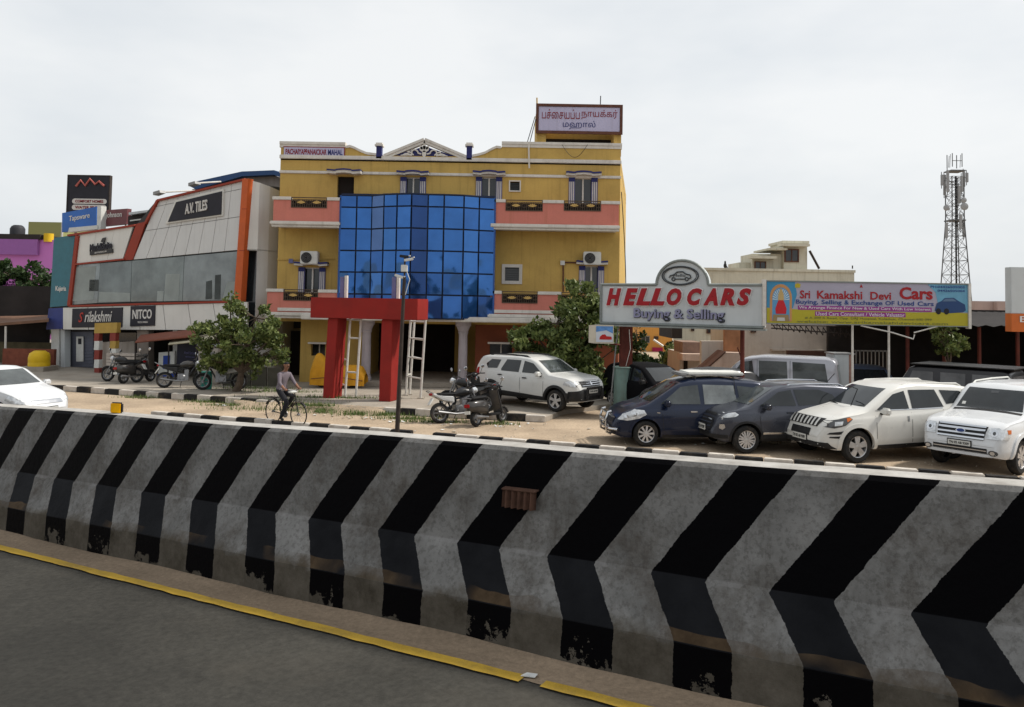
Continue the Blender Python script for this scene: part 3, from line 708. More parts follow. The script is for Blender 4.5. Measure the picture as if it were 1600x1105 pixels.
f = MB().box((x0 - .02, Y3 - .06, z0 - .02), (x1 + .02, Y3 - .003, z0 + .1)).box((x0 - .02, Y3 - .06, z1 - .09), (x1 + .02, Y3 - .003, z1 + .02)).box((x0 - .02, Y3 - .06, z0 + .1), (x0 + .09, Y3 - .003, z1 - .09)).box((x1 - .09, Y3 - .06, z0 + .1), (x1 + .02, Y3 - .003, z1 - .09)); f.build('sign_border', M_brown, rm)
cxm = (x0 + x1) / 2
text('lettering', '\u0baa\u0b9a\u0bcd\u0bc8\u0b9a\u0baf\u0baa\u0bcd\u0baa', M_maroon, pn, (x0 + (x1 - x0) * .285, Y3 - .03, z0 + (z1 - z0) * .665), (1, 0, 0), (0, 0, 1), fit=((x1 - x0) * .44, (z1 - z0) * .33), extrude=.008, offset=.0, apart=True)
text('lettering', '\u0ba8\u0bbe\u0baf\u0b95\u0bcd\u0b95\u0bb0\u0bcd', M_maroon, pn, (x0 + (x1 - x0) * .735, Y3 - .03, z0 + (z1 - z0) * .665), (1, 0, 0), (0, 0, 1), fit=((x1 - x0) * .42, (z1 - z0) * .34), extrude=.008, offset=.0, apart=True)
text('lettering', '\u0bae\u0bb9\u0bbe\u0bb2\u0bcd', M_navyl, pn, (x0 + (x1 - x0) * .5, Y3 - .03, z0 + (z1 - z0) * .29), (1, 0, 0), (0, 0, 1), fit=((x1 - x0) * .38, (z1 - z0) * .30), extrude=.008, offset=.0, apart=True)
MB().tube([(x0 + .03, Y3 + .3, z1), (x0 + .02, Y3 + .3, z1 + .35)], .03, 6).build('antenna', M_yw, rm); MB().tube([at(938, 163, Y3 + .4), at(938.5, 150, Y3 + .4)], .022, 5).build('antenna', M_dark, rm)
for dx in (0, 4): MB().tube([at(836 + dx * .3, 182 + dx, Y3 - .1), at(824 + dx, 222, Y3 - .1)], .018, 5).build('stay_wire', M_dark, Bd)
# air conditioners, pipes, hooks
for (xa, ya, xs0, xs1) in ((484, 403, 470, 498), (925, 404, 912, 938)):
    p = at(xa, ya, WY - .3); ac = thing('air_conditioner', 'white air conditioner on the yellow hall, %s the blue glass' % ('left of' if xa < 600 else 'right of'), 'air conditioner', (p.x, WY - .3, p.z - .28), group='air conditioners of the yellow hall')
    MB().box((p.x - .36, WY - .46, p.z - .27), (p.x + .36, WY - .1, p.z + .27)).build('casing', M_wplas, ac, bevel=.03)
    MB().lathe([(.0, 0), (.2, 0), (.22, -.01), (.22, .02)], (p.x - .1, WY - .475, p.z), 'y', 24).build('fan_recess', M_dark, ac)
    b = MB()
    for r_ in (.06, .11, .16, .21): b.tube([(p.x - .1 + r_ * math.cos(i * math.pi / 10), WY - .485, p.z + r_ * math.sin(i * math.pi / 10)) for i in range(21)], .006, 4)
    b.build('fan_grille', M_grey, ac)
Bd.children[0]
b = MB().tube([at(880, 456, WY - .06), at(880, 412, WY - .06), at(884, 410, WY - .06), at(912, 411, WY - .06)], .03, 6); b.build('conduit', M_brown, Bd)
p = at(879, 411, WY - .06); MB().box((p.x - .09, WY - .12, p.z - .09), (p.x + .09, WY - .01, p.z + .09)).build('junction_box', M_wplas, Bd)
MB().tube([at(826, 226, WY - .12), at(827, 263, WY - .12)], .035, 6).build('drain_pipe', M_wtrim, Bd)
b = MB(); pts_ = [at(878 + 40 * i / 12, 226 + 20 * math.sin(math.pi * i / 12), WY - .2) for i in range(13)]; b.tube(pts_, .01, 4).build('hanging_cable', M_dark, Bd)
b = MB(); pts_ = [at(971 + 7 * math.sin(i / 14 * 1.6), 300 + 12 * i, WY - .1) for i in range(15)]; b.tube(pts_, .018, 4).build('side_cable', M_dark, Bd)
b = MB(); p = at(455, 408, WY); b.box((p.x - .09, WY - .06, p.z - .09), (p.x + .09, WY - .004, p.z + .09)); b.build('meter_box', M_lav, Bd)
b = MB().tube([at(433, 406, WY - .03), at(523, 405, WY - .03)], .022, 5); b.build('wall_pipe', M_yw, Bd)
# ================================================================== red gate, poles, sign boards
M_red = mat('gate_red', (.25, .017, .013), .7, var=.14, scale=1.5, dirt=.25, dirtcol=(.2, .03, .02), streak=.25, fine=.08)
M_wsteel = mat('white_steel', (.60, .58, .54), .5, var=.1, scale=5, dirt=.35, dirtcol=(.3, .2, .13))
M_dsteel = mat('dark_steel', (.045, .035, .03), .6, metal=.3, var=.3, scale=5)
G0, G1 = gp(513, 623, .15), gp(612, 624, .15); ga = math.atan2(G1.y - G0.y, G1.x - G0.x) - R(21)
gl_ = (G1 - G0).length; gm = (G0 + G1) / 2
gate = thing('red_gateway', 'red concrete gateway of two leaning pillars and a beam before the hall', 'gateway', gm, ga)
MG = gate.matrix_basis
zb0 = at(560, 497, 28.7).z - .15; zb1 = at(560, 466, 28.7).z - .15
def leanbox(cx, w, d, z0, z1, lean, M):
    b = MB(); dx = lean * (z1 - z0); hw, hd = w / 2, d / 2
    vs = [M @ Vector(p) for p in ((cx - hw, -hd, z0), (cx + hw, -hd, z0), (cx + hw, hd, z0), (cx - hw, hd, z0), (cx - hw + dx, -hd, z1), (cx + hw + dx, -hd, z1), (cx + hw + dx, hd, z1), (cx - hw + dx, hd, z1))]
    return b.add(vs, [(3, 2, 1, 0), (4, 5, 6, 7), (0, 1, 5, 4), (1, 2, 6, 5), (2, 3, 7, 6), (3, 0, 4, 7)])
sp_ = gl_ / 2
leanbox(-sp_, .40, .62, 0, zb0, .045, MG).build('pillar', M_red, gate, bevel=.015); leanbox(sp_, .42, .62, 0, zb0, .012, MG).build('pillar', M_red, gate, bevel=.015)
gn = MG.to_3x3() @ Vector((0, -1, 0)); gq = gm + gn * .45; xl = (MG.inverted() @ onp(485, 480, gq, gn)).x; xr = (MG.inverted() @ onp(652, 480, gq, gn)).x
MB().box((xl, -.45, zb0 + .002), (xr, .45, zb1), MG).build('beam', M_red, gate, bevel=.015)
for xx in (-sp_ + .35, sp_ + .2):
    MB().box((xx - .05, .1, zb1), (xx + .05, .2, zb1 + .78), MG).build('starter_post', M_wsteel, gate, bevel=.005); MB().box((xx - .24, .12, zb1), (xx - .08, .18, zb1 + .74), MG).build('starter_post', M_lav, gate, bevel=.005)
def ladder(nm, label, px_posts, rungs, zt, yoff):
    t = thing(nm, label, 'steel frame', gp(*px_posts[0], .15), 0)
    P = [gp(x, y, .15) for x, y in px_posts]
    tops = [p + Vector((.02 + .035 * (zt), 0, zt)) for p in P]
    for p, q_ in zip(P, tops): MB().tube([p, q_], .042, 8).build('post', M_wsteel, t, smooth=True)
    for (i, j, f) in rungs: MB().tube([P[i].lerp(tops[i], f), P[j].lerp(tops[j], f)], .03, 8).build('rung', M_wsteel, t, smooth=True)
    for p in P: MB().box(p - Vector((.1, .1, 0)), p + Vector((.1, .1, .03))).build('foot_plate', M_conc, t)
ladder('steel_frame', 'white welded steel frame behind the first red pillar', [(528, 617), (539, 621), (556, 622)], [(0, 1, .15), (0, 1, .47), (1, 2, .75), (1, 2, .32), (0, 1, .98), (0, 2, .98)], zb0, 0)
ladder('steel_frame', 'white welded steel ladder frame beside the second red pillar', [(634, 618), (640, 617), (657, 623)], [(0, 2, .25), (0, 2, .5), (0, 2, .75), (1, 2, .74), (1, 2, .5), (0, 1, .27), (0, 2, .97)], zb0, 0)
# thin camera pole at the kerb
P0 = gp(620, 684); P1 = at(632, 432, P0.y)
t = thing('camera_pole', 'slender dark steel pole with surveillance cameras standing at the kerb', 'pole', P0)
MB().tube([P0 + Vector((0, 0, -.1)), P0.lerp(P1, .4), P1], [.062, .055, .042], 10).build('mast', M_dsteel, t, smooth=True)
c0 = P1 + Vector((0, 0, .02))
MB().box(c0 + Vector((-.09, -.07, .1)), c0 + Vector((.07, .07, .28))).build('junction_box', M_wplas, t, bevel=.01); MB().tube([c0, c0 + Vector((0, 0, .5))], .025, 6).build('spigot', M_dsteel, t)
for (dx, dz, rot) in ((.1, .42, -.2), (-.14, -.02, .3), (-.02, .5, .1)):
    Mx = Matrix.Translation(c0 + Vector((dx, 0, dz))) @ Matrix.Rotation(rot, 4, 'Y')
    cm = MB().box((-.12, -.04, -.035), (.12, .04, .035), Mx).build('camera', M_wplas if dz < .48 else M_dark, t, bevel=.012)
    MB().box((.12, -.05, .02), (.16, .05, .05), Mx).build('hood', M_wplas, cm)
MB().tube([c0 + Vector((.06, 0, .1)), c0 + Vector((.14, 0, -.1)), c0 + Vector((.03, 0, -.5))], .01, 5).build('cable', M_wplas, t)

# ---- HELLO CARS board
M_sgrey = mat('sign_grey', (.50, .53, .54), .6, var=.06, scale=1.5, streak=.25, dirtcol=(.28, .29, .29))
M_sedge = mat('sign_edge', (.22, .24, .23), .55, metal=.2, var=.15, scale=3)
M_sred = mat('sign_red', (.30, .012, .018), .45, var=.1, scale=6); M_swhite = mat('sign_white', (.66, .66, .66), .5, var=.04, scale=4)
M_slav = mat('sign_lavender', (.22, .22, .33), .5, var=.1, scale=6); M_sdark = mat('sign_dark', (.05, .055, .06), .5, var=.1)
A = at(939, 508, 27.1); Bp = at(1193, 508, 24.4); Bp.z = A.z = (A.z + Bp.z) / 2
ux = (Bp - A); ux.z = 0; SW = ux.length; ux.normalize(); un = Vector((ux.y, -ux.x, 0)); uz = Vector((0, 0, 1))
if un.y > 0: un = -un
SH = at(1060, 445, 25.7).z - A.z
def sg(u, v, n=0): return A + ux * u + uz * v + un * n
hs = thing('hello_cars_sign', 'grey hoarding with red HELLO CARS lettering and an arched car emblem', 'sign', Vector((A.x, A.y, 0)))
ucx = (at(1066, 445, 25.7) - A).dot(ux); rx = .86; arch_h = at(1066, 407, 25.7).z - A.z - SH
outl = [(0, 0), (SW, 0), (SW, SH), (ucx + rx, SH)] + [(ucx + rx * math.cos(a_), SH + arch_h * math.sin(a_)) for a_ in [math.pi * i / 20 for i in range(1, 20)]] + [(ucx - rx, SH), (0, SH)]
MB().prism([sg(u, v) for u, v in outl], -un * .3).build('board', M_sgrey, hs)
fr = MB()
for (u0, v0), (u1, v1) in zip(outl, outl[1:] + outl[:1]): fr.tube([sg(u0, v0, .02), sg(u1, v1, .02)], .045, 6)
fr.build('rim', M_sedge, hs, smooth=True)
MB().prism([sg(-.15, -.10, -.3), sg(SW + .05, -.10, -.3), sg(SW + .05, -.10, .16), sg(-.15, -.10, .16)], (0, 0, .05)).build('ledge', M_sedge, hs)
lb = at(939, 508, 27.1)
word_px = [('H', 962), ('E', 988), ('L', 1008), ('L', 1030), ('O', 1056), ('C', 1088), ('A', 1113), ('R', 1139), ('S', 1165)]
vc = SH * .615
# u from pixel: intersect sight line with the board plane
def su(x, y): p = onp(x, y, A, un); return (p - A).dot(ux), (p - A).z
hl = []
for ch, x in word_px:
    u, v = su(x - 2, 464); u0, v0 = su(x - 11, 476); u1, v1 = su(x + 10, 452)
    hh = su(x, 451)[1] - su(x, 478)[1]; ww = su(x + 11.5, 464)[0] - su(x - 11.5, 464)[0]
    text('letter', ch, M_sred, hs, sg(u, v, .05), ux, uz, fit=(ww * .98, hh), extrude=.03, offset=.055, shear=.28)
    text('letter_outline', ch, M_swhite, hs, sg(u, v, .02), ux, uz, fit=(ww * 1.14, hh * 1.12), extrude=.012, offset=.085, shear=.28)
u0, v = su(991, 490); u1, _ = su(1132, 491); hh = 19 / 1244 * 26
text('lettering', 'Buying & Selling', M_slav, hs, sg((u0 + u1) / 2, v - .02, .045), ux, uz, fit=(u1 - u0, hh), extrude=.02, offset=.02)
text('lettering_outline', 'Buying & Selling', M_sdark, hs, sg((u0 + u1) / 2 + .01, v - .03, .015), ux, uz, fit=((u1 - u0) * 1.01, hh * 1.06), extrude=.01, offset=.035)
uc, vc = su(1063, 431); ra, rb = .60, .30
for k_, tr in ((1, .022), (.9, .012)): MB().tube([sg(uc + ra * k_ * math.cos(i * math.pi / 20), vc + rb * k_ * math.sin(i * math.pi / 20), .03) for i in range(41)], tr, 6).build('emblem_oval', M_sdark, hs)
carln = [(-.36, -.06), (-.33, .0), (-.2, .03), (-.1, .12), (.08, .13), (.2, .05), (.33, .02), (.36, -.07), (.28, -.1)]
MB().tube([sg(uc + x, vc + z, .03) for x, z in carln], .022, 6).build('emblem_car', M_sdark, hs); MB().tube([sg(uc - .16, vc - .11, .03), sg(uc + .16, vc - .11, .03)], .018, 6).build('emblem_car', M_sdark, hs)
for x in (-.22, .22): MB().tube([sg(uc + x + .055 * math.cos(i * .63), vc - .11 + .055 * math.sin(i * .63), .03) for i in range(11)], .018, 6).build('emblem_wheel', M_sdark, hs)
text('emblem_letters', 'Hello', M_sdark, hs, sg(uc - .02, vc + .01, .03), ux, uz, fit=(.4, .09), extrude=.006)
# posts under it
M_rpost = mat('oxide_post', (.10, .025, .018), .75, var=.3, scale=3, streak=.3)
M_teal = mat('teal_plaster', (.20, .30, .27), .8, var=.2, scale=2, dirt=.5, dirtcol=(.2, .17, .13), streak=.4)
pb = gp(972, 641); pb = Vector((pb.x, A.y + .25, 0))
xx = at(974, 540, pb.y).x
MB().box((xx - .12, pb.y - .12, .0), (xx + .30, pb.y + .18, A.z - .12)).build('main_post', M_rpost, hs, bevel=.01)
zt_ = at(972, 573, pb.y).z
MB().lathe([(.30, 0), (.29, zt_ - .03), (.33, zt_ - .03), (.33, zt_)], (xx - .02, pb.y, 0), n=24).build('post_base', M_teal, hs, smooth=True)
MB().tube([at(953, 640, pb.y - .2), at(962, 545, pb.y - .1), at(966, 512, pb.y - .1)], .025, 6).build('stay_pipe', M_grey, hs)
MB().tube([at(978, 572, pb.y - .3), at(985, 545, pb.y - .35), at(983, 515, pb.y - .2)], .008, 5).build('loose_wire', M_wplas, hs)
x2 = at(1160, 540, 25.2).x; MB().tube([(x2, 25.2, 0), (x2, 25.2, A.z - .1)], .07, 8).build('second_post', M_rpost, hs); MB().tube([at(1152, 543, 25.2), at(1160, 563, 25.2)], .02, 5).build('hook', M_rpost, hs)
# small light box hanging at the corner
x0, x1, z0, z1 = rc(929, 959, 508, 537, 26.6)
lbx = thing('light_box_sign', 'small cream light box with blue sky picture and red banner', 'sign', (x0, 26.6, z0))
M_cream = mat('cream_box', (.52, .47, .38), .5, var=.08, scale=4); M_skyb = mat('print_blue', (.10, .24, .52), .4, var=.35, scale=5); M_pw = mat('print_white', (.55, .58, .64), .4, var=.08, scale=4)
MB().prism([(x0, 26.6, z0), (x1, 26.6, z0), (x1, 26.6, z1), (x0, 26.6, z1)], (.0, .12, 0)).build('case', M_cream, lbx)
MB().prism([(x0 - .18, 26.75, z0 + .02), (x0, 26.6, z0), (x0, 26.6, z1), (x0 - .18, 26.75, z1 - .02)], (.06, .1, 0)).build('case_side', M_cream, lbx)
w, h = x1 - x0, z1 - z0
MB().box((x0 + .05, 26.592, z0 + .05), (x1 - .03, 26.598, z1 - .04)).build('picture', M_pw, lbx)
MB().prism([(x0 + .05, 26.586, z1 - .04), (x1 - .03, 26.586, z1 - .04), (x1 - .03, 26.586, z0 + h * .55), (x0 + w * .6, 26.586, z0 + h * .72), (x0 + .05, 26.586, z0 + h * .62)], (0, .005, 0)).build('picture_sky', M_skyb, lbx)
MB().prism([(x0 + w * .25, 26.580, z0 + h * .22), (x1 - w * .1, 26.580, z0 + h * .22), (x1 - w * .12, 26.580, z0 + h * .38), (x0 + w * .62, 26.580, z0 + h * .40), (x0 + w * .55, 26.580, z0 + h * .50), (x0 + w * .4, 26.580, z0 + h * .48), (x0 + w * .28, 26.580, z0 + h * .37)], (0, .005, 0)).build('picture_banner', mat('print_red', (.42, .02, .02), .4, var=.1), lbx)
MB().tube([(x1 - .1, 26.66, z0), (x1 + .25, 26.9, z0 - .05)], .03, 6).build('bracket', M_rpost, lbx)

# ---- Sri Kamakshi Devi Cars board
YK = 24.35
x0, x1, z0, z1 = rc(1198, 1512, 442.5, 507, YK); KW, KH = x1 - x0, z1 - z0
ks = thing('used_car_board', 'long printed used car dealer board with yellow foot and blue ends', 'sign', (x0, YK, 0))
def pr(nm, c): return mat(nm, c, .45, var=.06, scale=1.2)
MB().box((x0, YK, z0), (x1, YK + .12, z1)).build('panel', pr('kd_lavender', (.36, .34, .42)), ks)
def kq(u, v, d=.004): return (x0 + KW * u, YK - d, z0 + KH * v)
def kpoly(nm, pts, m, d): return MB().prism([kq(u, v, d) for u, v in pts], (0, .002, 0)).build(nm, m, ks)
kpoly('yellow_field', [(0, 0), (1, 0), (1, .31), (.9, .33), (.75, .31), (.5, .315), (.2, .33), (0, .36)], pr('kd_yellow', (.40, .35, .03)), .005)
kpoly('blue_field', [(0, .37), (.13, .36), (.15, .7), (.14, 1), (0, 1)], pr('kd_blue', (.05, .24, .42)), .006)
kpoly('blue_field', [(.86, .34), (1, .33), (1, 1), (.80, 1), (.84, .8)], mat('kd_sky', (.13, .32, .46), .45, var=.35, scale=.8), .006)
# plain arched picture panel at the end of the board
arch = [(.015, .04), (.015, .62)] + [(.07 - .055 * math.cos(math.pi * i / 12), .62 + .32 * math.sin(math.pi * i / 12)) for i in range(13)] + [(.125, .62), (.125, .04)]
kpoly('arch_picture', arch, pr('kd_arch', (.50, .25, .10)), .009)
arch2 = [(.027, .05), (.027, .60)] + [(.07 - .043 * math.cos(math.pi * i / 12), .60 + .26 * math.sin(math.pi * i / 12)) for i in range(13)] + [(.113, .60), (.113, .05)]
kpoly('arch_picture', arch2, pr('kd_archin', (.10, .28, .48)), .012)
rb_ = MB()
for i in range(13):
    a_ = math.pi * i / 12; rb_.prism([kq(.07, .55, .015), kq(.07 - .042 * math.cos(a_ - .07), .58 + .25 * math.sin(a_ - .07), .015), kq(.07 - .042 * math.cos(a_ + .07), .58 + .25 * math.sin(a_ + .07), .015)], (0, .002, 0))
rb_.build('ray_pattern', pr('kd_ray', (.45, .55, .62)), ks)
kpoly('arch_picture', [(.045, .22), (.095, .22), (.098, .34), (.09, .46), (.082, .55), (.058, .55), (.05, .46), (.042, .34)], pr('kd_red', (.48, .02, .03)), .018)
kpoly('arch_picture', [(.055, .55), (.085, .55), (.083, .70), (.07, .86), (.057, .70)], pr('kd_gold', (.48, .34, .14)), .018)
kpoly('arch_picture', [(.028, .04), (.112, .04), (.108, .2), (.032, .2)], pr('kd_plinth', (.28, .20, .10)), .018); kpoly('arch_picture', [(.05, .05), (.09, .05), (.088, .13), (.052, .13)], pr('kd_white', (.5, .5, .48)), .021)
M_kr = pr('kd_text_red', (.32, .015, .02)); M_kb = pr('kd_text_blue', (.03, .06, .22)); M_kp = pr('kd_purple', (.26, .04, .22)); M_kw = pr('kd_text_white', (.6, .55, .6)); M_kg = pr('kd_text_dim', (.16, .17, .05))
def kt(body, u0, u1, v0, v1, m, off=.02, d=.012): text('lettering', body, m, ks, kq((u0 + u1) / 2, (v0 + v1) / 2, d), (1, 0, 0), (0, 0, 1), fit=(KW * (u1 - u0), KH * (v1 - v0)), extrude=.003, offset=off)
kt('Sri', .165, .215, .60, .80, M_kr); kt('Kamakshi', .25, .475, .60, .80, M_kr); kt('Devi', .515, .618, .60, .79, M_kr); kt('Cars', .66, .825, .62, .92, M_kr, .03)
for w_, u0_, u1_ in (('Buying,', .145, .255), ('Selling', .272, .372), ('&', .386, .408), ('Exchange', .422, .575), ('OF', .590, .635), ('Used', .652, .732), ('Cars', .75, .83)): kt(w_, u0_, u1_, .44 if w_ in ('Buying,', 'Selling', 'Exchange') else .47, .575, M_kb, .012)
kpoly('purple_band', [(.155, .325), (.82, .325), (.82, .43), (.155, .43)], M_kp, .009); kt('We Arrange Finance For New & Used Cars With Low Interest', .16, .815, .335, .42, M_kw, .01)
kpoly('purple_band', [(.24, .185), (.69, .185), (.69, .295), (.24, .295)], M_kp, .009); kt('Used Cars Consultant / Vehicle Valuator', .245, .685, .195, .285, M_kw, .01)
kt('# A 200 ft Road, Opp. DRJ Hospital, Kolathur, Chennai-600 099', .19, .82, .10, .165, M_kg, .005); kt('website: www.srikamakshidevicars.com', .15, .9, .02, .075, M_kg, .005)
kt('PH:04426505005', .815, .985, .91, .965, M_kb, .008); kt('04426505004', .85, .985, .82, .875, M_kb, .008)
kpoly('sun_mark', [(.14, .86), (.165, .86), (.168, .95), (.152, .97), (.14, .94)], pr('kd_sun', (.45, .36, .03)), .01)
kpoly('flame_mark', [(.462, .89), (.478, .89), (.470, .97)], M_kr, .01)
carp = [(.835, .36), (.84, .46), (.845, .54), (.87, .60), (.885, .67), (.93, .68), (.955, .60), (.985, .52), (.99, .38), (.975, .33), (.9, .30), (.86, .33)]
kpoly('car_picture', carp, pr('kd_car', (.025, .06, .16)), .012); kpoly('car_picture', [(.872, .585), (.888, .65), (.925, .66), (.945, .595)], pr('kd_carglass', (.10, .16, .26)), .016)
for u in (.853, .893): kpoly('car_picture', [(u + .013 * math.cos(i * .52), .345 + .075 * math.sin(i * .52)) for i in range(12)], pr('kd_wheel', (.015, .015, .02)), .019)
fr = MB().box((x0 - .02, YK - .03, z0 - .03), (x1, YK + .1, z0 - .002)).box((x0 - .02, YK - .03, z1 + .002), (x1, YK + .1, z1 + .04)); fr.build('frame', M_sedge, ks)
MB().box((x1 + .002, YK - .06, z0 - .08), (x1 + .08, YK + .12, z1 + .04)).build('end_post', M_wsteel, ks); MB().box((x0 - .13, YK - .05, z0 - .1), (x0 - .03, YK + .1, z1 + .06)).build('end_post', M_wsteel, ks)
for xp, yb in ((1333, 640), (1390, 640)):
    xx = at(xp, 540, YK + .2).x; MB().tube([(xx, YK + .25, 0), (xx, YK + .25, z0)], .035, 8).build('leg', M_wsteel, ks)
MB().tube([at(1345, 509, YK), at(1395, 520, YK), at(1427, 530, YK), at(1429, 523, YK)], .022, 6).build('loose_conduit', M_wsteel, ks); MB().tube([at(1428, 520, YK), at(1465, 510, YK)], .022, 6).build('loose_conduit', M_wsteel, ks)

# ---- orange and white pylon sign cut by the edge of the view
x0, x1, z0, z1 = rc(1580, 1660, 418, 519, 24.0)
py_ = thing('pylon_sign', 'white and orange pylon sign at the edge of the car yard', 'sign', (x0, 24, 0))
zm = at(1590, 490, 24).z
MB().box((x0, 24, zm), (x1, 24.3, z1)).build('white_panel', M_sgrey, py_, bevel=.01); MB().box((x0, 23.99, z0), (x1, 24.3, zm - .003)).build('orange_panel', mat('pylon_orange', (.52, .13, .03), .5, var=.06), py_)
text('lettering', 'BA', M_swhite, py_, at(1608, 499, 23.97), (1, 0, 0), (0, 0, 1), fit=(.55, .18), extrude=.006, offset=.01)
MB().tube([(x1 - .3, 24.15, 0), (x1 - .3, 24.15, z0)], .08, 8).build('leg', M_grey, py_)
# ================================================================== things behind the car yard
M_cw = mat('cream_wall', (.56, .54, .45), .9, var=.08, scale=.25, dirt=.4, dirtcol=(.28, .26, .2), streak=.6)
M_pw2 = mat('pale_wall', (.46, .41, .36), .9, var=.1, scale=.4, dirt=.45, dirtcol=(.27, .22, .18), streak=.5)
M_or = mat('orange_wall', (.62, .31, .08), .85, var=.06, scale=.4, streak=.25)
M_ramp = mat('plaster_pink', (.47, .36, .30), .9, var=.15, scale=.6, dirt=.5, dirtcol=(.26, .18, .14), streak=.4)
M_bwall = mat('brown_sheet', (.085, .04, .028), .9, var=.25, scale=1)
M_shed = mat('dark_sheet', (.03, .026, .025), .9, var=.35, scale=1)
def house(nm, label, Y, D, rects, m, cat='building'):
    x0, x1, z0, z1 = rc(*rects[0], Y); t = thing(nm, label, cat, ((x0 + x1) / 2, Y, 0))
    for i, r in enumerate(rects):
        x0, x1, z0, z1 = rc(*r[:4], Y); o = r[4] if len(r) > 4 else 0
        MB().box((x0, Y + o, 0 if i == 0 else z0), (x1, Y + D + o, z1)).build('wall' if i == 0 else 'upper_block', m, t)
    return t
def hwin(t, Y, r, canopy=True, frame=None, m=None):
    x0, x1, z0, z1 = rc(*r, Y); w = MB().box((x0, Y - .05, z0), (x1, Y - .004, z1)).build('window', m or M_glassd, t)
    f = MB(); fw = (x1 - x0) * .09; f.box((x0 - fw, Y - .1, z0 - fw), (x0, Y - .004, z1 + fw)).box((x1, Y - .1, z0 - fw), (x1 + fw, Y - .004, z1 + fw)).box((x0, Y - .1, z1), (x1, Y - .004, z1 + fw)).box((x0, Y - .1, z0 - fw), (x1, Y - .004, z0)).box(((x0 + x1) / 2 - fw * .4, Y - .09, z0), ((x0 + x1) / 2 + fw * .4, Y - .051, z1))
    f.build('frame', frame or M_brown, w)
    if canopy: MB().box((x0 - .5, Y - .8, z1 + .2), (x1 + .5, Y - .004, z1 + .35)).build('canopy', m and M_cw or M_cw, w)
YC = 50
ch = house('cream_house', 'cream flat roofed house with stepped roof tower behind the hoardings', YC, 2.6, [(1065, 1335, 422, 640), (1162, 1182, 409, 424, 1), (1180, 1229, 396, 424, .6), (1227, 1264, 378, 424, .3)], M_cw)
x0, x1, z0, z1 = rc(1227, 1264, 376, 380, YC); MB().box((x0 - .1, YC + .2, z0), (x1 + .1, YC + 3, z1)).build('roof_edge', M_cw, ch)
hwin(ch, YC + .3, (1227, 1246, 391, 408)); hwin(ch, YC + .6, (1180, 1195, 410, 421)); hwin(ch, YC, (1105, 1118, 508, 520), False); hwin(ch, YC, (1080, 1084, 512, 517), False)
x0, x1, z0, z1 = rc(1200, 1228, 388, 391, YC); MB().box((x0, YC - .3, z0), (x1, YC + 3, z1)).build('lintel_slab', M_cw, ch)
x0, x1, z0, z1 = rc(1062, 1336, 420, 424, YC); MB().box((x0, YC - .08, z0), (x1, YC + .06, z1)).build('roof_edge', M_cw, ch)
MB().tube([at(1265, 392, YC), at(1280, 420, YC)], .08, 5).build('stay_rod', M_dsteel, ch); MB().tube([at(1332, 420, YC), at(1332, 415, YC)], .04, 5).build('roof_rod', M_dsteel, ch)
x0, x1, z0, z1 = rc(1050, 1066, 506, 529, 46); MB().box((x0, 46, z0), (x1, 50, z1)).build('dark_annex', M_shed, ch)
# plain bird sitting on the roof edge
p = at(1133, 419, YC + .2); br = MB(); br.lathe([(0, -.14), (.07, -.1), (.11, 0), (.09, .12), (.05, .2), (.065, .26), (.03, .33), (0, .35)], (p.x, p.y, p.z + .12), n=10); br.tube([p + Vector((.08, 0, .1)), p + Vector((.22, 0, -.1))], [.05, .02], 5)
tag(br.build('crow', M_dark, smooth=True), 'small black crow perched on the cream house roof', 'bird')
pwl = house('pale_wall_building', 'pale stained plaster building behind the car yard', 37.5, 6, [(1160, 1292, 505, 640)], M_pw2)
hwin(pwl, 37.5, (1173, 1180, 512, 519), False); b = MB().box((at(1205, 545, 37.4).x, 37.3, at(1205, 548, 37.4).z), (at(1286, 545, 37.4).x, 37.496, at(1205, 545, 37.4).z)); b.build('ledge', M_pw2, pwl)
# stair wall, brown canopy hut, orange house
YR = 33.0
t = thing('stair_ramp', 'sloping pinkish plaster stair wall under the hoarding', 'stair wall', at(1120, 610, YR).xyz * 1); 
MB().prism([at(x, y, YR) for x, y in ((1075, 602), (1088, 592), (1135, 551), (1163, 552), (1163, 650), (1075, 650))], (0, 1.2, 0)).build('wall', M_ramp, t)
MB().prism([at(x, y, YR - .03) for x, y in ((1086, 593), (1134, 551), (1134, 549), (1086, 590))], (0, 1.3, 0)).build('coping', M_bwall, t)
MB().prism([at(x, y, YR + 1.5) for x, y in ((1096, 533), (1136, 533), (1136, 600), (1096, 600))], (0, .3, 0)).build('landing_wall', M_pw2, t); MB().prism([at(x, y, YR + .8) for x, y in ((1132, 508), (1160, 508), (1160, 553), (1132, 553))], (0, .2, 0)).build('timber_screen', mat('timber', (.30, .14, .07), .85, var=.3, scale=2), t)
YH = 38
t = thing('brown_hut', 'small brown roofed hut below the HELLO CARS board', 'hut', at(1076, 640, YH))
x0, x1, z0, z1 = rc(1062, 1096, 551, 640, YH); MB().box((x0, YH, 0), (x1, YH + 3, z1)).build('wall', M_pw2, t)
x0b, x1b, z0b, z1b = rc(1063, 1092, 534, 552, YH); MB().box((x0b, YH - .5, z0b), (x1b, YH + 1.5, z1b)).build('roof', mat('hut_roof', (.22, .15, .12), .9, var=.2), t)
x0b, x1b, z0b, z1b = rc(1058, 1099, 551, 561, YH); MB().box((x0b, YH - 1.2, z0b), (x1b, YH - .01, z1b)).build('awning', M_ramp, t)
x0b, x1b, z0b, z1b = rc(1068, 1074, 562, 590, YH); MB().box((x0b, YH - .05, 0), (x1b, YH - .004, z1b)).build('door', M_darkin, t)
YO = 62
oh = house('orange_house', 'bright orange house wall seen under the HELLO CARS board', YO, 8, [(999, 1050, 508, 553)], M_or)
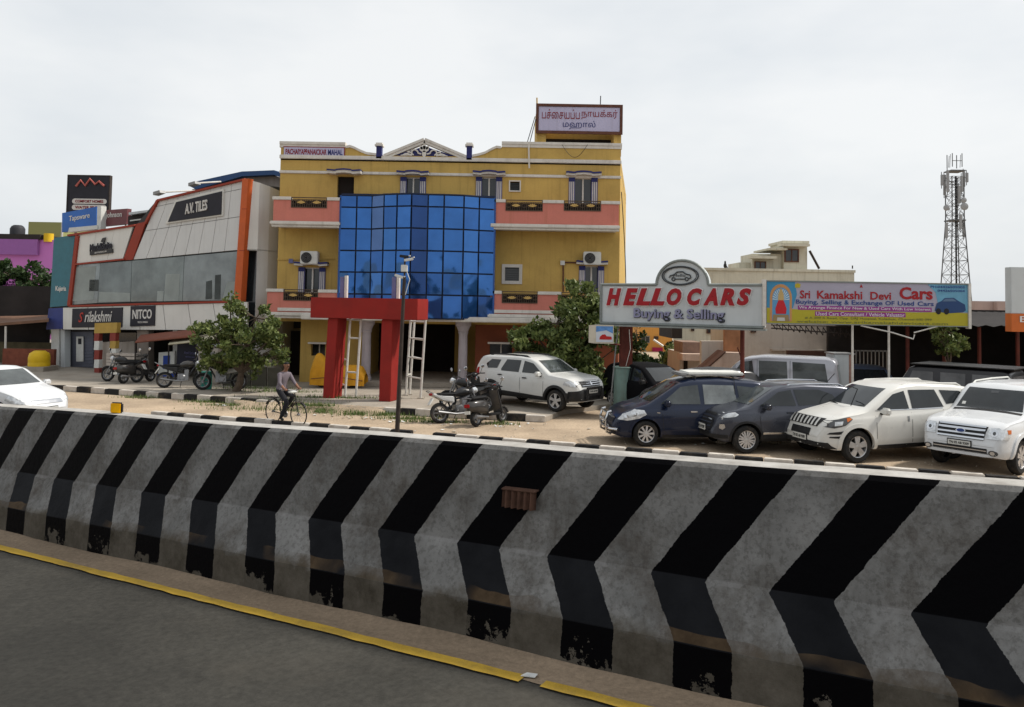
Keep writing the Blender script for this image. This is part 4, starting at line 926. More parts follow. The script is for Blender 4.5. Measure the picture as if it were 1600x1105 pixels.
hwin(oh, YO, (1003, 1014, 526, 535), False, M_grey); hwin(oh, YO, (1022, 1028, 526, 530), False); x0, x1, z0, z1 = rc(1019, 1035, 543, 550, YO); MB().box((x0, YO - .15, z0), (x1, YO - .01, z1)).build('shop_sign', mat('magenta_sign', (.36, .02, .09), .5, var=.1), oh)
MB().tube([at(1021, 531, YO - .5), at(1036, 541, YO - .5)], .09, 5).build('light_tube', M_wplas, oh)
# far low building at the edge
fl = house('low_pink_building', 'low pinkish flat roofed building beyond the used car board', 45, 8, [(1505, 1600, 471, 640), (1552, 1580, 471, 500, -.4)], mat('pinkish_wall', (.40, .30, .27), .9, var=.1, scale=.3, streak=.4))
x0, x1, z0, z1 = rc(1512, 1600, 507, 513, 38); tag(MB().prism([(x0, 38, z0), (x1, 38, z0), (x1, 42, z1 + .3), (x0, 42, z1 + .3)], (0, 0, .1)).build('tin_roof', mat('tin', (.33, .35, .38), .5, metal=.3, var=.15)), 'pale tin roof sheet beside the orange pylon sign', 'roof sheet')
# open shed of the yard, shade under its roof put into near-black colour
t = thing('car_shed', 'dark open sided shed roofed with sheets behind the parked cars', 'shed', (14, 28, 0))
xs0, xs1 = at(1296, 530, 27).x, 26.0; xk0 = at(1294, 530, 37).x
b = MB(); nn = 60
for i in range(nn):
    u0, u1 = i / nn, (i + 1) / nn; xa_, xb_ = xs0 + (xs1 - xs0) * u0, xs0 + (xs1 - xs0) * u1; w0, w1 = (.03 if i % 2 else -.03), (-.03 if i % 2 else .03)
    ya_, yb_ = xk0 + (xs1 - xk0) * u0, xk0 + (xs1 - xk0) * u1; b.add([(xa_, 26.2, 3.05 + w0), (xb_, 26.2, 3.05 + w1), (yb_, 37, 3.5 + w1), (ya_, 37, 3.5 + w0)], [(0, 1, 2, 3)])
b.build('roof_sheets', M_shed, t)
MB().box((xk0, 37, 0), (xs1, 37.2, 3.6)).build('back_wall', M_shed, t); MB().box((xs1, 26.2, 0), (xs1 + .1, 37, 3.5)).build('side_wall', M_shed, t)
for x in (1418, 1475, 1530, 1590): xx = at(x, 540, 26.5).x; MB().tube([(xx, 26.5, 0), (xx, 26.5, 3.0)], .06, 8).build('post', M_rpost, t)
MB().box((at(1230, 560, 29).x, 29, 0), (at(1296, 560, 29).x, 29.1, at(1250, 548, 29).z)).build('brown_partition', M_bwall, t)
b = MB()
for i in range(14):
    xa_ = at(1205 + i * 9, 510, 27.2).x; xb_ = at(1214 + i * 9, 510, 27.2).x; za, zb_ = 3.0 - i * .012, 2.78 - i * .02
    b.tube([(xa_, 27.2, za), (xb_, 27.2, zb_)], .018, 4); b.tube([(xb_, 27.2, zb_), (xb_, 27.2, za)], .014, 4)
b.tube([at(1205, 508, 27.2), at(1330, 510, 27.2)], .025, 5); b.tube([at(1205, 513, 27.2), at(1325, 522, 27.2)], .025, 5); b.build('roof_truss', M_dsteel, t)
b = MB()
for i in range(9): xx = at(1338 + i * 6, 570, 30).x; b.box((xx - .015, 30, .9), (xx + .015, 30.03, 2.0))
b.box((at(1336, 570, 30).x, 30, 1.95), (at(1390, 570, 30).x, 30.04, 2.0)); b.build('grille', M_grey, t)
x0, x1, z0, z1 = rc(1304, 1334, 554, 600, 25.4)
t = thing('metal_cabinet', 'grey steel cabinet with rusty side standing behind the silver van', 'cabinet', ((x0 + x1) / 2, 25.4, 0))
MB().box((x0, 25.4, 0), (x1 - .15, 26.1, z1)).build('body', M_sgrey, t, bevel=.01); MB().box((x1 - .148, 25.4, 0), (x1, 26.1, z1)).build('side', mat('rusty_paint', (.33, .2, .16), .8, var=.3, scale=5, dirt=.6, dirtcol=(.25, .06, .04)), t); MB().box((x0 - .04, 25.36, z1), (x1 + .04, 26.14, z1 + .04)).build('lid', M_grey, t)
# lattice cell tower
YT = 82
tw = thing('cell_tower', 'lattice steel mobile phone tower with antennas behind the used car board', 'tower', (at(1494, 440, YT).x, YT, 0))
M_lat = mat('lattice_steel', (.12, .125, .13), .6, metal=.3, var=.25, scale=2); M_antw = mat('antenna_white', (.28, .29, .30), .5, var=.08)
cx = at(1492.5, 400, YT).x; ztop = at(1492, 262, YT).z; zmid = at(1492, 345, YT).z
def hw(z): return .62 if z > zmid else .62 + (zmid - z) * .052
levels = [0]; z = 0
while z < ztop - 1: z += hw(z) * 1.6; levels.append(min(z, ztop))
legs = [(-1, -1), (1, -1), (1, 1), (-1, 1)]
for sx, sy in legs: MB().tube([(cx + sx * hw(z), YT + sy * hw(z), z) for z in levels], .06, 5).build('leg', M_lat, tw)
b = MB()
for i, (za, zb_) in enumerate(zip(levels, levels[1:])):
    for j in range(4):
        (ax, ay), (bx_, by_) = legs[j], legs[(j + 1) % 4]; A_ = lambda x, y, z: (cx + x * hw(z), YT + y * hw(z), z)
        b.tube([A_(ax, ay, za), A_(bx_, by_, zb_)], .024, 4); b.tube([A_(bx_, by_, za), A_(ax, ay, zb_)], .024, 4); b.tube([A_(ax, ay, zb_), A_(bx_, by_, zb_)], .024, 4)
b.build('bracing', M_lat, tw)
MB().tube([(cx - .12, YT - .4, 0), (cx - .12, YT - .4, ztop - 1)], .10, 6).build('cable_run', M_dark, tw)
for (x, y) in ((1479, 345),): pass
for yy in (345, 268): zz = at(1492, yy, YT).z; q = hw(zz) + .12; MB().box((cx - q, YT - q, zz - .06), (cx + q, YT + q, zz + .06)).build('platform', M_lat, tw)
for (x, y0_, y1_, dy) in ((1472, 273, 290, -.8), (1476, 273, 305, .6), (1481, 266, 300, -1), (1503, 275, 300, -.8), (1511, 270, 285, .2), (1506, 268, 292, .9), (1499, 290, 318, -.9), (1479, 348, 372, -.9), (1506, 345, 370, .4), (1501, 335, 358, -1)):
    a_ = at(x, y1_, YT + dy); c_ = at(x, y0_, YT + dy); MB().box((a_.x - .13, YT + dy - .08, a_.z), (a_.x + .13, YT + dy + .08, c_.z)).build('panel_antenna', M_antw, tw, bevel=.03)
    MB().tube([(a_.x, YT + dy + .1, a_.z - .3), (a_.x, YT + dy + .1, c_.z + .3)], .04, 5).build('antenna_pipe', M_lat, tw); MB().tube([(a_.x, YT + dy + .1, (a_.z + c_.z) / 2), (cx, YT, (a_.z + c_.z) / 2)], .035, 4).build('bracket', M_lat, tw)
for (x, y, r_) in ((1506, 323, .38), (1505, 313, .28), (1478, 325, .3)):
    p = at(x, y, YT - 1); MB().lathe([(0, .12), (r_ * .6, .08), (r_, -.05), (r_, -.16), (r_ * .5, -.22), (0, -.24)], p, 'y', 18).build('dish', M_antw, tw, smooth=True)
for x, y in ((1484, 245), (1482, 248), (1500, 246)): MB().tube([at(x, 262, YT), at(x + 1, y - 4, YT)], .03, 4).build('lightning_rod', M_lat, tw)
for sx, sy in legs: MB().tube([(cx + sx * .5, YT + sy * .5, ztop), (cx + sx * .5, YT + sy * .5, ztop + 1.4)], .05, 4).build('mast', M_lat, tw)
MB().box((cx - .5, YT - .52, ztop + .6), (cx + .5, YT - .48, ztop + .66)).build('mast_bar', M_lat, tw)

# ================================================================== trees
def leafmat(nm, a, c):
    m = bpy.data.materials.new(nm); m.use_nodes = True; t = m.node_tree; P = t.nodes['Principled BSDF']
    g_ = t.nodes.new('ShaderNodeNewGeometry'); r_ = t.nodes.new('ShaderNodeMix'); r_.data_type = 'RGBA'
    r_.inputs['A'].default_value = (*a, 1); r_.inputs['B'].default_value = (*c, 1); t.links.new(g_.outputs['Random Per Island'], r_.inputs['Factor']); t.links.new(r_.outputs['Result'], P.inputs['Base Color'])
    P.inputs['Roughness'].default_value = .5; P.inputs['Specular IOR Level'].default_value = .3
    tr = t.nodes.new('ShaderNodeBsdfTranslucent'); t.links.new(r_.outputs['Result'], tr.inputs['Color']); ms = t.nodes.new('ShaderNodeMixShader'); ms.inputs[0].default_value = .25
    t.links.new(P.outputs[0], ms.inputs[1]); t.links.new(tr.outputs[0], ms.inputs[2]); t.links.new(ms.outputs[0], t.nodes['Material Output'].inputs['Surface'])
    return m
M_leaf = leafmat('leaf_green', (.045, .075, .016), (.20, .235, .075)); M_leafd = leafmat('leaf_dark', (.015, .035, .010), (.05, .085, .025)); M_leafp = leafmat('leaf_purple', (.2, .06, .2), (.3, .1, .3))
M_bark = mat('bark', (.10, .075, .055), .95, var=.3, scale=6, bump=.5)
def leaves(b, c, rad, n, size, rg, hollow=.35):
    for _ in range(n):
        v = Vector((rg.gauss(0, 1), rg.gauss(0, 1), rg.gauss(0, 1))).normalized(); r_ = hollow + (1 - hollow) * rg.random() ** .6
        p = c + Vector((v.x * rad[0], v.y * rad[1], v.z * rad[2])) * r_ * (1 + .25 * rg.uniform(-1, 1))
        d = (v + Vector((rg.uniform(-1, 1), rg.uniform(-1, 1), rg.uniform(-.9, .5)))).normalized(); s_ = d.orthogonal().normalized(); s_.rotate(Matrix.Rotation(rg.uniform(0, 6.28), 3, d)) if False else None
        a_ = rg.uniform(0, 6.28); q = d.cross(s_); s2 = s_ * math.cos(a_) + q * math.sin(a_); L_ = size * rg.uniform(.6, 1.3); w = L_ * .3
        e = d.cross(s2).normalized()
        b.add([p, p + s2 * L_ * .5 + e * w + d * w * .3, p + s2 * L_ + d * -.1 * L_, p + s2 * L_ * .5 - e * w + d * w * .3], [(0, 1, 2), (0, 2, 3)])
def tree(nm, label, base, blobs, nleaf, size, m=M_leaf, seed=1, trunk=.12, cat='tree', group=None, m2=None):
    """blobs: (centre, (rx, ry, rz)); limbs run from the trunk to each, leaves fill ragged clumps round them"""
    rg = random.Random(seed); base = Vector(base); t = thing(nm, label, cat, base, group=group)
    mid = sum((Vector(c) for c, _ in blobs), Vector()) / len(blobs); low = min(c[2] - r[2] for c, r in blobs)
    fork = base.lerp(Vector((mid.x, mid.y, low)), .8) + Vector((0, 0, .15))
    w = MB().tube([base - Vector((0, 0, .1)), base.lerp(fork, .5) + Vector((rg.uniform(-.08, .08), 0, 0)), fork], [trunk * 1.2, trunk, trunk * .8], 9)
    cr = MB(); tot = sum(r[0] * r[1] * r[2] for c, r in blobs)
    for c, r in blobs:
        c = Vector(c); w.tube([fork, fork.lerp(c, .5) + Vector((rg.uniform(-.15, .15), rg.uniform(-.15, .15), .1)), c], [trunk * .55, trunk * .35, trunk * .15], 6)
        k = max(6, int(9 * (r[0] * r[1] * r[2]) ** .33 + 4))
        for _ in range(k):
            v = Vector((rg.gauss(0, 1), rg.gauss(0, 1), rg.gauss(0, 1))).normalized(); q = c + Vector((v.x * r[0], v.y * r[1], v.z * r[2])) * rg.uniform(.4, 1.22); rr_ = min(r) * rg.uniform(.22, .5)
            w.tube([c, c.lerp(q, .6) + Vector((0, 0, .04)), q], [trunk * .15, trunk * .1, trunk * .05], 4)
            leaves(cr, q, (rr_ * 1.25, rr_ * 1.25, rr_ * .8), int(nleaf * r[0] * r[1] * r[2] / tot / k * rg.uniform(.4, 1.3)) + 4, size, rg)
    w.build('trunk', M_bark, t, smooth=True); cr.build('crown', m, t)
    return t
def bl_(x, y, Y, rx, ry, rz): return (tuple(at(x, y, Y)), (rx, ry, rz))
YA = 29.2
tree('roadside_tree', 'spreading green tree on the footpath left of the red gateway', (at(368, 600, YA).x, YA, .15),
     [bl_(330, 522, YA, .75, .8, .5), bl_(365, 505, YA, .7, .8, .55), bl_(400, 497, YA - .3, .8, .9, .55), bl_(424, 528, YA, .6, .8, .55), bl_(385, 540, YA - .4, .95, 1, .6), bl_(350, 545, YA, .7, .8, .5), bl_(360, 480, YA, .28, .3, .4), bl_(410, 555, YA, .7, .8, .35), bl_(345, 566, YA, .7, .7, .35), bl_(388, 568, YA, .8, .8, .35), bl_(425, 560, YA - .2, .5, .7, .4)], 8000, .17, M_leaf, 2, .13)
YA = 29.3
tree('yard_tree', 'broad dark green tree behind the white car beside the hall', (at(880, 620, YA).x, YA, .15),
     [bl_(925, 462, YA, .75, .9, .6), bl_(905, 485, YA, .9, 1, .7), bl_(870, 505, YA, .9, 1, .6), bl_(838, 525, YA, .85, .9, .6), bl_(812, 545, YA, .6, .7, .4), bl_(930, 515, YA, .9, 1, .8), bl_(885, 545, YA, 1.1, 1.1, .8), bl_(935, 565, YA, .8, .9, .9), bl_(850, 560, YA, .8, .9, .45), bl_(905, 585, YA, 1, .9, .7), bl_(870, 585, YA, .9, .9, .6)], 15000, .20, M_leaf, 3, .16)
YA = 26.0
tree('yard_sapling', 'small leafy tree growing under the used car board', (at(1484, 590, YA).x, YA, 0), [bl_(1484, 520, YA, .45, .5, .35), bl_(1470, 535, YA, .3, .4, .3), bl_(1496, 538, YA, .35, .4, .3), bl_(1482, 552, YA, .35, .4, .25)], 1600, .14, M_leaf, 4, .05)
YA = 48
tree('back_tree', 'dark green tree mass below the orange house', (at(1025, 600, YA).x, YA, 0), [bl_(1015, 572, YA, 1.3, 1.2, .8), bl_(1042, 575, YA, 1.2, 1.2, .8), bl_(1055, 560, YA, .8, .8, .9), bl_(1000, 590, YA, 1.2, 1, .6)], 3000, .28, M_leafd, 5, .15)
tree('back_tree', 'tall narrow tree beside the oxide red sign post', (at(994, 600, 44).x, 44, 0), [bl_(994, 520, 44, .45, .6, 1.2), bl_(995, 552, 44, .5, .6, 1.0), bl_(992, 580, 44, .7, .7, .8)], 1500, .25, M_leafd, 6, .1)
tree('back_tree', 'leafy shrub between the brown hut and the orange house', (at(1085, 600, 40).x, 40.5, 0), [bl_(1050, 570, 41, .5, .6, 1.0), bl_(1080, 583, 40, .7, .7, .5)], 1200, .25, M_leaf, 16, .08)
# ================================================================== vehicles
def paint(nm, col, metal=.0, rough=.3, coat=.45): return mat(nm, col, rough, metal=metal, var=.04, scale=2, spec=.3, coat=coat, dirt=.03, dirtcol=tuple(.6 * c + .4 * d for c, d in zip(col, (.3, .24, .17))))
M_tyre = mat('tyre', (.018, .018, .018), .85, var=.3, scale=10, dirt=.35, dirtcol=(.12, .095, .07)); M_alloy = mat('alloy', (.55, .55, .56), .35, metal=.8, var=.12, scale=8); M_chrome = mat('chrome', (.62, .63, .65), .15, metal=1, var=0)
M_trim = mat('black_trim', (.018, .018, .019), .55, var=.2, scale=6, dirt=.25, dirtcol=(.08, .065, .05)); M_lamp = mat('lamp_lens', (.58, .60, .62), .12, metal=.3, var=.3, scale=14, spec=.7); M_lampd = mat('lamp_dark', (.05, .052, .055), .15, var=.3, scale=10, spec=.7)
M_tred = mat('tail_red', (.30, .01, .012), .25, var=.1); M_ambl = mat('lamp_amber', (.55, .14, .03), .25, var=.1); M_plate = mat('plate_white', (.58, .58, .55), .6, var=.05); M_pl_t = mat('plate_text', (.03, .03, .03), .6, var=0)
M_wglass = mat('car_glass', (.020, .023, .025), .05, var=.4, scale=1.2, spec=.5); M_wglass2 = mat('car_glass_pale', (.055, .063, .064), .05, var=.5, scale=1.6, spec=.55); M_wglass3 = mat('car_glass_clear', (.19, .205, .205), .06, var=.5, scale=1.8, spec=.5)
M_seat = mat('seat_cloth', (.09, .085, .08), .9, var=.2)
def interp(pts, x):
    if x <= pts[0][0]: return pts[0][1]
    for (a, u), (b, v) in zip(pts, pts[1:]):
        if x <= b:
            t = (x - a) / (b - a) if b > a else 1
            return u + (v - u) * t
    return pts[-1][1]
def smooth_interp(pts, x, r=.06):
    return sum(interp(pts, x + r * d) for d in (-1, -.5, 0, .5, 1)) / 5
class Car:
    def __init__(s, nm, label, cat, loc, heading, spec, body_m, group=None):
        s.t = thing(nm, label, cat, loc, heading, group); s.S = spec; S = spec
        L, Wd = S['L'], S['W']; hl = L / 2
        top, bot, belt, plan = S['top'], S['bot'], S['belt'], S['plan']
        xs = sorted(set([round(-hl + L * i / 46, 4) for i in range(47)] + [hl - .015, hl - .05, hl - .1, -hl + .015, -hl + .05, -hl + .1]))
        secs = []
        for x in xs:
            w = Wd / 2 * smooth_interp(plan, x, .03); zt = smooth_interp(top, x, S.get('soft', .05)); zb = interp(bot, x); bl = min(smooth_interp(belt, x), zt - .05); gh = zt - bl
            wr = .955 * w - S.get('tumble', .24) * gh; e = min(.1, gh * .9)
            k = S.get('flare', .02)
            half = [(0, zb), (.7 * w, zb), (.93 * w, zb + .015), (w * .985, zb + .09), (w * 1.0, zb + .3 * (bl - zb)), (w, zb + .62 * (bl - zb)), (.99 * w, bl - .07), (.965 * w, bl - .015), (.95 * w, bl + .008),
                    (.95 * w + (wr - .95 * w) * .5, bl + gh * .5), (wr + .012, zt - e * .75), (wr - .02, zt - e * .32), (wr - .085, zt - .012), (wr * .5, zt + .012), (0, zt + .02)]
            secs.append([(x, y, z) for y, z in half])
        n = len(secs[0]); vs = []; ring = 2 * (n - 1)
        for sc in secs: vs += sc + [(x, -y, z) for x, y, z in sc[-2:0:-1]]
        fs = []
        for i in range(len(secs) - 1):
            for j in range(ring): fs.append([i * ring + j, i * ring + (j + 1) % ring, (i + 1) * ring + (j + 1) % ring, (i + 1) * ring + j][::-1])
        # caps as quad strips between the two halves
        for base, flip in ((0, False), ((len(secs) - 1) * ring, True)):
            for j in range(n - 1):
                a, b, c, d = base + j, base + j + 1, base + (ring - j - 1) % ring, base + (ring - j) % ring
                f = [a, b, c, d]; f = [q for i_, q in enumerate(f) if q not in f[:i_]]
                fs.append(f if not flip else f[::-1])
        b = MB(); b.add(vs, fs)
        o = b.build('body', body_m, s.t, local=True); me = o.data
        bm = bmesh.new(); bm.from_mesh(me); bmesh.ops.recalc_face_normals(bm, faces=bm.faces); bm.to_mesh(me)
        s.bvh = BVHTree.FromBMesh(bm); bm.free()
        # wheel wells
        r = S['wr']; cutters = []
        for wx in S['wx']:
            c = MB().lathe([(r * 1.16, -3), (r * 1.16, 3)], (wx, 0, r * 1.02), 'y', 28); 
            cb = MB().lathe([(r * 1.17, Wd / 2 - .34), (r * 1.17, Wd / 2 + .3)], (wx, 0, r * 1.03), 'y', 28).lathe([(r * 1.17, -Wd / 2 - .3), (r * 1.17, -Wd / 2 + .34)], (wx, 0, r * 1.03), 'y', 28)
            co = cb.build('cut', M_trim); bm = bmesh.new(); bm.from_mesh(co.data); bmesh.ops.recalc_face_normals(bm, faces=bm.faces); bm.to_mesh(co.data); bm.free(); co.matrix_world = s.t.matrix_basis.copy(); cutters.append(co)
            md = o.modifiers.new('b', 'BOOLEAN'); md.operation = 'DIFFERENCE'; md.object = co; md.solver = 'EXACT'; md.material_mode = 'TRANSFER'
        dg = bpy.context.evaluated_depsgraph_get(); nm_ = bpy.data.meshes.new_from_object(o.evaluated_get(dg)); o.modifiers.clear(); o.data = nm_
        for c in cutters: bpy.data.objects.remove(c)
        bm = bmesh.new(); bm.from_mesh(nm_)
        for f in bm.faces: f.smooth = True
        for e in bm.edges:
            if len(e.link_faces) == 2 and e.calc_face_angle(0) > R(38): e.smooth = False
        bm.to_mesh(nm_); bm.free(); s.body = o
        s.wheels()
    def patch(s, name, poly, axis, m, off=.006, maxlen=.09, parent=None, sub=None, both=None):
        """A panel laid on the body: poly in the plane seen along the axis ('l','r' sides: (x,z); 'f','b' ends: (y,z); 't': (x,y))."""
        if both: return [s.patch(name, poly, a, m, off, maxlen, parent) for a in both]
        bm = bmesh.new(); far = 6
        mk = {'l': lambda u, v: Vector((u, far, v)), 'r': lambda u, v: Vector((u, -far, v)), 'f': lambda u, v: Vector((far, u, v)), 'b': lambda u, v: Vector((-far, u, v)), 't': lambda u, v: Vector((u, v, far))}[axis]
        d = {'l': Vector((0, -1, 0)), 'r': Vector((0, 1, 0)), 'f': Vector((-1, 0, 0)), 'b': Vector((1, 0, 0)), 't': Vector((0, 0, -1))}[axis]
        f = bm.faces.new([bm.verts.new(mk(*p)) for p in poly]); bmesh.ops.triangulate(bm, faces=[f])
        for _ in range(5):
            es = [e for e in bm.edges if e.calc_length() > maxlen]
            if not es: break
            bmesh.ops.subdivide_edges(bm, edges=es, cuts=1); bmesh.ops.triangulate(bm, faces=bm.faces)
        for v in bm.verts:
            h = s.bvh.ray_cast(v.co, d)
            if h[0] is None:
                q = s.bvh.find_nearest(v.co + d * (far - s.S['W'] / 2 if axis in 'lr' else far - s.S['L'] / 2)); h = (q[0], q[1])
            nn = h[1] if h[1].dot(d) < 0 else -h[1]; v.co = h[0] + nn * off
        bmesh.ops.recalc_face_normals(bm, faces=bm.faces)
        if sum((f.normal.dot(d) for f in bm.faces)) > 0: bmesh.ops.reverse_faces(bm, faces=bm.faces)
        for f in bm.faces: f.smooth = True
        me = bpy.data.meshes.new(name); bm.to_mesh(me); bm.free(); me.materials.append(m)
        return link(name, me, parent or s.t, True)
    def seam(s, pts, w=.012, axis='l', m=None):
        for a, b in zip(pts, pts[1:]):
            a, b = Vector((*a, 0)), Vector((*b, 0)); d = (b - a).normalized() * w / 2; n = Vector((-d.y, d.x, 0))
            s.patch('panel_gap', [(a - n)[:2], (b - n)[:2], (b + n)[:2], (a + n)[:2]], None, m or M_trim, .003, .2, both='lr')
    def wheels(s):
        S = s.S; r = S['wr']; tw = .2; tr = S['W'] / 2 - .115 + S.get('track', 0)
        for wx in S['wx']:
            for sy in (1, -1):
                prof = [(r * .66, -tw / 2), (r * .9, -tw / 2), (r * .975, -tw * .36), (r, -tw * .2), (r, tw * .2), (r * .975, tw * .36), (r * .9, tw / 2), (r * .66, tw / 2), (r * .64, tw * .3), (r * .64, -tw * .3), (r * .66, -tw / 2)]
                w = MB().lathe(prof, (wx, sy * tr, r), 'y', 30, False).build('wheel', M_tyre, s.t, smooth=True, local=True)
                q = MB(); yo = sy * (tr + tw * .36); yi = sy * (tr + tw * .1)
                q.lathe([(r * .66, sy * tw * .46), (r * .62, sy * tw * .44), (r * .59, sy * tw * .2), (r * .59, -sy * tw * .2)] if True else [], (wx, sy * tr, r), 'y', 30, False)
                ns = S.get('spokes', 5); dbl = S.get('dbl', False)
                for i in range(ns):
                    for da in ((-.17, .17) if dbl else (0,)):
                        a = 2 * math.pi * i / ns + .3 + da; ca, sa = math.cos(a), math.sin(a); pa = Vector((-sa, 0, ca)); pr = Vector((ca, 0, sa)); c = Vector((wx, yo, r)); hw_ = r * S.get('spw', .11) * (.62 if dbl else 1)
                        pts = [c + pr * r * .12 - pa * hw_ * .8, c + pr * r * .61 - pa * hw_ * 1.15, c + pr * r * .61 + pa * hw_ * 1.15, c + pr * r * .12 + pa * hw_ * .8]
                        q.prism([p + Vector((0, -sy * .02, 0)) for p in pts], (0, sy * .03, 0))
                q.lathe([(0, sy * .012), (r * .15, sy * .008), (r * .18, -sy * .02)], (wx, yo, r), 'y', 14)
                ro = q.build('rim', S.get('rim_m', M_alloy), w, local=True)
                k = MB().lathe([(r * .6, 0), (0, 0)], (wx, yi - sy * .05, r), 'y', 20, False)
                k.build('brake_disc', M_trim, w, local=True)
    def arch(s, m, wd=.06, prout=.02):
        S = s.S; r = S['wr']
        for wx in S['wx']:
            for sy in (1, -1):
                b = MB(); rows = []
                for i in range(25):
                    a = R(-12) + R(204) * i / 24; ring_ = []
                    for rr_ in (r * 1.15, r * 1.15 + wd):
                        p = Vector((wx + rr_ * math.cos(a), sy * 6, r * 1.03 + rr_ * math.sin(a)))
                        if p.z < interp(S['bot'], p.x) + .02: p.z = interp(S['bot'], p.x) + .02
                        h = s.bvh.ray_cast(p, Vector((0, -sy, 0))); ring_.append((h[0] if h[0] else Vector((p.x, sy * S['W'] / 2 * .97, p.z))))
                    a_, b_ = ring_; rows.append([a_ + Vector((0, -sy * .05, 0)), a_ + Vector((0, sy * prout, 0)), b_ + Vector((0, sy * prout * .8, 0)), b_ + Vector((0, sy * .002, 0))])
                for p, q in zip(rows, rows[1:]):
                    o = len(b.v); b.v += p + q
                    for j in range(3):
                        f = [o + j, o + j + 1, o + 5 + j, o + 4 + j]; b.f.append(f if sy < 0 else f[::-1]); b.mi.append(0)
                b.build('wheel_arch', m, s.t, smooth=True, local=True)
    def mirror(s, x, z, m):
        for sy in (1, -1):
            h = s.bvh.ray_cast(Vector((x, sy * 4, z - .04)), Vector((0, -sy, 0))); y = h[0].y if h[0] else sy * s.S['W'] / 2 * .9
            b = MB().box((x - .07, -.11, -.075), (x + .09, .11, .085), None)
            for v in b.v: v.x = x + (v.x - x) * (1 if v.x < x else .8); v.y += y + sy * .16; v.z += z
            o = b.build('mirror', m, s.t, bevel=.035, seg=3, local=True)
            MB().box((x - .03, min(y - sy * .03, y + sy * .1), z - .075), (x + .04, max(y - sy * .03, y + sy * .1), z - .035)).build('mirror_arm', M_trim, o, local=True)
    def handle(s, x, z, m):
        for sy in (1, -1):
            h = s.bvh.ray_cast(Vector((x, sy * 4, z)), Vector((0, -sy, 0))); y = h[0].y
            MB().box((x - .09, y - .012 + sy * .025, z - .018), (x + .09, y + .012 + sy * .025, z + .018)).build('door_handle', m, s.t, bevel=.008, local=True)
    def rails(s, x0, x1, z, y, m, r=.022):
        for sy in (1, -1): MB().tube([(x0, sy * y, z - .06), (x0 + .12, sy * y, z), ((x0 + x1) / 2, sy * y, z + .012), (x1 - .15, sy * y, z - .005), (x1, sy * y, z - .07)], r, 8).build('roof_rail', m, s.t, smooth=True, local=True)
    def plate(s, end, z, w=.46, h=.115, body='TN 02 AB 9309', y=0):
        d = 1 if end == 'f' else -1; x = d * 6
        hit = s.bvh.ray_cast(Vector((x, y, z)), Vector((-d, 0, 0))); px_ = hit[0].x + d * .02
        o = MB().box((min(px_, px_ + d * .012), y - w / 2, z - h / 2), (max(px_, px_ + d * .012), y + w / 2, z + h / 2)).build('number_plate', M_plate, s.t, local=True)
        text('plate_lettering', body, M_pl_t, o, (px_ + d * .015, y, z), (0, d, 0), (0, 0, 1), fit=(w * .88, h * .55), extrude=.002, offset=.02, local=True)
        MB().box((min(px_, px_ - d * .012), y - w / 2 - .02, z - h / 2 - .02), (max(px_, px_ - d * .012), y + w / 2 + .02, z + h / 2 + .02)).build('plate_holder', M_trim, o, local=True)
    def bars(s, name, segs, m, axis='f', parent=None, off=.012):
        for p in segs: s.patch(name, p, axis, m, off, .12, parent)
    def wiper(s, x, z, y0, y1):
        pass
def side(poly): return poly

# --- dark blue people carrier with bull bar
H = math.atan2
def place(wheel_px, th, spec, z=0, front_index=0, sy=1):
    """Centre of a car whose near front wheel stands at that pixel; heading angle th of its forward axis."""
    g_ = gp(*wheel_px, z); f = Vector((math.cos(th), math.sin(th), 0)); l = Vector((-math.sin(th), math.cos(th), 0))
    wx = spec['wx'][0]; return g_ - f * wx - l * (sy * (spec['W'] / 2 - .06)), th

S1_ = dict(L=4.27, W=1.70, wr=.32, wx=(1.33, -1.41), spokes=9, spw=.075, rim_m=M_alloy,
    top=[(-2.135, .75), (-2.12, 1.0), (-2.06, 1.3), (-1.9, 1.55), (-1.6, 1.63), (-.6, 1.685), (.1, 1.655), (.45, 1.57), (1.25, 1.06), (1.5, .99), (1.85, .87), (2.03, .72), (2.12, .58), (2.135, .45)],
    bot=[(-2.135, .42), (-1.9, .24), (1.9, .2), (2.135, .27)], belt=[(-2.1, 1.10), (-.5, 1.0), (1.2, .93), (2.1, .85)], plan=[(-2.135, .82), (-2.05, .92), (-1.6, .985), (0, 1), (1.3, .985), (1.75, .93), (2.0, .82), (2.135, .62)])
P_blue = paint('paint_blue', (.006, .012, .034), .3)
loc, th = place((1009, 698), R(180 + 5), S1_)
c = Car('people_carrier', 'dark blue people carrier with chrome bull bar and roof rack, nearest the sign post', 'car', loc, th, S1_, P_blue, 'cars parked in the used car yard')
c.patch('windscreen', [(-.60, 1.10), (.60, 1.10), (.52, 1.56), (-.52, 1.56)], 'f', M_wglass)
c.patch('side_window', [(.95, 1.06), (.42, 1.48), (-.02, 1.535), (-.07, 1.06)], None, M_wglass2, both='lr'); c.patch('side_window', [(-.17, 1.06), (-.15, 1.54), (-.95, 1.525), (-1.02, 1.08)], None, M_wglass3, both='lr'); c.patch('quarter_window', [(-1.1, 1.10), (-1.04, 1.52), (-1.55, 1.47), (-1.75, 1.27), (-1.72, 1.16)], None, M_wglass2, both='lr')
c.patch('rear_window', [(-.55, 1.15), (.55, 1.15), (.5, 1.5), (-.5, 1.5)], 'b', M_wglass)
c.patch('headlight', [(1.32, .80), (1.38, .90), (1.62, .92), (1.9, .80), (2.02, .66), (1.8, .64), (1.5, .70)], None, M_lamp, both='lr', off=.01)
c.patch('lower_cladding', [(.93, .23), (.93, .30), (-.98, .30), (-.98, .25)], None, M_trim, both='lr')
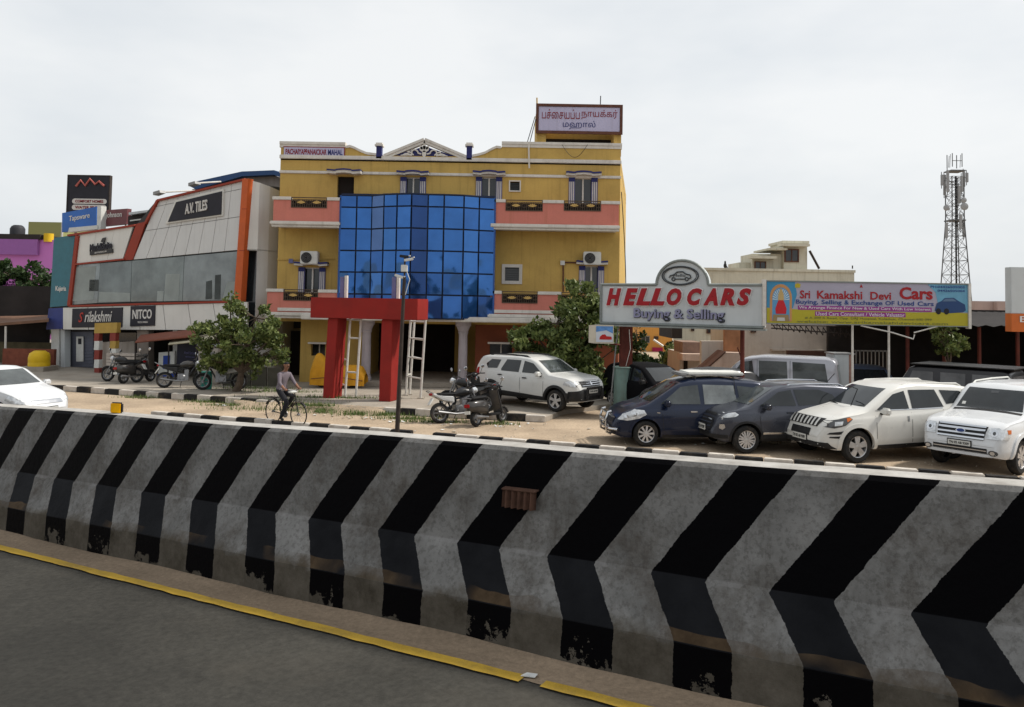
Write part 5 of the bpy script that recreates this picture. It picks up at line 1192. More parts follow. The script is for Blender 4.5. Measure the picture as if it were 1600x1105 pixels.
c.seam([(.93, .95), (.88, .4), (.8, .3)]); c.seam([(-.12, 1.0), (-.12, .3)]); c.seam([(-.98, 1.02), (-1.0, .7)]); c.handle(.12, .88, M_chrome); c.handle(-.85, .92, M_chrome)
c.mirror(.82, 1.08, P_blue); c.arch(P_blue, .05, .012); c.patch('front_grille', [(-.5, .56), (.5, .56), (.45, .70), (-.45, .70)], 'f', M_trim, .01); c.patch('lower_grille', [(-.6, .3), (.6, .3), (.55, .46), (-.55, .46)], 'f', M_trim, .01); c.patch('badge_strip', [(-.48, .66), (.48, .66), (.48, .69), (-.48, .69)], 'f', M_chrome, .018)
c.patch('indicator', [(.98, .83), (1.06, .84), (1.06, .86), (.98, .85)], None, M_chrome, both='lr'); c.patch('tail_lamp', [(-1.78, .95), (-1.8, 1.3), (-2.0, 1.2), (-2.08, .92)], None, M_tred, both='lr')
bb = MB()
for y in (-.36, .36): bb.tube([(2.12, y, .25), (2.24, y, .3), (2.26, y, .6), (2.2, y, .80), (2.12, y, .82)], .03, 8)
bb.tube([(2.22, -.36, .78), (2.22, .36, .78)], .03, 8); bb.tube([(2.05, -.8, .42), (2.2, -.6, .42), (2.25, .0, .42), (2.2, .6, .42), (2.05, .8, .42)], .035, 8); bb.tube([(2.26, -.36, .58), (2.26, .36, .58)], .025, 8)
bb.build('bull_bar', M_chrome, c.t, smooth=True, local=True)
rk_ = MB().box((-1.35, -.42, 1.75), (.15, .42, 1.83)); rk_.build('roof_box', M_wplas, c.t, bevel=.03, local=True); MB().box((.152, -.44, 1.72), (.36, .44, 1.80)).build('roof_box_nose', M_grey, c.t, bevel=.03, local=True)
for x in (-1.0, .0): MB().tube([(x, -.55, 1.66), (x, -.55, 1.735), (x, .55, 1.735), (x, .55, 1.66)], .018, 6).build('roof_bar', M_trim, c.t, local=True)
MB().tube([(-.98, .74, 1.3), (-.96, .70, 1.7)], .008, 5).build('aerial', M_trim, c.t, local=True); c.plate('f', .40)

c.patch('lamp_reflector', [(1.62 + .06 * math.cos(i * .63), .80 + .05 * math.sin(i * .63)) for i in range(10)], None, M_chrome, both='lr', off=.016); c.patch('lamp_reflector', [(1.82 + .05 * math.cos(i * .63), .745 + .04 * math.sin(i * .63)) for i in range(10)], None, M_chrome, both='lr', off=.016)
# --- slate compact crossover
S2_ = dict(L=4.0, W=1.765, wr=.335, wx=(1.22, -1.30), spokes=8, dbl=True, spw=.09,
    top=[(-2.0, .7), (-1.97, 1.1), (-1.86, 1.4), (-1.7, 1.56), (-1.3, 1.62), (-.4, 1.655), (.15, 1.61), (.42, 1.53), (1.12, 1.12), (1.3, 1.08), (1.68, 1.0), (1.86, .88), (1.95, .72), (2.0, .5)],
    bot=[(-2, .5), (-1.8, .3), (1.75, .26), (2, .36)], belt=[(-2, 1.2), (-.6, 1.1), (1.1, 1.0), (2, .95)], plan=[(-2, .84), (-1.9, .93), (-1.5, .985), (0, 1), (1.2, .99), (1.65, .93), (1.9, .80), (2.0, .6)])
P_slate = paint('paint_slate', (.048, .052, .068), .45)
loc, th = place((1166, 709), R(180 + 10), S2_)
c = Car('compact_crossover', 'slate grey compact crossover with silver roof rails between two other cars', 'car', loc, th, S2_, P_slate, 'cars parked in the used car yard')
c.patch('windscreen', [(-.62, 1.15), (.62, 1.15), (.54, 1.53), (-.54, 1.53)], 'f', M_wglass2)
c.patch('side_window', [(.86, 1.14), (.35, 1.46), (.02, 1.515), (-.08, 1.14)], None, M_wglass, both='lr'); c.patch('side_window', [(-.15, 1.14), (-.05, 1.52), (-.72, 1.52), (-1.08, 1.40), (-1.2, 1.2)], None, M_wglass, both='lr'); c.patch('rear_window', [(-.55, 1.2), (.55, 1.2), (.5, 1.5), (-.5, 1.5)], 'b', M_wglass)
c.patch('headlight', [(1.42, .93), (1.5, .985), (1.8, .955), (1.93, .865), (1.72, .855), (1.5, .885)], None, M_lamp, both='lr', off=.01)
c.patch('upper_grille', [(-.5, .87), (.5, .87), (.48, .93), (-.48, .93)], 'f', M_trim, .01); gr = c.patch('front_grille', [(-.42, .46), (.42, .46), (.55, .62), (.5, .82), (-.5, .82), (-.55, .62)], 'f', M_trim, .012)
for z in (.52, .60, .68, .76): c.patch('grille_bar', [(-.46, z), (.46, z), (.46, z + .025), (-.46, z + .025)], 'f', M_chrome, .022, .12, gr)
c.patch('lower_cladding', [(.87, .28), (.87, .44), (-.93, .46), (-.93, .32)], None, M_trim, both='lr'); c.patch('door_moulding', [(.82, .46), (.8, .51), (-.9, .55), (-.9, .49)], None, M_chrome, both='lr', off=.012)
c.patch('bumper_cladding', [(-.8, .36), (.8, .36), (.8, .45), (-.8, .45)], 'f', M_trim, .01)
c.patch('fog_lamp', [(1.74, .62), (1.76, .70), (1.86, .70), (1.87, .60), (1.8, .57)], None, M_chrome, both='lr', off=.012)
c.seam([(.9, 1.02), (.85, .5)]); c.seam([(-.12, 1.08), (-.12, .5)]); c.seam([(-1.0, 1.1), (-.95, .8)]); c.handle(.1, .98, P_slate); c.handle(-.8, 1.02, P_slate)
c.mirror(.74, 1.13, P_slate); c.arch(M_trim, .05, .015); c.rails(-1.5, .1, 1.635, .56, M_chrome, .018); c.plate('f', .56, .5, .14); MB().tube([(-1.4, 0, 1.63), (-1.62, 0, 1.85)], .01, 5).build('aerial', M_trim, c.t, local=True)
c.patch('tail_lamp', [(-1.75, 1.0), (-1.7, 1.2), (-1.9, 1.18), (-1.93, .98)], None, M_tred, both='lr')

# --- cream white large crossover
S3_ = dict(L=4.58, W=1.89, wr=.375, wx=(1.42, -1.30), spokes=5, spw=.17, track=0,
    top=[(-2.29, .8), (-2.25, 1.15), (-2.15, 1.42), (-1.95, 1.68), (-1.5, 1.74), (-.4, 1.785), (.1, 1.74), (.42, 1.63), (1.12, 1.22), (1.4, 1.15), (1.9, 1.04), (2.12, .95), (2.22, .80), (2.29, .55)],
    bot=[(-2.29, .5), (-2.0, .32), (1.95, .28), (2.29, .36)], belt=[(-2.29, 1.30), (-1.2, 1.24), (-.5, 1.13), (1.2, 1.05), (2.29, 1.0)], plan=[(-2.29, .84), (-2.2, .92), (-1.6, .985), (0, .99), (1.4, 1), (1.9, .95), (2.18, .84), (2.29, .66)])
P_cream = paint('paint_cream', (.60, .59, .555))
loc, th = place((1339, 724), R(180 + 16), S3_)
c = Car('large_crossover', 'cream white large crossover with toothed grille, bonnet towards the kerb', 'car', loc, th, S3_, P_cream, 'cars parked in the used car yard')
c.patch('windscreen', [(-.70, 1.25), (.70, 1.25), (.58, 1.65), (-.58, 1.65)], 'f', M_wglass)
c.patch('side_window', [(.86, 1.20), (.35, 1.54), (.02, 1.615), (-.05, 1.20)], None, M_wglass, both='lr'); c.patch('side_window', [(-.14, 1.20), (-.10, 1.635), (-.85, 1.635), (-1.03, 1.24)], None, M_wglass, both='lr'); c.patch('quarter_window', [(-1.12, 1.30), (-.98, 1.625), (-1.55, 1.60), (-1.95, 1.38)], None, M_wglass, both='lr'); c.patch('rear_window', [(-.6, 1.3), (.6, 1.3), (.55, 1.62), (-.55, 1.62)], 'b', M_wglass)
c.patch('headlight', [(1.55, 1.0), (1.62, 1.05), (1.95, .99), (2.16, .93), (2.19, .82), (2.0, .80), (1.75, .86)], None, M_lampd, both='lr', off=.01)
c.patch('headlight_lens', [(1.8, .955), (1.98, .94), (2.0, .85), (1.83, .87)], None, M_lamp, both='lr', off=.016); c.patch('indicator', [(1.57, 1.0), (1.62, 1.035), (1.7, 1.02), (1.7, .94)], None, M_ambl, both='lr', off=.016)
gr = c.patch('front_grille', [(-.52, .80), (.52, .80), (.62, .985), (-.62, .985)], 'f', M_trim, .01)
for i in range(8):
    y = -.455 + i * .13
    if abs(y) < .04: continue
    c.patch('grille_tooth', [(y - .03 , .81), (y + .03, .81), (y + .045, .97), (y - .015, .97)] if y > 0 else [(y - .03, .81), (y + .03, .81), (y + .015, .97), (y - .045, .97)], 'f', P_cream, .028, .12, gr)
c.patch('bumper_vent', [(1.78, .74), (2.1, .70), (2.16, .66), (1.9, .66), (1.76, .70)], None, M_trim, both='lr', off=.008); c.patch('bumper_vent', [(1.80, .63), (2.1, .61), (2.12, .58), (1.86, .57)], None, M_trim, both='lr', off=.008)
c.patch('lower_grille', [(-.34, .58), (.34, .58), (.34, .74), (-.34, .74)], 'f', M_trim, .01); c.patch('skid_plate', [(-.85, .33), (.85, .33), (.8, .47), (-.8, .47)], 'f', M_trim, .012)
c.patch('lower_cladding', [(1.0, .30), (1.0, .40), (-.85, .44), (-.85, .34)], None, M_trim, both='lr'); c.seam([(.92, 1.06), (.9, .45)]); c.seam([(-.09, 1.12), (-.09, .45)]); c.seam([(-1.0, 1.18), (-.95, .8)])
c.patch('chrome_strip', [(.9, 1.175), (.9, 1.19), (-1.0, 1.225), (-1.0, 1.205)], None, M_chrome, both='lr')
for x in (.03, -.9): c.patch('door_handle', [(x - .03, .92), (x + .03, .92), (x + .035, 1.04), (x - .025, 1.04)], None, M_chrome, both='lr', off=.02)
c.mirror(.74, 1.17, P_cream); c.arch(P_cream, .09, .03); c.rails(-1.8, .1, 1.755, .60, P_cream, .022); c.plate('f', .52, .5, .13)
MB().tube([(1.15, .35, 1.24), (.92, .3, 1.62), (.85, -.1, 1.66)], .012, 5).build('raised_wiper', M_trim, c.t, local=True); MB().tube([(1.16, -.1, 1.23), (1.08, -.6, 1.28)], .012, 5).build('wiper', M_trim, c.t, local=True)
c.patch('tail_lamp', [(-1.95, 1.05), (-1.9, 1.3), (-2.1, 1.3), (-2.2, 1.0)], None, M_tred, both='lr')

# --- white body on frame off roader, nose to the road
S4_ = dict(L=5.0, W=1.80, wr=.38, wx=(1.55, -1.31), spokes=6, dbl=True, spw=.11,
    top=[(-2.5, .8), (-2.47, 1.2), (-2.38, 1.62), (-2.2, 1.78), (-.6, 1.83), (.3, 1.80), (.52, 1.70), (1.02, 1.24), (1.3, 1.20), (2.1, 1.12), (2.3, 1.04), (2.42, .90), (2.5, .62)],
    bot=[(-2.5, .55), (-2.2, .42), (2.2, .36), (2.5, .42)], belt=[(-2.5, 1.2), (1.0, 1.12), (2.5, 1.08)], plan=[(-2.5, .9), (-2.4, .96), (-2, .99), (0, 1), (1.6, 1), (2.15, .96), (2.4, .88), (2.5, .78)], tumble=.2)
P_white = paint('paint_white', (.58, .59, .60))
loc, th = place((1594, 742), R(180 + 38), S4_)
c = Car('off_road_wagon', 'white off road wagon with three bar chrome grille facing the road', 'car', loc, th, S4_, P_white, 'cars parked in the used car yard')
c.patch('windscreen', [(-.70, 1.28), (.70, 1.28), (.60, 1.71), (-.60, 1.71)], 'f', M_wglass)
c.patch('side_window', [(.92, 1.20), (.55, 1.62), (.05, 1.68), (-.0, 1.20)], None, M_wglass, both='lr'); c.patch('side_window', [(-.1, 1.2), (-.07, 1.68), (-.95, 1.68), (-1.0, 1.2)], None, M_wglass, both='lr'); c.patch('quarter_window', [(-1.12, 1.22), (-1.1, 1.66), (-2.1, 1.62), (-2.2, 1.25)], None, M_wglass, both='lr'); c.patch('rear_window', [(-.6, 1.2), (.6, 1.2), (.55, 1.62), (-.55, 1.62)], 'b', M_wglass)
for sy in (1, -1):
    hlp = [(sy * .52, .80), (sy * .56, 1.02), (sy * .72, 1.03), (sy * .80, .98), (sy * .80, .80)]
    c.patch('headlight', hlp if sy > 0 else hlp[::-1], 'f', M_lamp, .014, .06)
c.patch('headlight_side', [(2.12, .85), (2.08, 1.0), (2.3, 1.0), (2.42, .95), (2.42, .80), (2.2, .80)], None, M_lamp, both='lr', off=.012); c.patch('indicator', [(2.09, .92), (2.08, 1.0), (2.2, 1.0), (2.2, .92)], None, M_ambl, both='lr', off=.018)
gr = c.patch('front_grille', [(-.47, .76), (.47, .76), (.51, 1.035), (-.51, 1.035)], 'f', M_trim, .012)
for z in (.765, .85, .935, 1.0): c.patch('grille_bar', [(-.48, z), (.48, z), (.48, z + .034), (-.48, z + .034)], 'f', M_chrome, .032, .14, gr)
c.patch('badge', [(.10 * math.cos(i * .45), .905 + .045 * math.sin(i * .45)) for i in range(14)], 'f', M_chrome, .040, .1, gr); c.patch('badge_field', [(.085 * math.cos(i * .45), .905 + .034 * math.sin(i * .45)) for i in range(14)], 'f', mat('badge_blue', (.02, .04, .15), .3, var=0), .044, .1, gr)
c.patch('lower_grille', [(-.55, .50), (.55, .50), (.55, .60), (-.55, .60)], 'f', M_trim, .012); c.patch('lower_grille_bar', [(-.54, .54), (.54, .54), (.54, .56), (-.54, .56)], 'f', M_chrome, .02)
for sy in (1, -1): c.patch('fog_lamp', [(sy * .66 + .085 * math.cos(i * .63), .52 + .06 * math.sin(i * .63)) for i in range(10)], 'f', M_lampd, .014); c.patch('fog_lens', [(sy * .66 + .05 * math.cos(i * .63), .52 + .04 * math.sin(i * .63)) for i in range(10)], 'f', M_chrome, .02)
c.patch('lower_cladding', [(1.08, .38), (1.08, .46), (-.85, .46), (-.85, .4)], None, M_trim, both='lr'); c.seam([(1.0, 1.12), (.98, .5)]); c.seam([(-.05, 1.15), (-.05, .5)]); c.handle(.15, 1.02, P_white); c.handle(-.85, 1.02, P_white)
c.mirror(.82, 1.22, P_white); c.arch(P_white, .08, .045); c.rails(-2.0, .2, 1.835, .64, M_wplas, .022); c.plate('f', .66, .46, .1)
c.patch('sticker', [(-.60, 1.33), (-.52, 1.33), (-.52, 1.39), (-.60, 1.39)], 'f', M_plate, .012); c.patch('inner_mirror', [(-.08, 1.62), (.08, 1.62), (.08, 1.67), (-.08, 1.67)], 'f', M_lampd, .01)
for sy in (1, -1): c.patch('bonnet_crease', [(1.3, sy * .42), (2.15, sy * .36), (2.15, sy * .36 + .012), (1.3, sy * .42 + .012)], 't', M_plate, .002, .3)
c.patch('cowl', [(1.02, -.72), (1.12, -.72), (1.12, .72), (1.02, .72)], 't', M_trim, .004)

for sy in (1, -1): c.patch('lamp_reflector', [(sy * .66 + .075 * math.cos(i * .63), .92 + .065 * math.sin(i * .63)) for i in range(10)], 'f', M_chrome, .02); c.patch('lamp_bulb', [(sy * .66 + .03 * math.cos(i * .63), .92 + .03 * math.sin(i * .63)) for i in range(10)], 'f', M_lampd, .026)
# --- white compact off-roader on the footpath by the hall
S5_ = dict(L=4.31, W=1.80, wr=.35, wx=(1.33, -1.34), spokes=5, spw=.13,
    top=[(-2.155, .85), (-2.12, 1.15), (-2.03, 1.4), (-1.88, 1.6), (-1.5, 1.63), (-.3, 1.655), (.2, 1.62), (.45, 1.53), (1.02, 1.17), (1.25, 1.14), (1.75, 1.08), (1.98, .98), (2.1, .82), (2.155, .6)],
    bot=[(-2.155, .48), (-1.95, .32), (1.9, .3), (2.155, .36)], belt=[(-2.155, 1.18), (-.4, 1.12), (1.0, 1.06), (2.155, 1.02)], plan=[(-2.155, .84), (-2.05, .93), (-1.5, 1), (0, .97), (1.35, 1), (1.8, .95), (2.05, .84), (2.155, .68)])
P_w2 = paint('paint_offwhite', (.56, .56, .54))
loc, th = place((868, 644), R(-40), S5_, .15, 0, -1)
c = Car('white_crossover', 'white crossover with black arches parked on the footpath before the hall', 'car', loc, th, S5_, P_w2)
c.patch('windscreen', [(-.66, 1.19), (.66, 1.19), (.56, 1.54), (-.56, 1.54)], 'f', M_wglass2)
c.patch('side_window', [(.78, 1.14), (.36, 1.45), (-.02, 1.515), (-.06, 1.14)], None, M_wglass, both='lr'); c.patch('side_window', [(-.2, 1.14), (-.16, 1.525), (-.75, 1.525), (-.95, 1.2), (-.93, 1.15)], None, M_wglass, both='lr'); c.patch('quarter_window', [(-1.12, 1.22), (-1.0, 1.5), (-1.4, 1.5), (-1.62, 1.34), (-1.52, 1.2)], None, M_wglass, both='lr')
c.patch('headlight', [(1.62, .86), (1.66, .95), (1.9, 1.0), (2.08, .93), (2.1, .82), (1.9, .82)], None, M_lamp, both='lr', off=.012); gr = c.patch('front_grille', [(-.5, .80), (.5, .80), (.54, .97), (-.54, .97)], 'f', M_trim, .012)
for z in (.83, .89, .94): c.patch('grille_bar', [(-.48, z), (.48, z), (.48, z + .018), (-.48, z + .018)], 'f', M_chrome, .024, .14, gr)
c.patch('badge', [(0, .82), (.06, .89), (0, .96), (-.06, .89)], 'f', M_chrome, .034, .1, gr)
c.patch('bumper_cladding', [(-.9, .38), (.9, .38), (.9, .66), (.5, .74), (-.5, .74), (-.9, .66)], 'f', M_trim, .012); c.patch('bumper_side', [(1.72, .36), (1.72, .62), (2.1, .66), (2.1, .38)], None, M_trim, both='lr', off=.01); c.patch('skid_grille', [(-.45, .42), (.45, .42), (.45, .52), (-.45, .52)], 'f', M_chrome, .02)
c.patch('lower_cladding', [(.95, .32), (.95, .44), (-.95, .52), (-.95, .34)], None, M_trim, both='lr'); c.patch('rear_cladding', [(-1.75, .36), (-1.75, .6), (-2.1, .6), (-2.1, .45)], None, M_trim, both='lr', off=.01); c.seam([(.85, 1.05), (.85, .48)]); c.seam([(-.12, 1.12), (-.12, .48)]); c.handle(.08, .98, M_trim); c.handle(-.95, 1.02, M_trim)
c.mirror(.72, 1.14, P_w2); c.arch(M_trim, .08, .03); c.rails(-1.6, .1, 1.665, .58, M_trim, .026); c.plate('f', .66, .46, .11); c.patch('tail_lamp', [(-1.9, .95), (-1.92, 1.2), (-2.02, 1.2), (-2.08, .95)], None, M_tred, both='lr')
for y in (-.4, .4): MB().tube([(2.12, y, .4), (2.22, y, .45), (2.22, y, .8)], .03, 6).build('nudge_bar', M_trim, c.t, local=True)
MB().tube([(2.22, -.4, .78), (2.22, .4, .78)], .03, 6).build('nudge_bar', M_trim, c.t, local=True)

# --- silver microvan seen from the side and rear
S6_ = dict(L=3.68, W=1.48, wr=.28, wx=(1.0, -1.35), spokes=8, spw=.08,
    top=[(-1.84, .8), (-1.83, 1.2), (-1.80, 1.7), (-1.72, 1.88), (-1.5, 1.915), (.2, 1.92), (.7, 1.84), (.95, 1.7), (1.5, 1.05), (1.7, .92), (1.8, .75), (1.84, .5)],
    bot=[(-1.84, .35), (1.6, .25), (1.84, .35)], belt=[(-1.84, 1.1), (1.4, 1.02), (1.84, .9)], plan=[(-1.84, .92), (-1.75, .98), (0, 1), (1.2, .98), (1.6, .9), (1.84, .72)], tumble=.08)
P_silver = paint('paint_silver', (.36, .36, .39), .5)
pc = at(1208, 650, 26.2)
c = Car('silver_microvan', 'silver grey microvan parked side on behind the dark blue and slate cars', 'van', (pc.x, 26.2, 0), R(180 - 26), S6_, P_silver); c.t.scale = (1.12, 1.05, 1.03)
c.patch('windscreen', [(-.55, 1.1), (.55, 1.1), (.5, 1.76), (-.5, 1.76)], 'f', M_wglass2); c.patch('side_window', [(1.15, 1.14), (.80, 1.70), (.5, 1.76), (.42, 1.14)], None, M_wglass2, both='lr', maxlen=.12); c.patch('side_window', [(.3, 1.15), (.32, 1.77), (-.45, 1.77), (-.48, 1.15)], None, M_wglass2, both='lr', maxlen=.12); c.patch('side_window', [(-.62, 1.15), (-.6, 1.77), (-1.46, 1.75), (-1.55, 1.15)], None, M_wglass2, both='lr', maxlen=.12); c.patch('rear_window', [(-.58, 1.14), (.58, 1.14), (.54, 1.72), (-.54, 1.72)], 'b', M_wglass2, maxlen=.12)
c.seam([(.36, 1.8), (.36, .4)]); c.seam([(-.54, 1.8), (-.54, .4)]); c.mirror(1.05, 1.2, M_trim); c.handle(.2, .98, M_trim); c.patch('tail_lamp', [(-1.75, .85), (-1.73, 1.1), (-1.82, 1.1), (-1.83, .85)], None, M_tred, both='lr'); c.patch('headlight', [(1.45, .75), (1.5, .9), (1.72, .85), (1.78, .7)], None, M_lamp, both='lr')

# --- black boxy jeep-like wagon in the second row
S7_ = dict(L=4.2, W=1.66, wr=.36, wx=(1.25, -1.2), spokes=8, spw=.08,
    top=[(-2.1, 1.0), (-2.08, 1.7), (-2.02, 1.88), (-1.9, 1.93), (.3, 1.93), (.55, 1.88), (.9, 1.28), (1.1, 1.2), (1.9, 1.12), (2.05, 1.02), (2.1, .6)],
    bot=[(-2.1, .5), (2.1, .45)], belt=[(-2.1, 1.14), (2.1, 1.1)], plan=[(-2.1, .97), (-2.0, 1), (0, 1), (1.0, 1), (1.3, .9), (2.1, .84)], tumble=.1, soft=.02)
P_black = paint('paint_black', (.009, .008, .010), .1, .35)
pc = at(1466, 650, 23.6)
c = Car('black_jeep_wagon', 'black boxy jeep wagon with flat roof behind the cream crossover', 'car', (pc.x, 23.6, 0), R(180 - 46), S7_, P_black)
M_smoke = mat('smoked_glass', (.085, .085, .088), .12, var=.45, scale=1.5, spec=.5)
c.patch('windscreen', [(-.62, 1.3), (.62, 1.3), (.58, 1.82), (-.58, 1.82)], 'f', M_smoke, maxlen=.14); c.patch('side_window', [(.68, 1.2), (.45, 1.76), (-.1, 1.76), (-.12, 1.2)], None, M_smoke, both='lr', maxlen=.14); c.patch('side_window', [(-.3, 1.2), (-.3, 1.76), (-.95, 1.76), (-.95, 1.2)], None, M_smoke, both='lr', maxlen=.14); c.patch('side_window', [(-1.12, 1.2), (-1.12, 1.76), (-1.92, 1.76), (-1.95, 1.2)], None, M_smoke, both='lr', maxlen=.14); c.patch('rear_window', [(-.62, 1.2), (.62, 1.2), (.6, 1.74), (-.6, 1.74)], 'b', M_smoke, maxlen=.14)
MB().box((-2.16, -.8, 1.945), (.5, .8, 1.975)).build('roof_panel', M_trim, c.t, bevel=.012, local=True); c.mirror(.75, 1.25, M_trim)
MB().lathe([(.0, -.1), (.3, -.1), (.36, -.04), (.36, .06), (.28, .1), (0, .1)], (-2.22, .1, 1.05), 'x', 24).build('spare_wheel', M_tyre, c.t, smooth=True, local=True)

# --- black canvas topped jeep by the sign post, and a pale hatchback beyond it
S8_ = dict(L=3.9, W=1.66, wr=.30, wx=(1.2, -1.2), spokes=7, spw=.09,
    top=[(-1.95, .7), (-1.9, 1.0), (-1.75, 1.35), (-1.5, 1.5), (-.6, 1.56), (.0, 1.53), (.35, 1.45), (1.05, 1.02), (1.3, .96), (1.7, .84), (1.9, .68), (1.95, .5)],
    bot=[(-1.95, .4), (-1.7, .24), (1.7, .22), (1.95, .3)], belt=[(-1.95, 1.0), (1.2, .9), (1.95, .85)], plan=[(-1.95, .82), (-1.8, .95), (-1.2, 1), (1.0, 1), (1.6, .92), (1.85, .8), (1.95, .64)])
pc = at(1018, 640, 27.2)
c = Car('black_hatchback', 'dull black car in the shade behind the teal sign post base', 'car', (pc.x, 27.2, 0), R(-62), S8_, mat('dull_black', (.007, .007, .008), .9, var=.2, spec=.05))
c.patch('windscreen', [(-.6, 1.06), (.6, 1.06), (.52, 1.45), (-.52, 1.45)], 'f', M_wglass, maxlen=.12); c.patch('side_window', [(.8, 1.0), (.3, 1.36), (-.1, 1.42), (-.1, 1.0)], None, M_wglass, both='lr', maxlen=.12); c.patch('side_window', [(-.2, 1.0), (-.2, 1.42), (-.9, 1.40), (-1.3, 1.1)], None, M_wglass, both='lr', maxlen=.12); c.mirror(.7, 1.02, M_trim)
for sy in (1, -1): c.patch('headlight', [(sy * .45, .66), (sy * .5, .78), (sy * .72, .8), (sy * .74, .68)], 'f', M_lampd, .012)
pc = at(1088, 640, 23.6)
c = Car('grey_hatchback', 'dark grey hatchback, its roof showing behind the blue car', 'car', (pc.x + .6, 25.6, 0), R(-160), S8_, paint('paint_darkgrey', (.045, .045, .047), .2))
for a_ in ('f',): c.patch('windscreen', [(-.6, 1.06), (.6, 1.06), (.52, 1.45), (-.52, 1.45)], 'f', M_wglass, maxlen=.12)
c.patch('side_window', [(.8, 1.0), (.3, 1.36), (-.1, 1.42), (-.1, 1.0)], None, M_wglass, both='lr', maxlen=.12); c.patch('side_window', [(-.2, 1.0), (-.2, 1.42), (-.9, 1.40), (-1.3, 1.1)], None, M_wglass, both='lr', maxlen=.12); c.mirror(.7, 1.02, M_trim); c.patch('headlight', [(1.45, .72), (1.5, .82), (1.75, .78), (1.86, .65)], None, M_lamp, both='lr'); c.patch('roof_panel', [(-1.4, -.5), (.1, -.5), (.1, .5), (-1.4, .5)], 't', M_trim, .004, .2)
# --- bluish car parked deep in the shed
pc = at(1365, 640, 27.4)
c = Car('blue_hatchback', 'dusty blue hatchback parked in the shade of the shed', 'car', (pc.x, 28.0, 0), R(-100), S8_, paint('paint_dustblue', (.10, .13, .2), .2))
c.patch('windscreen', [(-.6, 1.06), (.6, 1.06), (.52, 1.45), (-.52, 1.45)], 'f', M_wglass, maxlen=.12); c.patch('side_window', [(.8, 1.0), (.3, 1.36), (-.1, 1.42), (-.1, 1.0)], None, M_wglass, both='lr', maxlen=.12)
for sy in (1, -1): c.patch('headlight', [(sy * .45, .66), (sy * .5, .78), (sy * .72, .8), (sy * .74, .68)], 'f', M_lamp, .012)
# --- white saloon driving along the service road
S9_ = dict(L=4.4, W=1.70, wr=.31, wx=(1.35, -1.2), spokes=7, spw=.09,
    top=[(-2.2, .6), (-2.15, .9), (-1.95, 1.05), (-1.6, 1.1), (-1.0, 1.40), (-.6, 1.48), (-.1, 1.50), (.25, 1.44), (1.0, 1.03), (1.3, .97), (1.8, .86), (2.05, .72), (2.15, .58), (2.2, .45)],
    bot=[(-2.2, .4), (-1.9, .22), (1.9, .2), (2.2, .26)], belt=[(-2.2, .95), (1.2, .9), (2.2, .82)], plan=[(-2.2, .82), (-2.0, .93), (-1.2, 1), (1.2, .99), (1.8, .92), (2.05, .8), (2.2, .6)])
pc = at(-8, 680, 22.6)
c = Car('white_saloon', 'white saloon car passing behind the barrier at the edge of the view', 'car', (pc.x, 22.6, 0), R(-24), S9_, P_white)
c.patch('windscreen', [(-.62, 1.06), (.62, 1.06), (.54, 1.42), (-.54, 1.42)], 'f', M_wglass2); c.patch('side_window', [(.78, 1.0), (.2, 1.36), (-.2, 1.40), (-.2, 1.0)], None, M_wglass, both='lr', maxlen=.12); c.patch('side_window', [(-.3, 1.0), (-.3, 1.40), (-.85, 1.32), (-1.25, 1.08)], None, M_wglass, both='lr', maxlen=.12); c.patch('rear_window', [(-.6, 1.12), (.6, 1.12), (.54, 1.38), (-.54, 1.38)], 'b', M_wglass, maxlen=.12)
c.mirror(.75, 1.02, P_white); c.patch('headlight', [(1.55, .72), (1.62, .84), (1.92, .78), (2.1, .64), (1.9, .62)], None, M_lamp, both='lr', off=.012); c.patch('front_grille', [(-.45, .6), (.45, .6), (.42, .7), (-.42, .7)], 'f', M_chrome, .012); c.plate('f', .45)
# ================================================================== tile showroom and the things to the left
YV = 33.0; PV = at(385, 500, YV); NV = Vector((-.4226, -.906, 0)); UV_ = Vector((.906, -.4226, 0))
def vp(x, y, o=0): return onp(x, y, PV + NV * o, NV)
M_clad = mat('cladding', (.58, .58, .57), .5, metal=.15, var=.05, scale=1, streak=.25, dirtcol=(.28, .27, .25)); M_cladw = mat('cladding_white', (.64, .63, .59), .5, var=.05, scale=1, streak=.2, dirtcol=(.4, .38, .34)); M_vor = mat('orange_trim', (.50, .10, .025), .5, var=.08); M_vred = mat('red_trim', (.27, .04, .022), .55, var=.1)
M_vteal = mat('teal_panel', (.045, .15, .19), .5, var=.12); M_vblk = mat('sign_black', (.022, .022, .03), .5, var=.2, scale=2); M_joint = mat('joint_dark', (.06, .06, .06), .9, var=.1); M_wl = mat('letter_white', (.6, .58, .55), .5, var=.05)  # M_joint: dark grey of the panel joints and logo board
M_shop = [mat('shop_glass_%d' % i, c, .1, var=.4, scale=.8, spec=.7, metal=.15) for i, c in enumerate([(.22, .25, .255), (.14, .165, .165), (.16, .185, .18), (.17, .19, .19)])]
tv = thing('tile_showroom', 'white and glass tile showroom with orange edge column and slanted red band', 'building', (PV.x - 5, PV.y + 2.4, .15))
def vpoly(nm, pts, m, o=0, th=.08, par=None): return MB().prism([vp(x, y, o) for x, y in pts], -NV * th).build(nm, m, par or tv)
def vline(nm, pts, w, m, o=.1, th=.12):
    b = MB()
    for (x0, y0), (x1, y1) in zip(pts, pts[1:]):
        d = Vector((x1 - x0, y1 - y0)).normalized() * w / 2; n_ = (-d.y, d.x); b.prism([vp(x0 - n_[0], y0 - n_[1], o), vp(x1 - n_[0], y1 - n_[1], o), vp(x1 + n_[0], y1 + n_[1], o), vp(x0 + n_[0], y0 + n_[1], o)], -NV * th)
    return b.build(nm, m, tv)
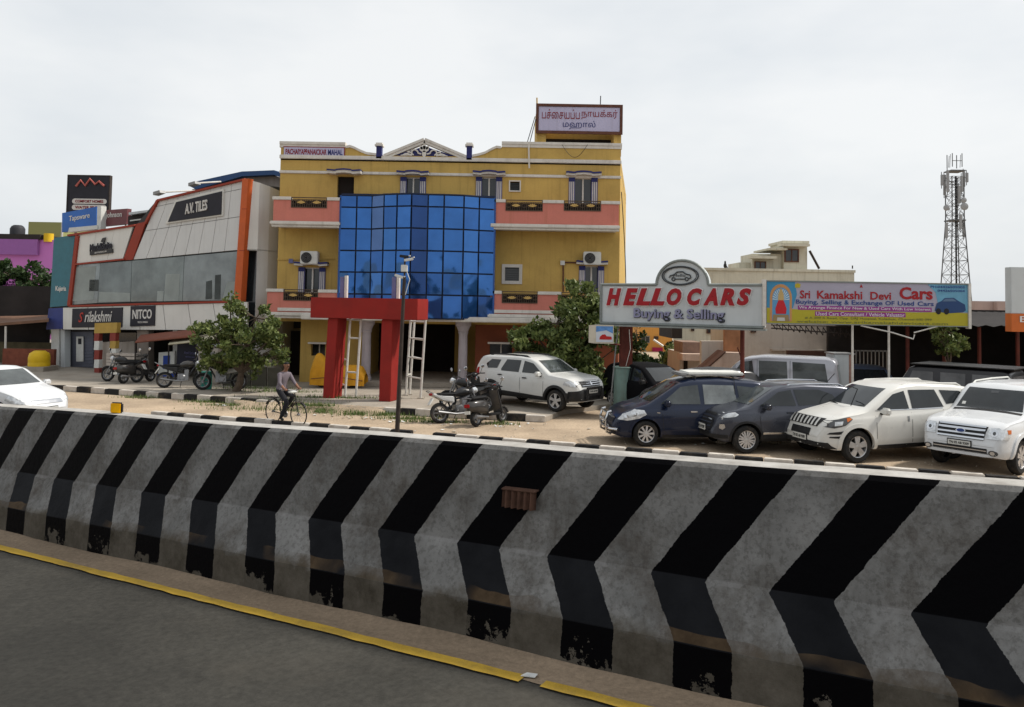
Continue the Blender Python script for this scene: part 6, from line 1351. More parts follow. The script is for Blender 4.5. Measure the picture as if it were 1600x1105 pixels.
vpoly('backing_wall', [(84, 373), (208, 353), (214, 350), (244, 314), (383, 282), (372, 470), (372, 516), (98, 516), (80, 480)], M_joint, -.06, 5)
vpoly('side_panel', [(84, 372), (117, 367), (105, 478), (78, 480)], M_vteal, .02)
vpoly('poster', [(76, 482), (99, 481), (98, 514), (72, 515)], mat('blue_poster', (.04, .055, .20), .5, var=.2, scale=1.5), .02); text('lettering', 'Kajaria', M_wl, tv, vp(95, 452, .03), UV_, (0, 0, 1), fit=(.75, .3), extrude=.006, offset=.02)
def bil(q, u, v):
    (a, b, c, d) = [Vector(p) for p in q]; return a.lerp(b, u).lerp(d.lerp(c, u), v)
def panels(q, nu, vs, m, o, name='cladding_panel', gap=.002):
    for i in range(nu):
        for v0, v1 in zip(vs, vs[1:]):
            u0, u1 = i / nu + gap, (i + 1) / nu - gap; pts = [bil(q, u0, v0 + .004), bil(q, u1, v0 + .004), bil(q, u1, v1 - .004), bil(q, u0, v1 - .004)]
            vpoly(name, [tuple(p) for p in pts], m, o + rnd.uniform(-.006, .006), .06)
panels([(122, 367), (208, 353), (192, 404), (118, 412)], 3, [0, 1], M_cladw, .02); panels([(247, 312), (379, 282), (371, 391), (208, 406)], 8, [0, .12, .52, 1], M_clad, .02)
vpoly('red_band', [(213, 350), (228, 346), (207, 406), (192, 407)], M_vor if False else M_vred, .06)
b = MB()
for i in range(6): y_ = 352 + i * 9; b.prism([vp(212 - i * 3.4, y_, .065), vp(228 - i * 3.4, y_ - 2, .065), vp(228 - i * 3.4, y_ - 1, .065), vp(212 - i * 3.4, y_ + 1, .065)], NV * .02)
vpoly('sign_backing', [(274, 313), (349, 295), (348, 337), (258, 350)], M_cladw, .1); sb_ = vpoly('tile_sign', [(275, 316), (346, 299), (345, 335), (262, 347)], M_vblk, .14)
text('lettering', 'A.V. TILES', M_wl, sb_, vp(306.5, 323.5, .16), vp(330, 320, .15) - vp(290, 328.2, .15), (0, 0, 1), fit=((vp(323, 323, .1) - vp(289, 323, .1)).length, .46), extrude=.02, offset=.02)
for i, (q, m) in enumerate((([(117, 414), (157, 411), (152, 474), (109, 477)], M_shop[0]), ([(157, 411), (206, 407), (204, 472), (152, 474)], M_shop[1]), ([(206, 407), (288, 400), (285, 471), (204, 472)], M_shop[2]), ([(288, 400), (371, 392.5), (366, 470), (285, 471)], M_shop[3]))):
    c_ = [sum(p[k] for p in q) / 4 for k in (0, 1)]; vpoly('showroom_pane', [(c_[0] + (x - c_[0]) * .992, c_[1] + (y - c_[1]) * .985) for x, y in q], m, .0, .04)
M_disp = mat('display_pale', (.26, .29, .28), .4, var=.2, scale=1); M_dispd = mat('display_dark', (.05, .06, .06), .4, var=.4, scale=1.5)
for nm_, q, m in (('display_stand', [(259, 428), (281, 428), (279, 470), (256, 471)], M_disp), ('display_stand', [(246, 455), (256, 455), (254, 471), (245, 471)], M_disp), ('display_stand', [(322, 440), (331, 438), (331, 467), (321, 468)], M_dispd), ('display_stand', [(336, 430), (345, 429), (344, 468), (335, 468)], M_dispd), ('poster_stand', [(355, 440), (368, 440), (365, 469), (347, 470)], M_disp), ('poster_stand', [(118, 418), (150, 416), (146, 468), (112, 471)], M_disp), ('notice', [(140, 437), (154, 437), (153, 455), (139, 455)], M_dispd), ('display_stand', [(155, 456), (203, 458), (203, 471), (154, 472)], M_disp)): vpoly(nm_, q, m, .008, .02)
vline('red_edge', [(105, 368), (210, 352)], 3, M_vred); vline('red_edge', [(120, 368), (107, 478)], 5, M_vred); vline('red_edge', [(117, 413), (194, 405)], 2.5, M_vred); vline('red_edge', [(107, 478.5), (372, 471)], 3, M_vred); vline('red_edge', [(226, 349), (245, 313), (382, 280)], 3, M_vred, .12)
vpoly('edge_column', [(378.5, 280), (388, 279), (376, 471), (365, 471)], M_vor, .14, .3)
for y in (326, 391): vpoly('column_joint', [(380 - (y - 300) * .07, y), (387 - (y - 300) * .06, y), (387 - (y - 300) * .06, y + 1), (380 - (y - 300) * .07, y + 1)], M_vred, .145, .02)
# curved end of the building turning away towards the hall
E0 = vp(388, 300, .0); pl = [E0 + Vector((.0, .05, 0)), E0 + Vector((.42, .12, 0)), E0 + Vector((.75, .5, 0)), E0 + Vector((1.0, 1.0, 0)), E0 + Vector((1.12, 1.7, 0)), E0 + Vector((1.15, 5, 0))]
ztp = vp(388, 281).z; zmd = vp(388, 391).z
for i, (a_, c_) in enumerate(zip(pl, pl[1:])):
    zl = zmd if i < 1 else .15
    MB().prism([(a_.x, a_.y, zl), (c_.x, c_.y, zl), (c_.x, c_.y, ztp - .1 * (i + 1)), (a_.x, a_.y, ztp - .1 * i)], (-.06, .1, 0)).build('end_panel', M_cladw if i == 0 else M_clad, tv)
MB().prism([(pl[0].x - .5, pl[0].y + .5, .15), (pl[1].x, pl[1].y + .35, .15), (pl[1].x, pl[1].y + .35, zmd), (pl[0].x - .5, pl[0].y + .5, zmd)], (0, .1, 0)).build('end_glass', M_glassd, tv)
MB().prism([(p.x, p.y, zmd) for p in pl[:4]] + [(pl[3].x - 1.2, pl[3].y + .6, zmd), (pl[0].x - .6, pl[0].y + .6, zmd)], (0, 0, .05)).build('end_soffit', M_cladw, tv)
# fascia with shop signs
panels([(98, 481), (372, 473), (380, 516), (98, 515)], 7, [0, 1], M_cladw, .05, 'fascia_panel'); vpoly('fascia_panel', [(374, 472), (386, 472), (386, 516), (374, 516)], M_cladw, .05)
s1 = vpoly('shop_sign', [(113, 482.5), (191, 480.5), (190, 511), (112, 512)], M_vblk, .1); d1 = (vp(190, 495, .1) - vp(113, 497, .1)).normalized()
text('lettering', 'S', mat('letter_red', (.4, .04, .03), .5, var=.05), s1, vp(126.5, 496, .115), d1, (0, 0, 1), fit=(.32, .46), extrude=.008, offset=.01, shear=.3); text('lettering', 'rilakshmi', M_wl, s1, vp(153.5, 494.5, .115), d1, (0, 0, 1), fit=((vp(174, 495, .1) - vp(132, 495, .1)).length, .5), extrude=.008, offset=.005, shear=.25)
s2 = vpoly('shop_sign', [(204, 478.5), (242, 477.5), (241, 509), (203, 510)], M_vblk, .1); text('lettering', 'NITCO', M_wl, s2, vp(222, 491, .115), d1, (0, 0, 1), fit=((vp(237, 495, .1) - vp(207, 495, .1)).length, .42), extrude=.01, offset=.02); text('lettering', 'TILES & MARBLE', M_wl, s2, vp(223, 503.5, .115), d1, (0, 0, 1), fit=(.65, .08), extrude=.006)
lg = vpoly('logo_board', [(140, 393), (175, 389), (175, 395), (140, 399)], M_joint, .1); text('lettering', 'Mark&Suite', M_vblk, tv, vp(157.5, 385, .1), vp(208, 353) - vp(122, 367), (0, 0, 1), fit=((vp(175, 385) - vp(141, 385)).length, .34), extrude=.02, offset=.03)
MB().prism([vp(157, 378, .1), vp(160, 372, .1), vp(165, 371, .1), vp(162, 379, .1)], -NV * .04).build('logo_flame', M_joint, tv); text('lettering', 'INTERIOR', M_wl, lg, vp(157.5, 394, .112), vp(208, 353) - vp(122, 367), (0, 0, 1), fit=(.8, .07), extrude=.006)
# ground floor shops
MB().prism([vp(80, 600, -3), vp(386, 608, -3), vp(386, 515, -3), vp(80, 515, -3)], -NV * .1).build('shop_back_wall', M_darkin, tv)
MB().prism([vp(80, 588, .1), vp(386, 604, .1), vp(386, 604, -3), vp(80, 588, -3)], (0, 0, .02)).build('shop_floor', M_conc, tv)
for x0_, x1_, m in ((80, 92, M_wplas), (95, 101, M_sgrey), (214, 232, mat('shop_pillar', (.26, .22, .19), .9, var=.15)), (270, 277, M_wplas), (380, 388, M_clad)): vpoly('pillar', [(x0_, 514), (x1_, 514), (x1_, 594), (x0_, 594)], m, -.15, .3)
sh = vpoly('roller_shutter', [(101, 519), (146, 518), (146, 580), (101, 578)], mat('shutter', (.14, .15, .19), .6, var=.15, metal=.3), -.6, .06)
for i in range(12): vpoly('shutter_slat', [(102, 521 + i * 5), (145, 520.5 + i * 5), (145, 523 + i * 5), (102, 523.5 + i * 5)], mat('shutter', (.14, .15, .19)), -.56, .04, sh)
vpoly('notice', [(119, 526), (130, 526), (130, 565), (119, 565)], M_wplas, -.5, .03); vpoly('notice', [(122, 529), (127, 529), (127, 538), (122, 538)], M_vblk, -.49, .02)
for nm_, q, m, o in (('shop_door', [(184, 520), (213, 520), (213, 585), (184, 584)], M_glassd, -1.0), ('tile_rack', [(186, 535), (210, 533), (210, 552), (186, 553)], M_pw2, -.9)): vpoly(nm_, q, m, o, .05)
# step up to the shops
MB().prism([vp(70, 584, .9), vp(250, 597, .9), vp(250, 592, -.1), vp(70, 580, -.1)], (0, 0, -.35)).build('shop_step', M_ramp, tv)
# awnings
def aw(nm, label, pts, m, drop):
    t = thing(nm, label, 'awning', vp(*pts[0], 1.2)); q = [vp(pts[0][0], pts[0][1], 1.4), vp(pts[1][0], pts[1][1], 1.4), vp(pts[1][0] + 8, pts[1][1] - drop, .1), vp(pts[0][0] + 8, pts[0][1] - drop, .1)]
    MB().prism(q, (0, 0, .05)).build('sheet', m, t); MB().tube([q[0], q[1]], .04, 6).build('edge_rail', m, t)
    for p in q[:2]: MB().tube([Vector((p.x, p.y, .15)), p], .03, 6).build('prop', M_dsteel, t)
aw('awning', 'rust red sheet awning over the shop doors', [(212, 535), (308, 525)], mat('awning_red', (.20, .07, .045), .8, var=.2), 10); aw('awning', 'cream sheet awning beside the roadside tree', [(264, 538), (345, 529)], mat('awning_cream', (.48, .44, .32), .8, var=.1), 8)
# boards in front
def board(nm, label, pts, m, o=.6, th=.1, cat='sign'):
    t = thing(nm, label, cat, vp(*pts[-1], o)); vb = MB().prism([vp(x, y, o) for x, y in pts], -NV * th).build('panel', m, t)
    lo_ = [vp(*pts[2], o - .1), vp(*pts[3], o - .1)]
    for p in lo_: MB().tube([Vector((p.x, p.y, .15)), p + Vector((0, 0, .2))], .03, 5).build('leg', M_dsteel, t)
    return t
t = board('dark_shop_board', 'dark navy shop board with pale script behind the parked motorcycles', [(277, 536), (324, 534), (323, 574), (276, 574)], mat('navy_board', (.012, .013, .03), .5, var=.2), .5); text('lettering', 'Royal Furniture', M_lav, t, vp(298, 552, .52), UV_, (0, 0, 1), fit=(.75, .13), extrude=.006, shear=.3); text('lettering', 'INTERIORS', M_lav, t, vp(297, 558, .52), UV_, (0, 0, 1), fit=(.5, .05), extrude=.006)
t = board('white_blue_board', 'white board with a blue block standing on blue feet by the shop', [(248, 551), (273, 549), (272, 583), (247, 584)], M_wplas, .5); MB().prism([vp(x, y, .53) for x, y in ((255, 556), (265, 555.5), (264, 576), (254.5, 576.5))], -NV * .02).build('blue_block', mat('blue_block', (.02, .06, .32), .5, var=.1), t); MB().prism([vp(x, y, .5) for x, y in ((246, 585), (272, 584), (272, 589), (246, 589))], -NV * .1).build('foot', mat('blue_block', (.02, .06, .32)), t)
t = thing('kiosk_arch', 'small yellow topped red and white arch at the shop entrance', 'arch', vp(165, 590, .9))
MB().prism([vp(x, y, .9) for x, y in ((148, 505), (183, 504), (182, 520), (147, 521))], -NV * .2).build('header', mat('kiosk_yellow', (.40, .26, .06), .6, var=.15), t)
for i, (y0_, y1_) in enumerate(((521, 533), (533, 547), (547, 562), (562, 575), (575, 592))): MB().prism([vp(x, y, .9) for x, y in ((147.5, y0_), (155, y0_), (154, y1_), (146.5, y1_))], -NV * .18).build('leg', [mat('kiosk_red', (.22, .04, .03), .6, var=.1), M_wplas][i % 2], t)
for i, (y0_, y1_) in enumerate(((520, 533), (533, 545), (545, 590))): MB().prism([vp(x, y, .88) for x, y in ((172, y0_), (181, y0_), (180, y1_), (171, y1_))], -NV * .18).build('leg', [MATS['kiosk_red'], MATS['kiosk_yellow'], M_wplas][i % 3], t)
MB().prism([vp(x, y, .5) for x, y in ((156, 535), (171, 534), (171, 588), (156, 590))], -NV * .1).build('hung_banner', M_pw2, t)
t = thing('goods_crate', 'pale stone slab pallet stacked before the shop doors', 'crate', vp(190, 580, 1.3)); 
for i in range(4): MB().prism([vp(166, 552 + i * 5, 1.2), vp(212, 553 + i * 5, 1.2), vp(212, 557 + i * 5, 1.2), vp(166, 556 + i * 5, 1.2)], -NV * .5).build('slab', M_pw2, t)
# upper storey with blue edged roof, floodlight brackets
t = tv; YU = 38.5
MB().prism([at(x, y, YU) for x, y in ((300, 296), (378, 276), (428, 274), (428, 480), (300, 480))], (0, 5, 0)).build('upper_storey', mat('grey_plaster', (.24, .21, .19), .9, var=.1, streak=.4), tv); MB().prism([at(x, y, YU - .4) for x, y in ((296, 291), (300, 285), (378, 268), (428, 266), (428, 273), (378, 275.5), (306, 296))], (0, 6, 0)).build('upper_roof', mat('blue_fascia', (.03, .07, .17), .5, var=.1), tv)
MB().prism([at(x, y, YU) for x, y in ((428.5, 274), (440, 280), (440, 480), (428.5, 480))], (1.2, 3, 0)).build('upper_side', MATS['grey_plaster'], tv); MB().prism([at(x, y, YU - .4) for x, y in ((428, 266), (441, 271), (441, 278), (428, 273))], (1.2, 3, 0)).build('upper_roof_edge', MATS['blue_fascia'], tv)
for (x, y, x2, y2) in ((242, 301, 305, 298), (297, 287, 345, 284)):
    MB().tube([vp(x, y, 1.2), vp(x2, y2, -.3)], .035, 6).build('lamp_bracket', M_wsteel, tv); MB().prism([vp(x - 3, y - 1, 1.3), vp(x + 7, y - 4, 1.3), vp(x + 8, y, 1.3), vp(x - 3, y + 4, 1.3)], -NV * .3).build('floodlight', M_grey, tv)
# roof billboards
def billboard(nm, label, r, Y, m, legs=True):
    x0, x1, z0, z1 = rc(*r, Y); t = thing(nm, label, 'billboard', ((x0 + x1) / 2, Y, z0 - 2)); MB().box((x0, Y, z0), (x1, Y + .25, z1)).build('panel', m, t)
    f = MB(); e = .06; f.box((x0 - e, Y - .03, z1), (x1 + e, Y + .28, z1 + e)).box((x0 - e, Y - .03, z0 - e), (x1 + e, Y + .28, z0)).box((x0 - e, Y - .03, z0), (x0, Y + .28, z1)).box((x1, Y - .03, z0), (x1 + e, Y + .28, z1)); f.build('frame', M_dsteel, t)
    for xx in (x0 + .4, x1 - .4): MB().tube([(xx, Y + .4, 0), (xx, Y + .4, z1)], .09, 6).build('leg', M_dsteel, t)
    return t, x0, x1, z0, z1
t, x0, x1, z0, z1 = billboard('black_billboard', 'tall black billboard with red emblem and two white pills', (106, 170, 275, 331), 52, M_vblk)
b = MB(); pts_ = [(-.9, -.15), (-.6, .25), (-.3, -.1), (0, .35), (.35, .0), (.6, .2), (.95, -.1)]; cx_, cz_ = (x0 + x1) / 2 + .1, z1 - .55; b.tube([(cx_ + x, 51.95, cz_ + z) for x, z in pts_], .08, 6); b.build('emblem', mat('emblem_red', (.45, .12, .10), .5, var=.1), t)
for zz, s_ in ((z0 + (z1 - z0) * .29, 'COMFORT HOMES'), (z0 + (z1 - z0) * .12, 'WATER PROOF')):
    n_ = 10; hw_ = (x1 - x0) * .36; hh_ = .17; pill = [(cx_ - hw_ - hh_ * math.sin(math.pi * i / n_), zz + hh_ * math.cos(math.pi * i / n_)) for i in range(n_ + 1)] + [(cx_ + hw_ + hh_ * math.sin(math.pi * i / n_), zz - hh_ * math.cos(math.pi * i / n_)) for i in range(n_ + 1)]
    q = MB().prism([(x, 51.98, z) for x, z in pill], (0, .015, 0)).build('pill', M_wl, t); text('lettering', s_, M_maroon, q, (cx_, 51.96, zz), (1, 0, 0), (0, 0, 1), fit=(hw_ * 1.9, .18), extrude=.006, offset=.02)
def skewboard(nm, label, pts, m, body, o=-2.2):
    t = thing(nm, label, 'billboard', vp(*pts[-1], o)); MB().prism([vp(x, y, o) for x, y in pts], -NV * .25).build('panel', m, t)
    c_ = [sum(p[k] for p in pts) / 4 for k in (0, 1)]; d_ = vp(*pts[1], o) - vp(*pts[0], o); text('lettering', body, M_wl, t, vp(c_[0], c_[1] - 3, o + .015), d_, (0, 0, 1), fit=(d_.length * .6, .35), extrude=.006, offset=.01)
    for p in pts[2:]: q = vp(*p, o - .3); MB().tube([Vector((q.x, q.y, 5)), q + Vector((0, 0, .5))], .06, 6).build('leg', M_wsteel, t)
    return t
skewboard('blue_billboard', 'blue roof billboard with faint white lettering on the showroom', [(97, 333), (151, 323), (150, 354), (97, 363)], mat('bill_blue', (.035, .13, .42), .5, var=.15, scale=.6), 'Tapsware'); skewboard('maroon_billboard', 'dull maroon roof billboard beside the blue one', [(158, 329), (199, 326), (197, 350), (157, 354)], mat('bill_maroon', (.16, .06, .065), .5, var=.15), 'johnson')
t = thing('roof_post', 'white roof post between the blue and maroon billboards', 'post', vp(153, 362, -1.9)); MB().prism([vp(x, y, -1.9) for x, y in ((152, 323), (158, 322), (157, 366), (151, 367))], -NV * .3).build('shaft', M_wplas, t); MB().prism([vp(x, y, -1.85) for x, y in ((108, 356), (152, 352), (152, 358), (106, 363))], -NV * .3).build('ledge', M_wplas, t)
t = thing('roof_shed', 'dark roof shed with white edge behind the slanted red band', 'shed', vp(215, 350, -1.5)); MB().prism([vp(x, y, -1.5) for x, y in ((200, 338), (236, 330), (228, 347), (200, 353))], -NV * 2).build('wall', M_shed, t); MB().prism([vp(x, y, -1.3) for x, y in ((201, 332), (240, 327), (240, 330), (201, 336))], -NV * 2.2).build('roof', M_sgrey, t); MB().prism([vp(x, y, -1.45) for x, y in ((203, 344), (226, 341), (226, 343), (203, 346))], -NV * .1).build('light_tube', M_wplas, t)
# far left: pink house, green block, tanks, trees, shed, yellow tank
Yp = 64
t = house('pink_house', 'pink and purple flat roofed house behind the dark trees', Yp, 9, [(-40, 84, 374, 560)], mat('pink_house', (.48, .17, .46), .85, var=.05, scale=.2)); x0, x1, z0, z1 = rc(-40, 66, 366, 374, Yp); MB().box((x0, Yp - .3, z0), (x1, Yp + 8, z1)).build('roof_band', M_shed, t); x0, x1, z0, z1 = rc(-40, 62, 374, 398, Yp); MB().box((x0, Yp - .35, z0), (x1, Yp - .01, z1)).build('upper_wall', mat('purple_wall', (.27, .11, .32), .85, var=.05), t)
x0, x1, z0, z1 = rc(68, 82, 365, 378, Yp); MB().lathe([((x1 - x0) / 2, z0), ((x1 - x0) / 2, z1)], ((x0 + x1) / 2, Yp + .1, 0), n=20).build('yellow_corner', mat('corner_yellow', (.62, .40, .02), .7, var=.05), t, smooth=True, ang=60)
x0, x1, z0, z1 = rc(17, 38, 352, 367, Yp + 2); tag(MB().lathe([((x1 - x0) / 2, z0 - .1), ((x1 - x0) / 2, z1 - .3), ((x1 - x0) / 2 * .8, z1 - .1), (.3, z1), (0, z1)], ((x0 + x1) / 2, Yp + 2, 0), n=22).build('roof_tank', mat('tank_black', (.03, .03, .035), .6, var=.1), smooth=True), 'black water tank on the pink house roof', 'water tank')
house('green_house', 'olive green flat roofed house behind the pink one', 76, 9, [(40, 92, 347, 560)], mat('olive_wall', (.24, .25, .10), .85, var=.08, scale=.2))
YL = 46
tree('purple_flowered_tree', 'dark leafy tree with purple blossom at the left edge', (at(30, 570, YL).x, YL, 0), [bl_(-15, 440, YL, 1.2, 1.2, 1.0), bl_(20, 432, YL, 1.2, 1.2, .8), bl_(50, 440, YL, 1.2, 1.2, .9), bl_(70, 455, YL, .8, 1, 1.0), bl_(10, 470, YL, 1.5, 1.3, 1.2), bl_(50, 480, YL, 1.4, 1.3, 1.1), bl_(30, 505, YL, 1.8, 1.3, .8), bl_(-20, 490, YL, 1.5, 1.3, 1.2)], 9000, .3, M_leafd, 21, .2)
b = MB(); rgf = random.Random(4)
for x, y in ((18, 445), (9, 452)): leaves(b, at(x, y, YL - 1.2), (.35, .2, .3), 50, .2, rgf, .1)
bl_o = b.build('blossom', M_leafp, [o for o in bpy.data.objects if o.name == 'purple_flowered_tree'][0])
Ys = 38.0
t = thing('tiled_shed', 'low dark shed with sloping brown roof at the left edge', 'shed', at(20, 590, Ys)); q = [at(-40, 512, Ys - 1), at(76, 503, Ys - 1), at(76, 496, Ys + 3), at(-40, 498, Ys + 3)]; MB().prism(q, (0, 0, .12)).build('roof', mat('tile_brown', (.16, .09, .06), .9, var=.2), t); MB().box((at(-40, 540, Ys + 3).x, Ys + 3, 0), (at(76, 540, Ys + 3).x, Ys + 3.1, 4)).build('back_wall', M_shed, t); MB().tube([at(9, 510, Ys - .9), at(8, 575, Ys - .9)], .05, 6).build('prop', M_wsteel, t); MB().box((at(-40, 540, Ys + 2).x, Ys + 2, 0), (at(80, 540, Ys + 2).x, Ys + 2.1, at(40, 535, Ys + 2).z)).build('hung_cloth', mat('cloth_dull', (.10, .085, .05), .9, var=.3), t)
t = tag(MB().box((at(8, 560, 37).x, 36.8, 0), (at(88, 560, 37).x, 37.0, at(50, 545, 37).z)).build('brick_wall', mat('red_brick_wall', (.17, .055, .035), .9, var=.25, scale=4)), 'low red brown wall behind the yellow tank', 'wall')
x0, x1, z0, z1 = rc(46, 77, 548, 572, 36); r_ = (x1 - x0) / 2
t = thing('yellow_tank', 'yellow plastic water tank standing before the red brown wall', 'water tank', ((x0 + x1) / 2, 36, .15)); MB().lathe([(r_, z0), (r_, z0 + .15), (r_ * .97, z0 + .18), (r_, z0 + .22), (r_, z1 - .3), (r_ * .9, z1 - .12), (r_ * .5, z1), (0, z1)], ((x0 + x1) / 2, 36, 0), n=24).build('body', mat('tank_yellow', (.62, .40, .015), .5, var=.08), t, smooth=True, ang=60); MB().box((x0 - .1, 35.4, .15), (x1 + .1, 36.6, z0 - .002)).build('plinth', M_conc, t)
# compound wall stub and a near-black sheet as passage shade behind the roadside tree
t = thing('compound_wall', 'grey compound wall stub under the roadside tree', 'wall', at(395, 605, 31)); b = MB()
for i, (x0_, x1_) in enumerate(((348, 366), (367, 392), (393, 417), (418, 441))): MB().prism([at(x0_, 572 + i, 31), at(x1_ - 1, 572 + i, 31), at(x1_ - 1, 606, 31), at(x0_, 606, 31)], (0, .12, 0)).build('panel', mat('wall_grey', (.11, .105, .085), .9, var=.25, scale=2), t)
tag(MB().prism([at(x, y, 36) for x, y in ((388, 517), (470, 517), (470, 607), (388, 607))], (0, .1, 0)).build('passage_shade', M_darkin), 'near-black sheet standing in for the shade of the passage beside the hall', 'shade sheet')
# ================================================================== two-wheelers
M_bblk = mat('bike_black', (.014, .014, .015), .35, var=.15, spec=.4); M_bsil = mat('bike_silver', (.20, .20, .205), .35, metal=.7, var=.15, scale=8); M_bgrey = mat('scooter_grey', (.05, .047, .045), .3, metal=.4, var=.1, coat=.5); M_bseat = mat('bike_seat', (.015, .015, .016), .75, var=.2)
M_bred = mat('bike_red', (.30, .01, .01), .3, var=.05); M_bwhite = mat('bike_white', (.55, .55, .54), .35, var=.05, coat=.4)
def bwheel(t, x, r=.3, tw=.045, steer=None):
    pr_ = [(r - .09, -tw), (r - .03, -tw * 1.1), (r, 0), (r - .03, tw * 1.1), (r - .09, tw), (r - .09, -tw)]
    w = MB().lathe(pr_, (x, 0, r), 'y', 26, False).build('wheel', M_tyre, t, smooth=True, local=True)
    q = MB().lathe([(r - .09, -tw * .8), (r - .115, -tw * .6), (r - .115, tw * .6), (r - .09, tw * .8)], (x, 0, r), 'y', 26, False).lathe([(.05, -.06), (.05, .06)], (x, 0, r), 'y', 10)
    for i in range(6):
        a = i * math.pi / 3; q.tube([(x, 0, r), (x + (r - .1) * math.cos(a), 0, r + (r - .1) * math.sin(a))], .018, 5)
    q.build('rim', M_bsil, w, local=True); return w
def motorcycle(nm, label, loc, rz, lean, tank_m, tail_m, group):
    t = thing(nm, label, 'motorcycle', loc, rz, group); t.matrix_basis = Matrix.Translation(loc) @ Matrix.Rotation(rz, 4, 'Z') @ Matrix.Rotation(lean, 4, 'X')
    bwheel(t, .64); bwheel(t, -.64)
    MB().tube([(.64, .09, .3), (.47, .09, .75), (.42, .07, .95)], .025, 8).tube([(.64, -.09, .3), (.47, -.09, .75), (.42, -.07, .95)], .025, 8).build('fork', M_bsil, t, smooth=True, local=True)
    MB().tube([(.42, 0, .85), (.1, 0, .72), (-.35, 0, .66), (-.75, 0, .78)], .03, 6).tube([(.4, 0, .78), (.15, 0, .35), (-.25, 0, .33), (-.35, 0, .6)], .03, 6).tube([(-.64, .1, .3), (-.2, .1, .36)], .025, 6).tube([(-.64, -.1, .3), (-.2, -.1, .36)], .025, 6).build('frame', M_bblk, t, local=True)
    e = MB().box((-.18, -.13, .27), (.2, .13, .52)); e.lathe([(.1, -.17), (.12, -.15), (.12, .15), (.1, .17)], (-.02, 0, .38), 'y', 14); e.box((.05, -.08, .5), (.2, .08, .68)); e.build('engine', M_bsil, t, bevel=.02, local=True)
    tk = MB(); secs = [(.38, .06, .84, .90), (.32, .13, .78, .98), (.15, .15, .75, 1.02), (-.02, .13, .74, .98), (-.12, .08, .74, .90)]
    n_ = 12; vs = []
    for x, w, zb_, zt_ in secs: vs += [(x, w * math.cos(a), (zb_ + zt_) / 2 + (zt_ - zb_) / 2 * math.sin(a)) for a in [2 * math.pi * i / n_ for i in range(n_)]]
    tk.add(vs, [(i * n_ + j, i * n_ + (j + 1) % n_, (i + 1) * n_ + (j + 1) % n_, (i + 1) * n_ + j) for i in range(4) for j in range(n_)] + [list(range(n_)), list(range(4 * n_, 5 * n_))]); tk.build('fuel_tank', tank_m, t, smooth=True, local=True)
    MB().box((-.72, -.12, .78), (-.08, .12, .88)).build('seat', M_bseat, t, bevel=.04, seg=3, local=True)
    MB().prism([(-.2, -.13, .58), (-.55, -.12, .66), (-.85, -.06, .82), (-.85, -.06, .88), (-.5, -.12, .78), (-.2, -.13, .76)], (0, .26, 0)).build('tail_cowl', tail_m, t, bevel=.02, local=True)
    MB().box((-.93, -.08, .8), (-.86, .08, .88)).build('tail_lamp', M_tred, t, bevel=.02, local=True); MB().prism([(-.86, -.09, .74), (-.98, -.09, .55), (-.97, -.09, .53), (-.84, -.09, .7)], (0, .18, 0)).build('number_plate', M_plate, t, local=True)
    MB().tube([(-.84, -.1, .86), (-1.0, -.08, .95), (-1.0, .08, .95), (-.84, .1, .86)], .014, 6).build('grab_rail', M_bsil, t, local=True)
    MB().tube([(.38, .36, 1.02), (.42, .16, 1.06), (.44, 0, 1.02), (.42, -.16, 1.06), (.38, -.36, 1.02)], .016, 6).build('handlebar', M_bblk, t, local=True)
    for sy in (1, -1):
        MB().tube([(.4, sy * .2, 1.05), (.45, sy * .32, 1.22)], .008, 5).build('mirror_stem', M_bblk, t, local=True); MB().lathe([(0, -.02), (.055, -.015), (.06, 0), (.0, .012)], (.45, sy * .33, 1.25), 'x', 12).build('mirror', M_chrome, t, smooth=True, local=True)
    MB().lathe([(0, .06), (.06, .05), (.095, .0), (.08, -.09), (0, -.12)], (.55, 0, .92), 'x', 16).build('headlamp', M_lamp, t, smooth=True, local=True)
    MB().prism([(.64 + .33 * math.cos(a), -.06, .3 + .33 * math.sin(a)) for a in (.5, .9, 1.3, 1.7, 2.1, 2.5)] + [(.64 + .30 * math.cos(a), -.06, .3 + .30 * math.sin(a)) for a in (2.5, 2.1, 1.7, 1.3, .9, .5)], (0, .12, 0)).build('mudguard', M_bblk, t, local=True)
    MB().tube([(.1, -.16, .26), (-.2, -.17, .25), (-.75, -.18, .33)], [.022, .03, .042], 8).build('exhaust', M_bsil, t, smooth=True, local=True); MB().tube([(-.05, .1, .3), (-.12, .28, .02)], .012, 5).build('side_stand', M_bblk, t, local=True)
    return t
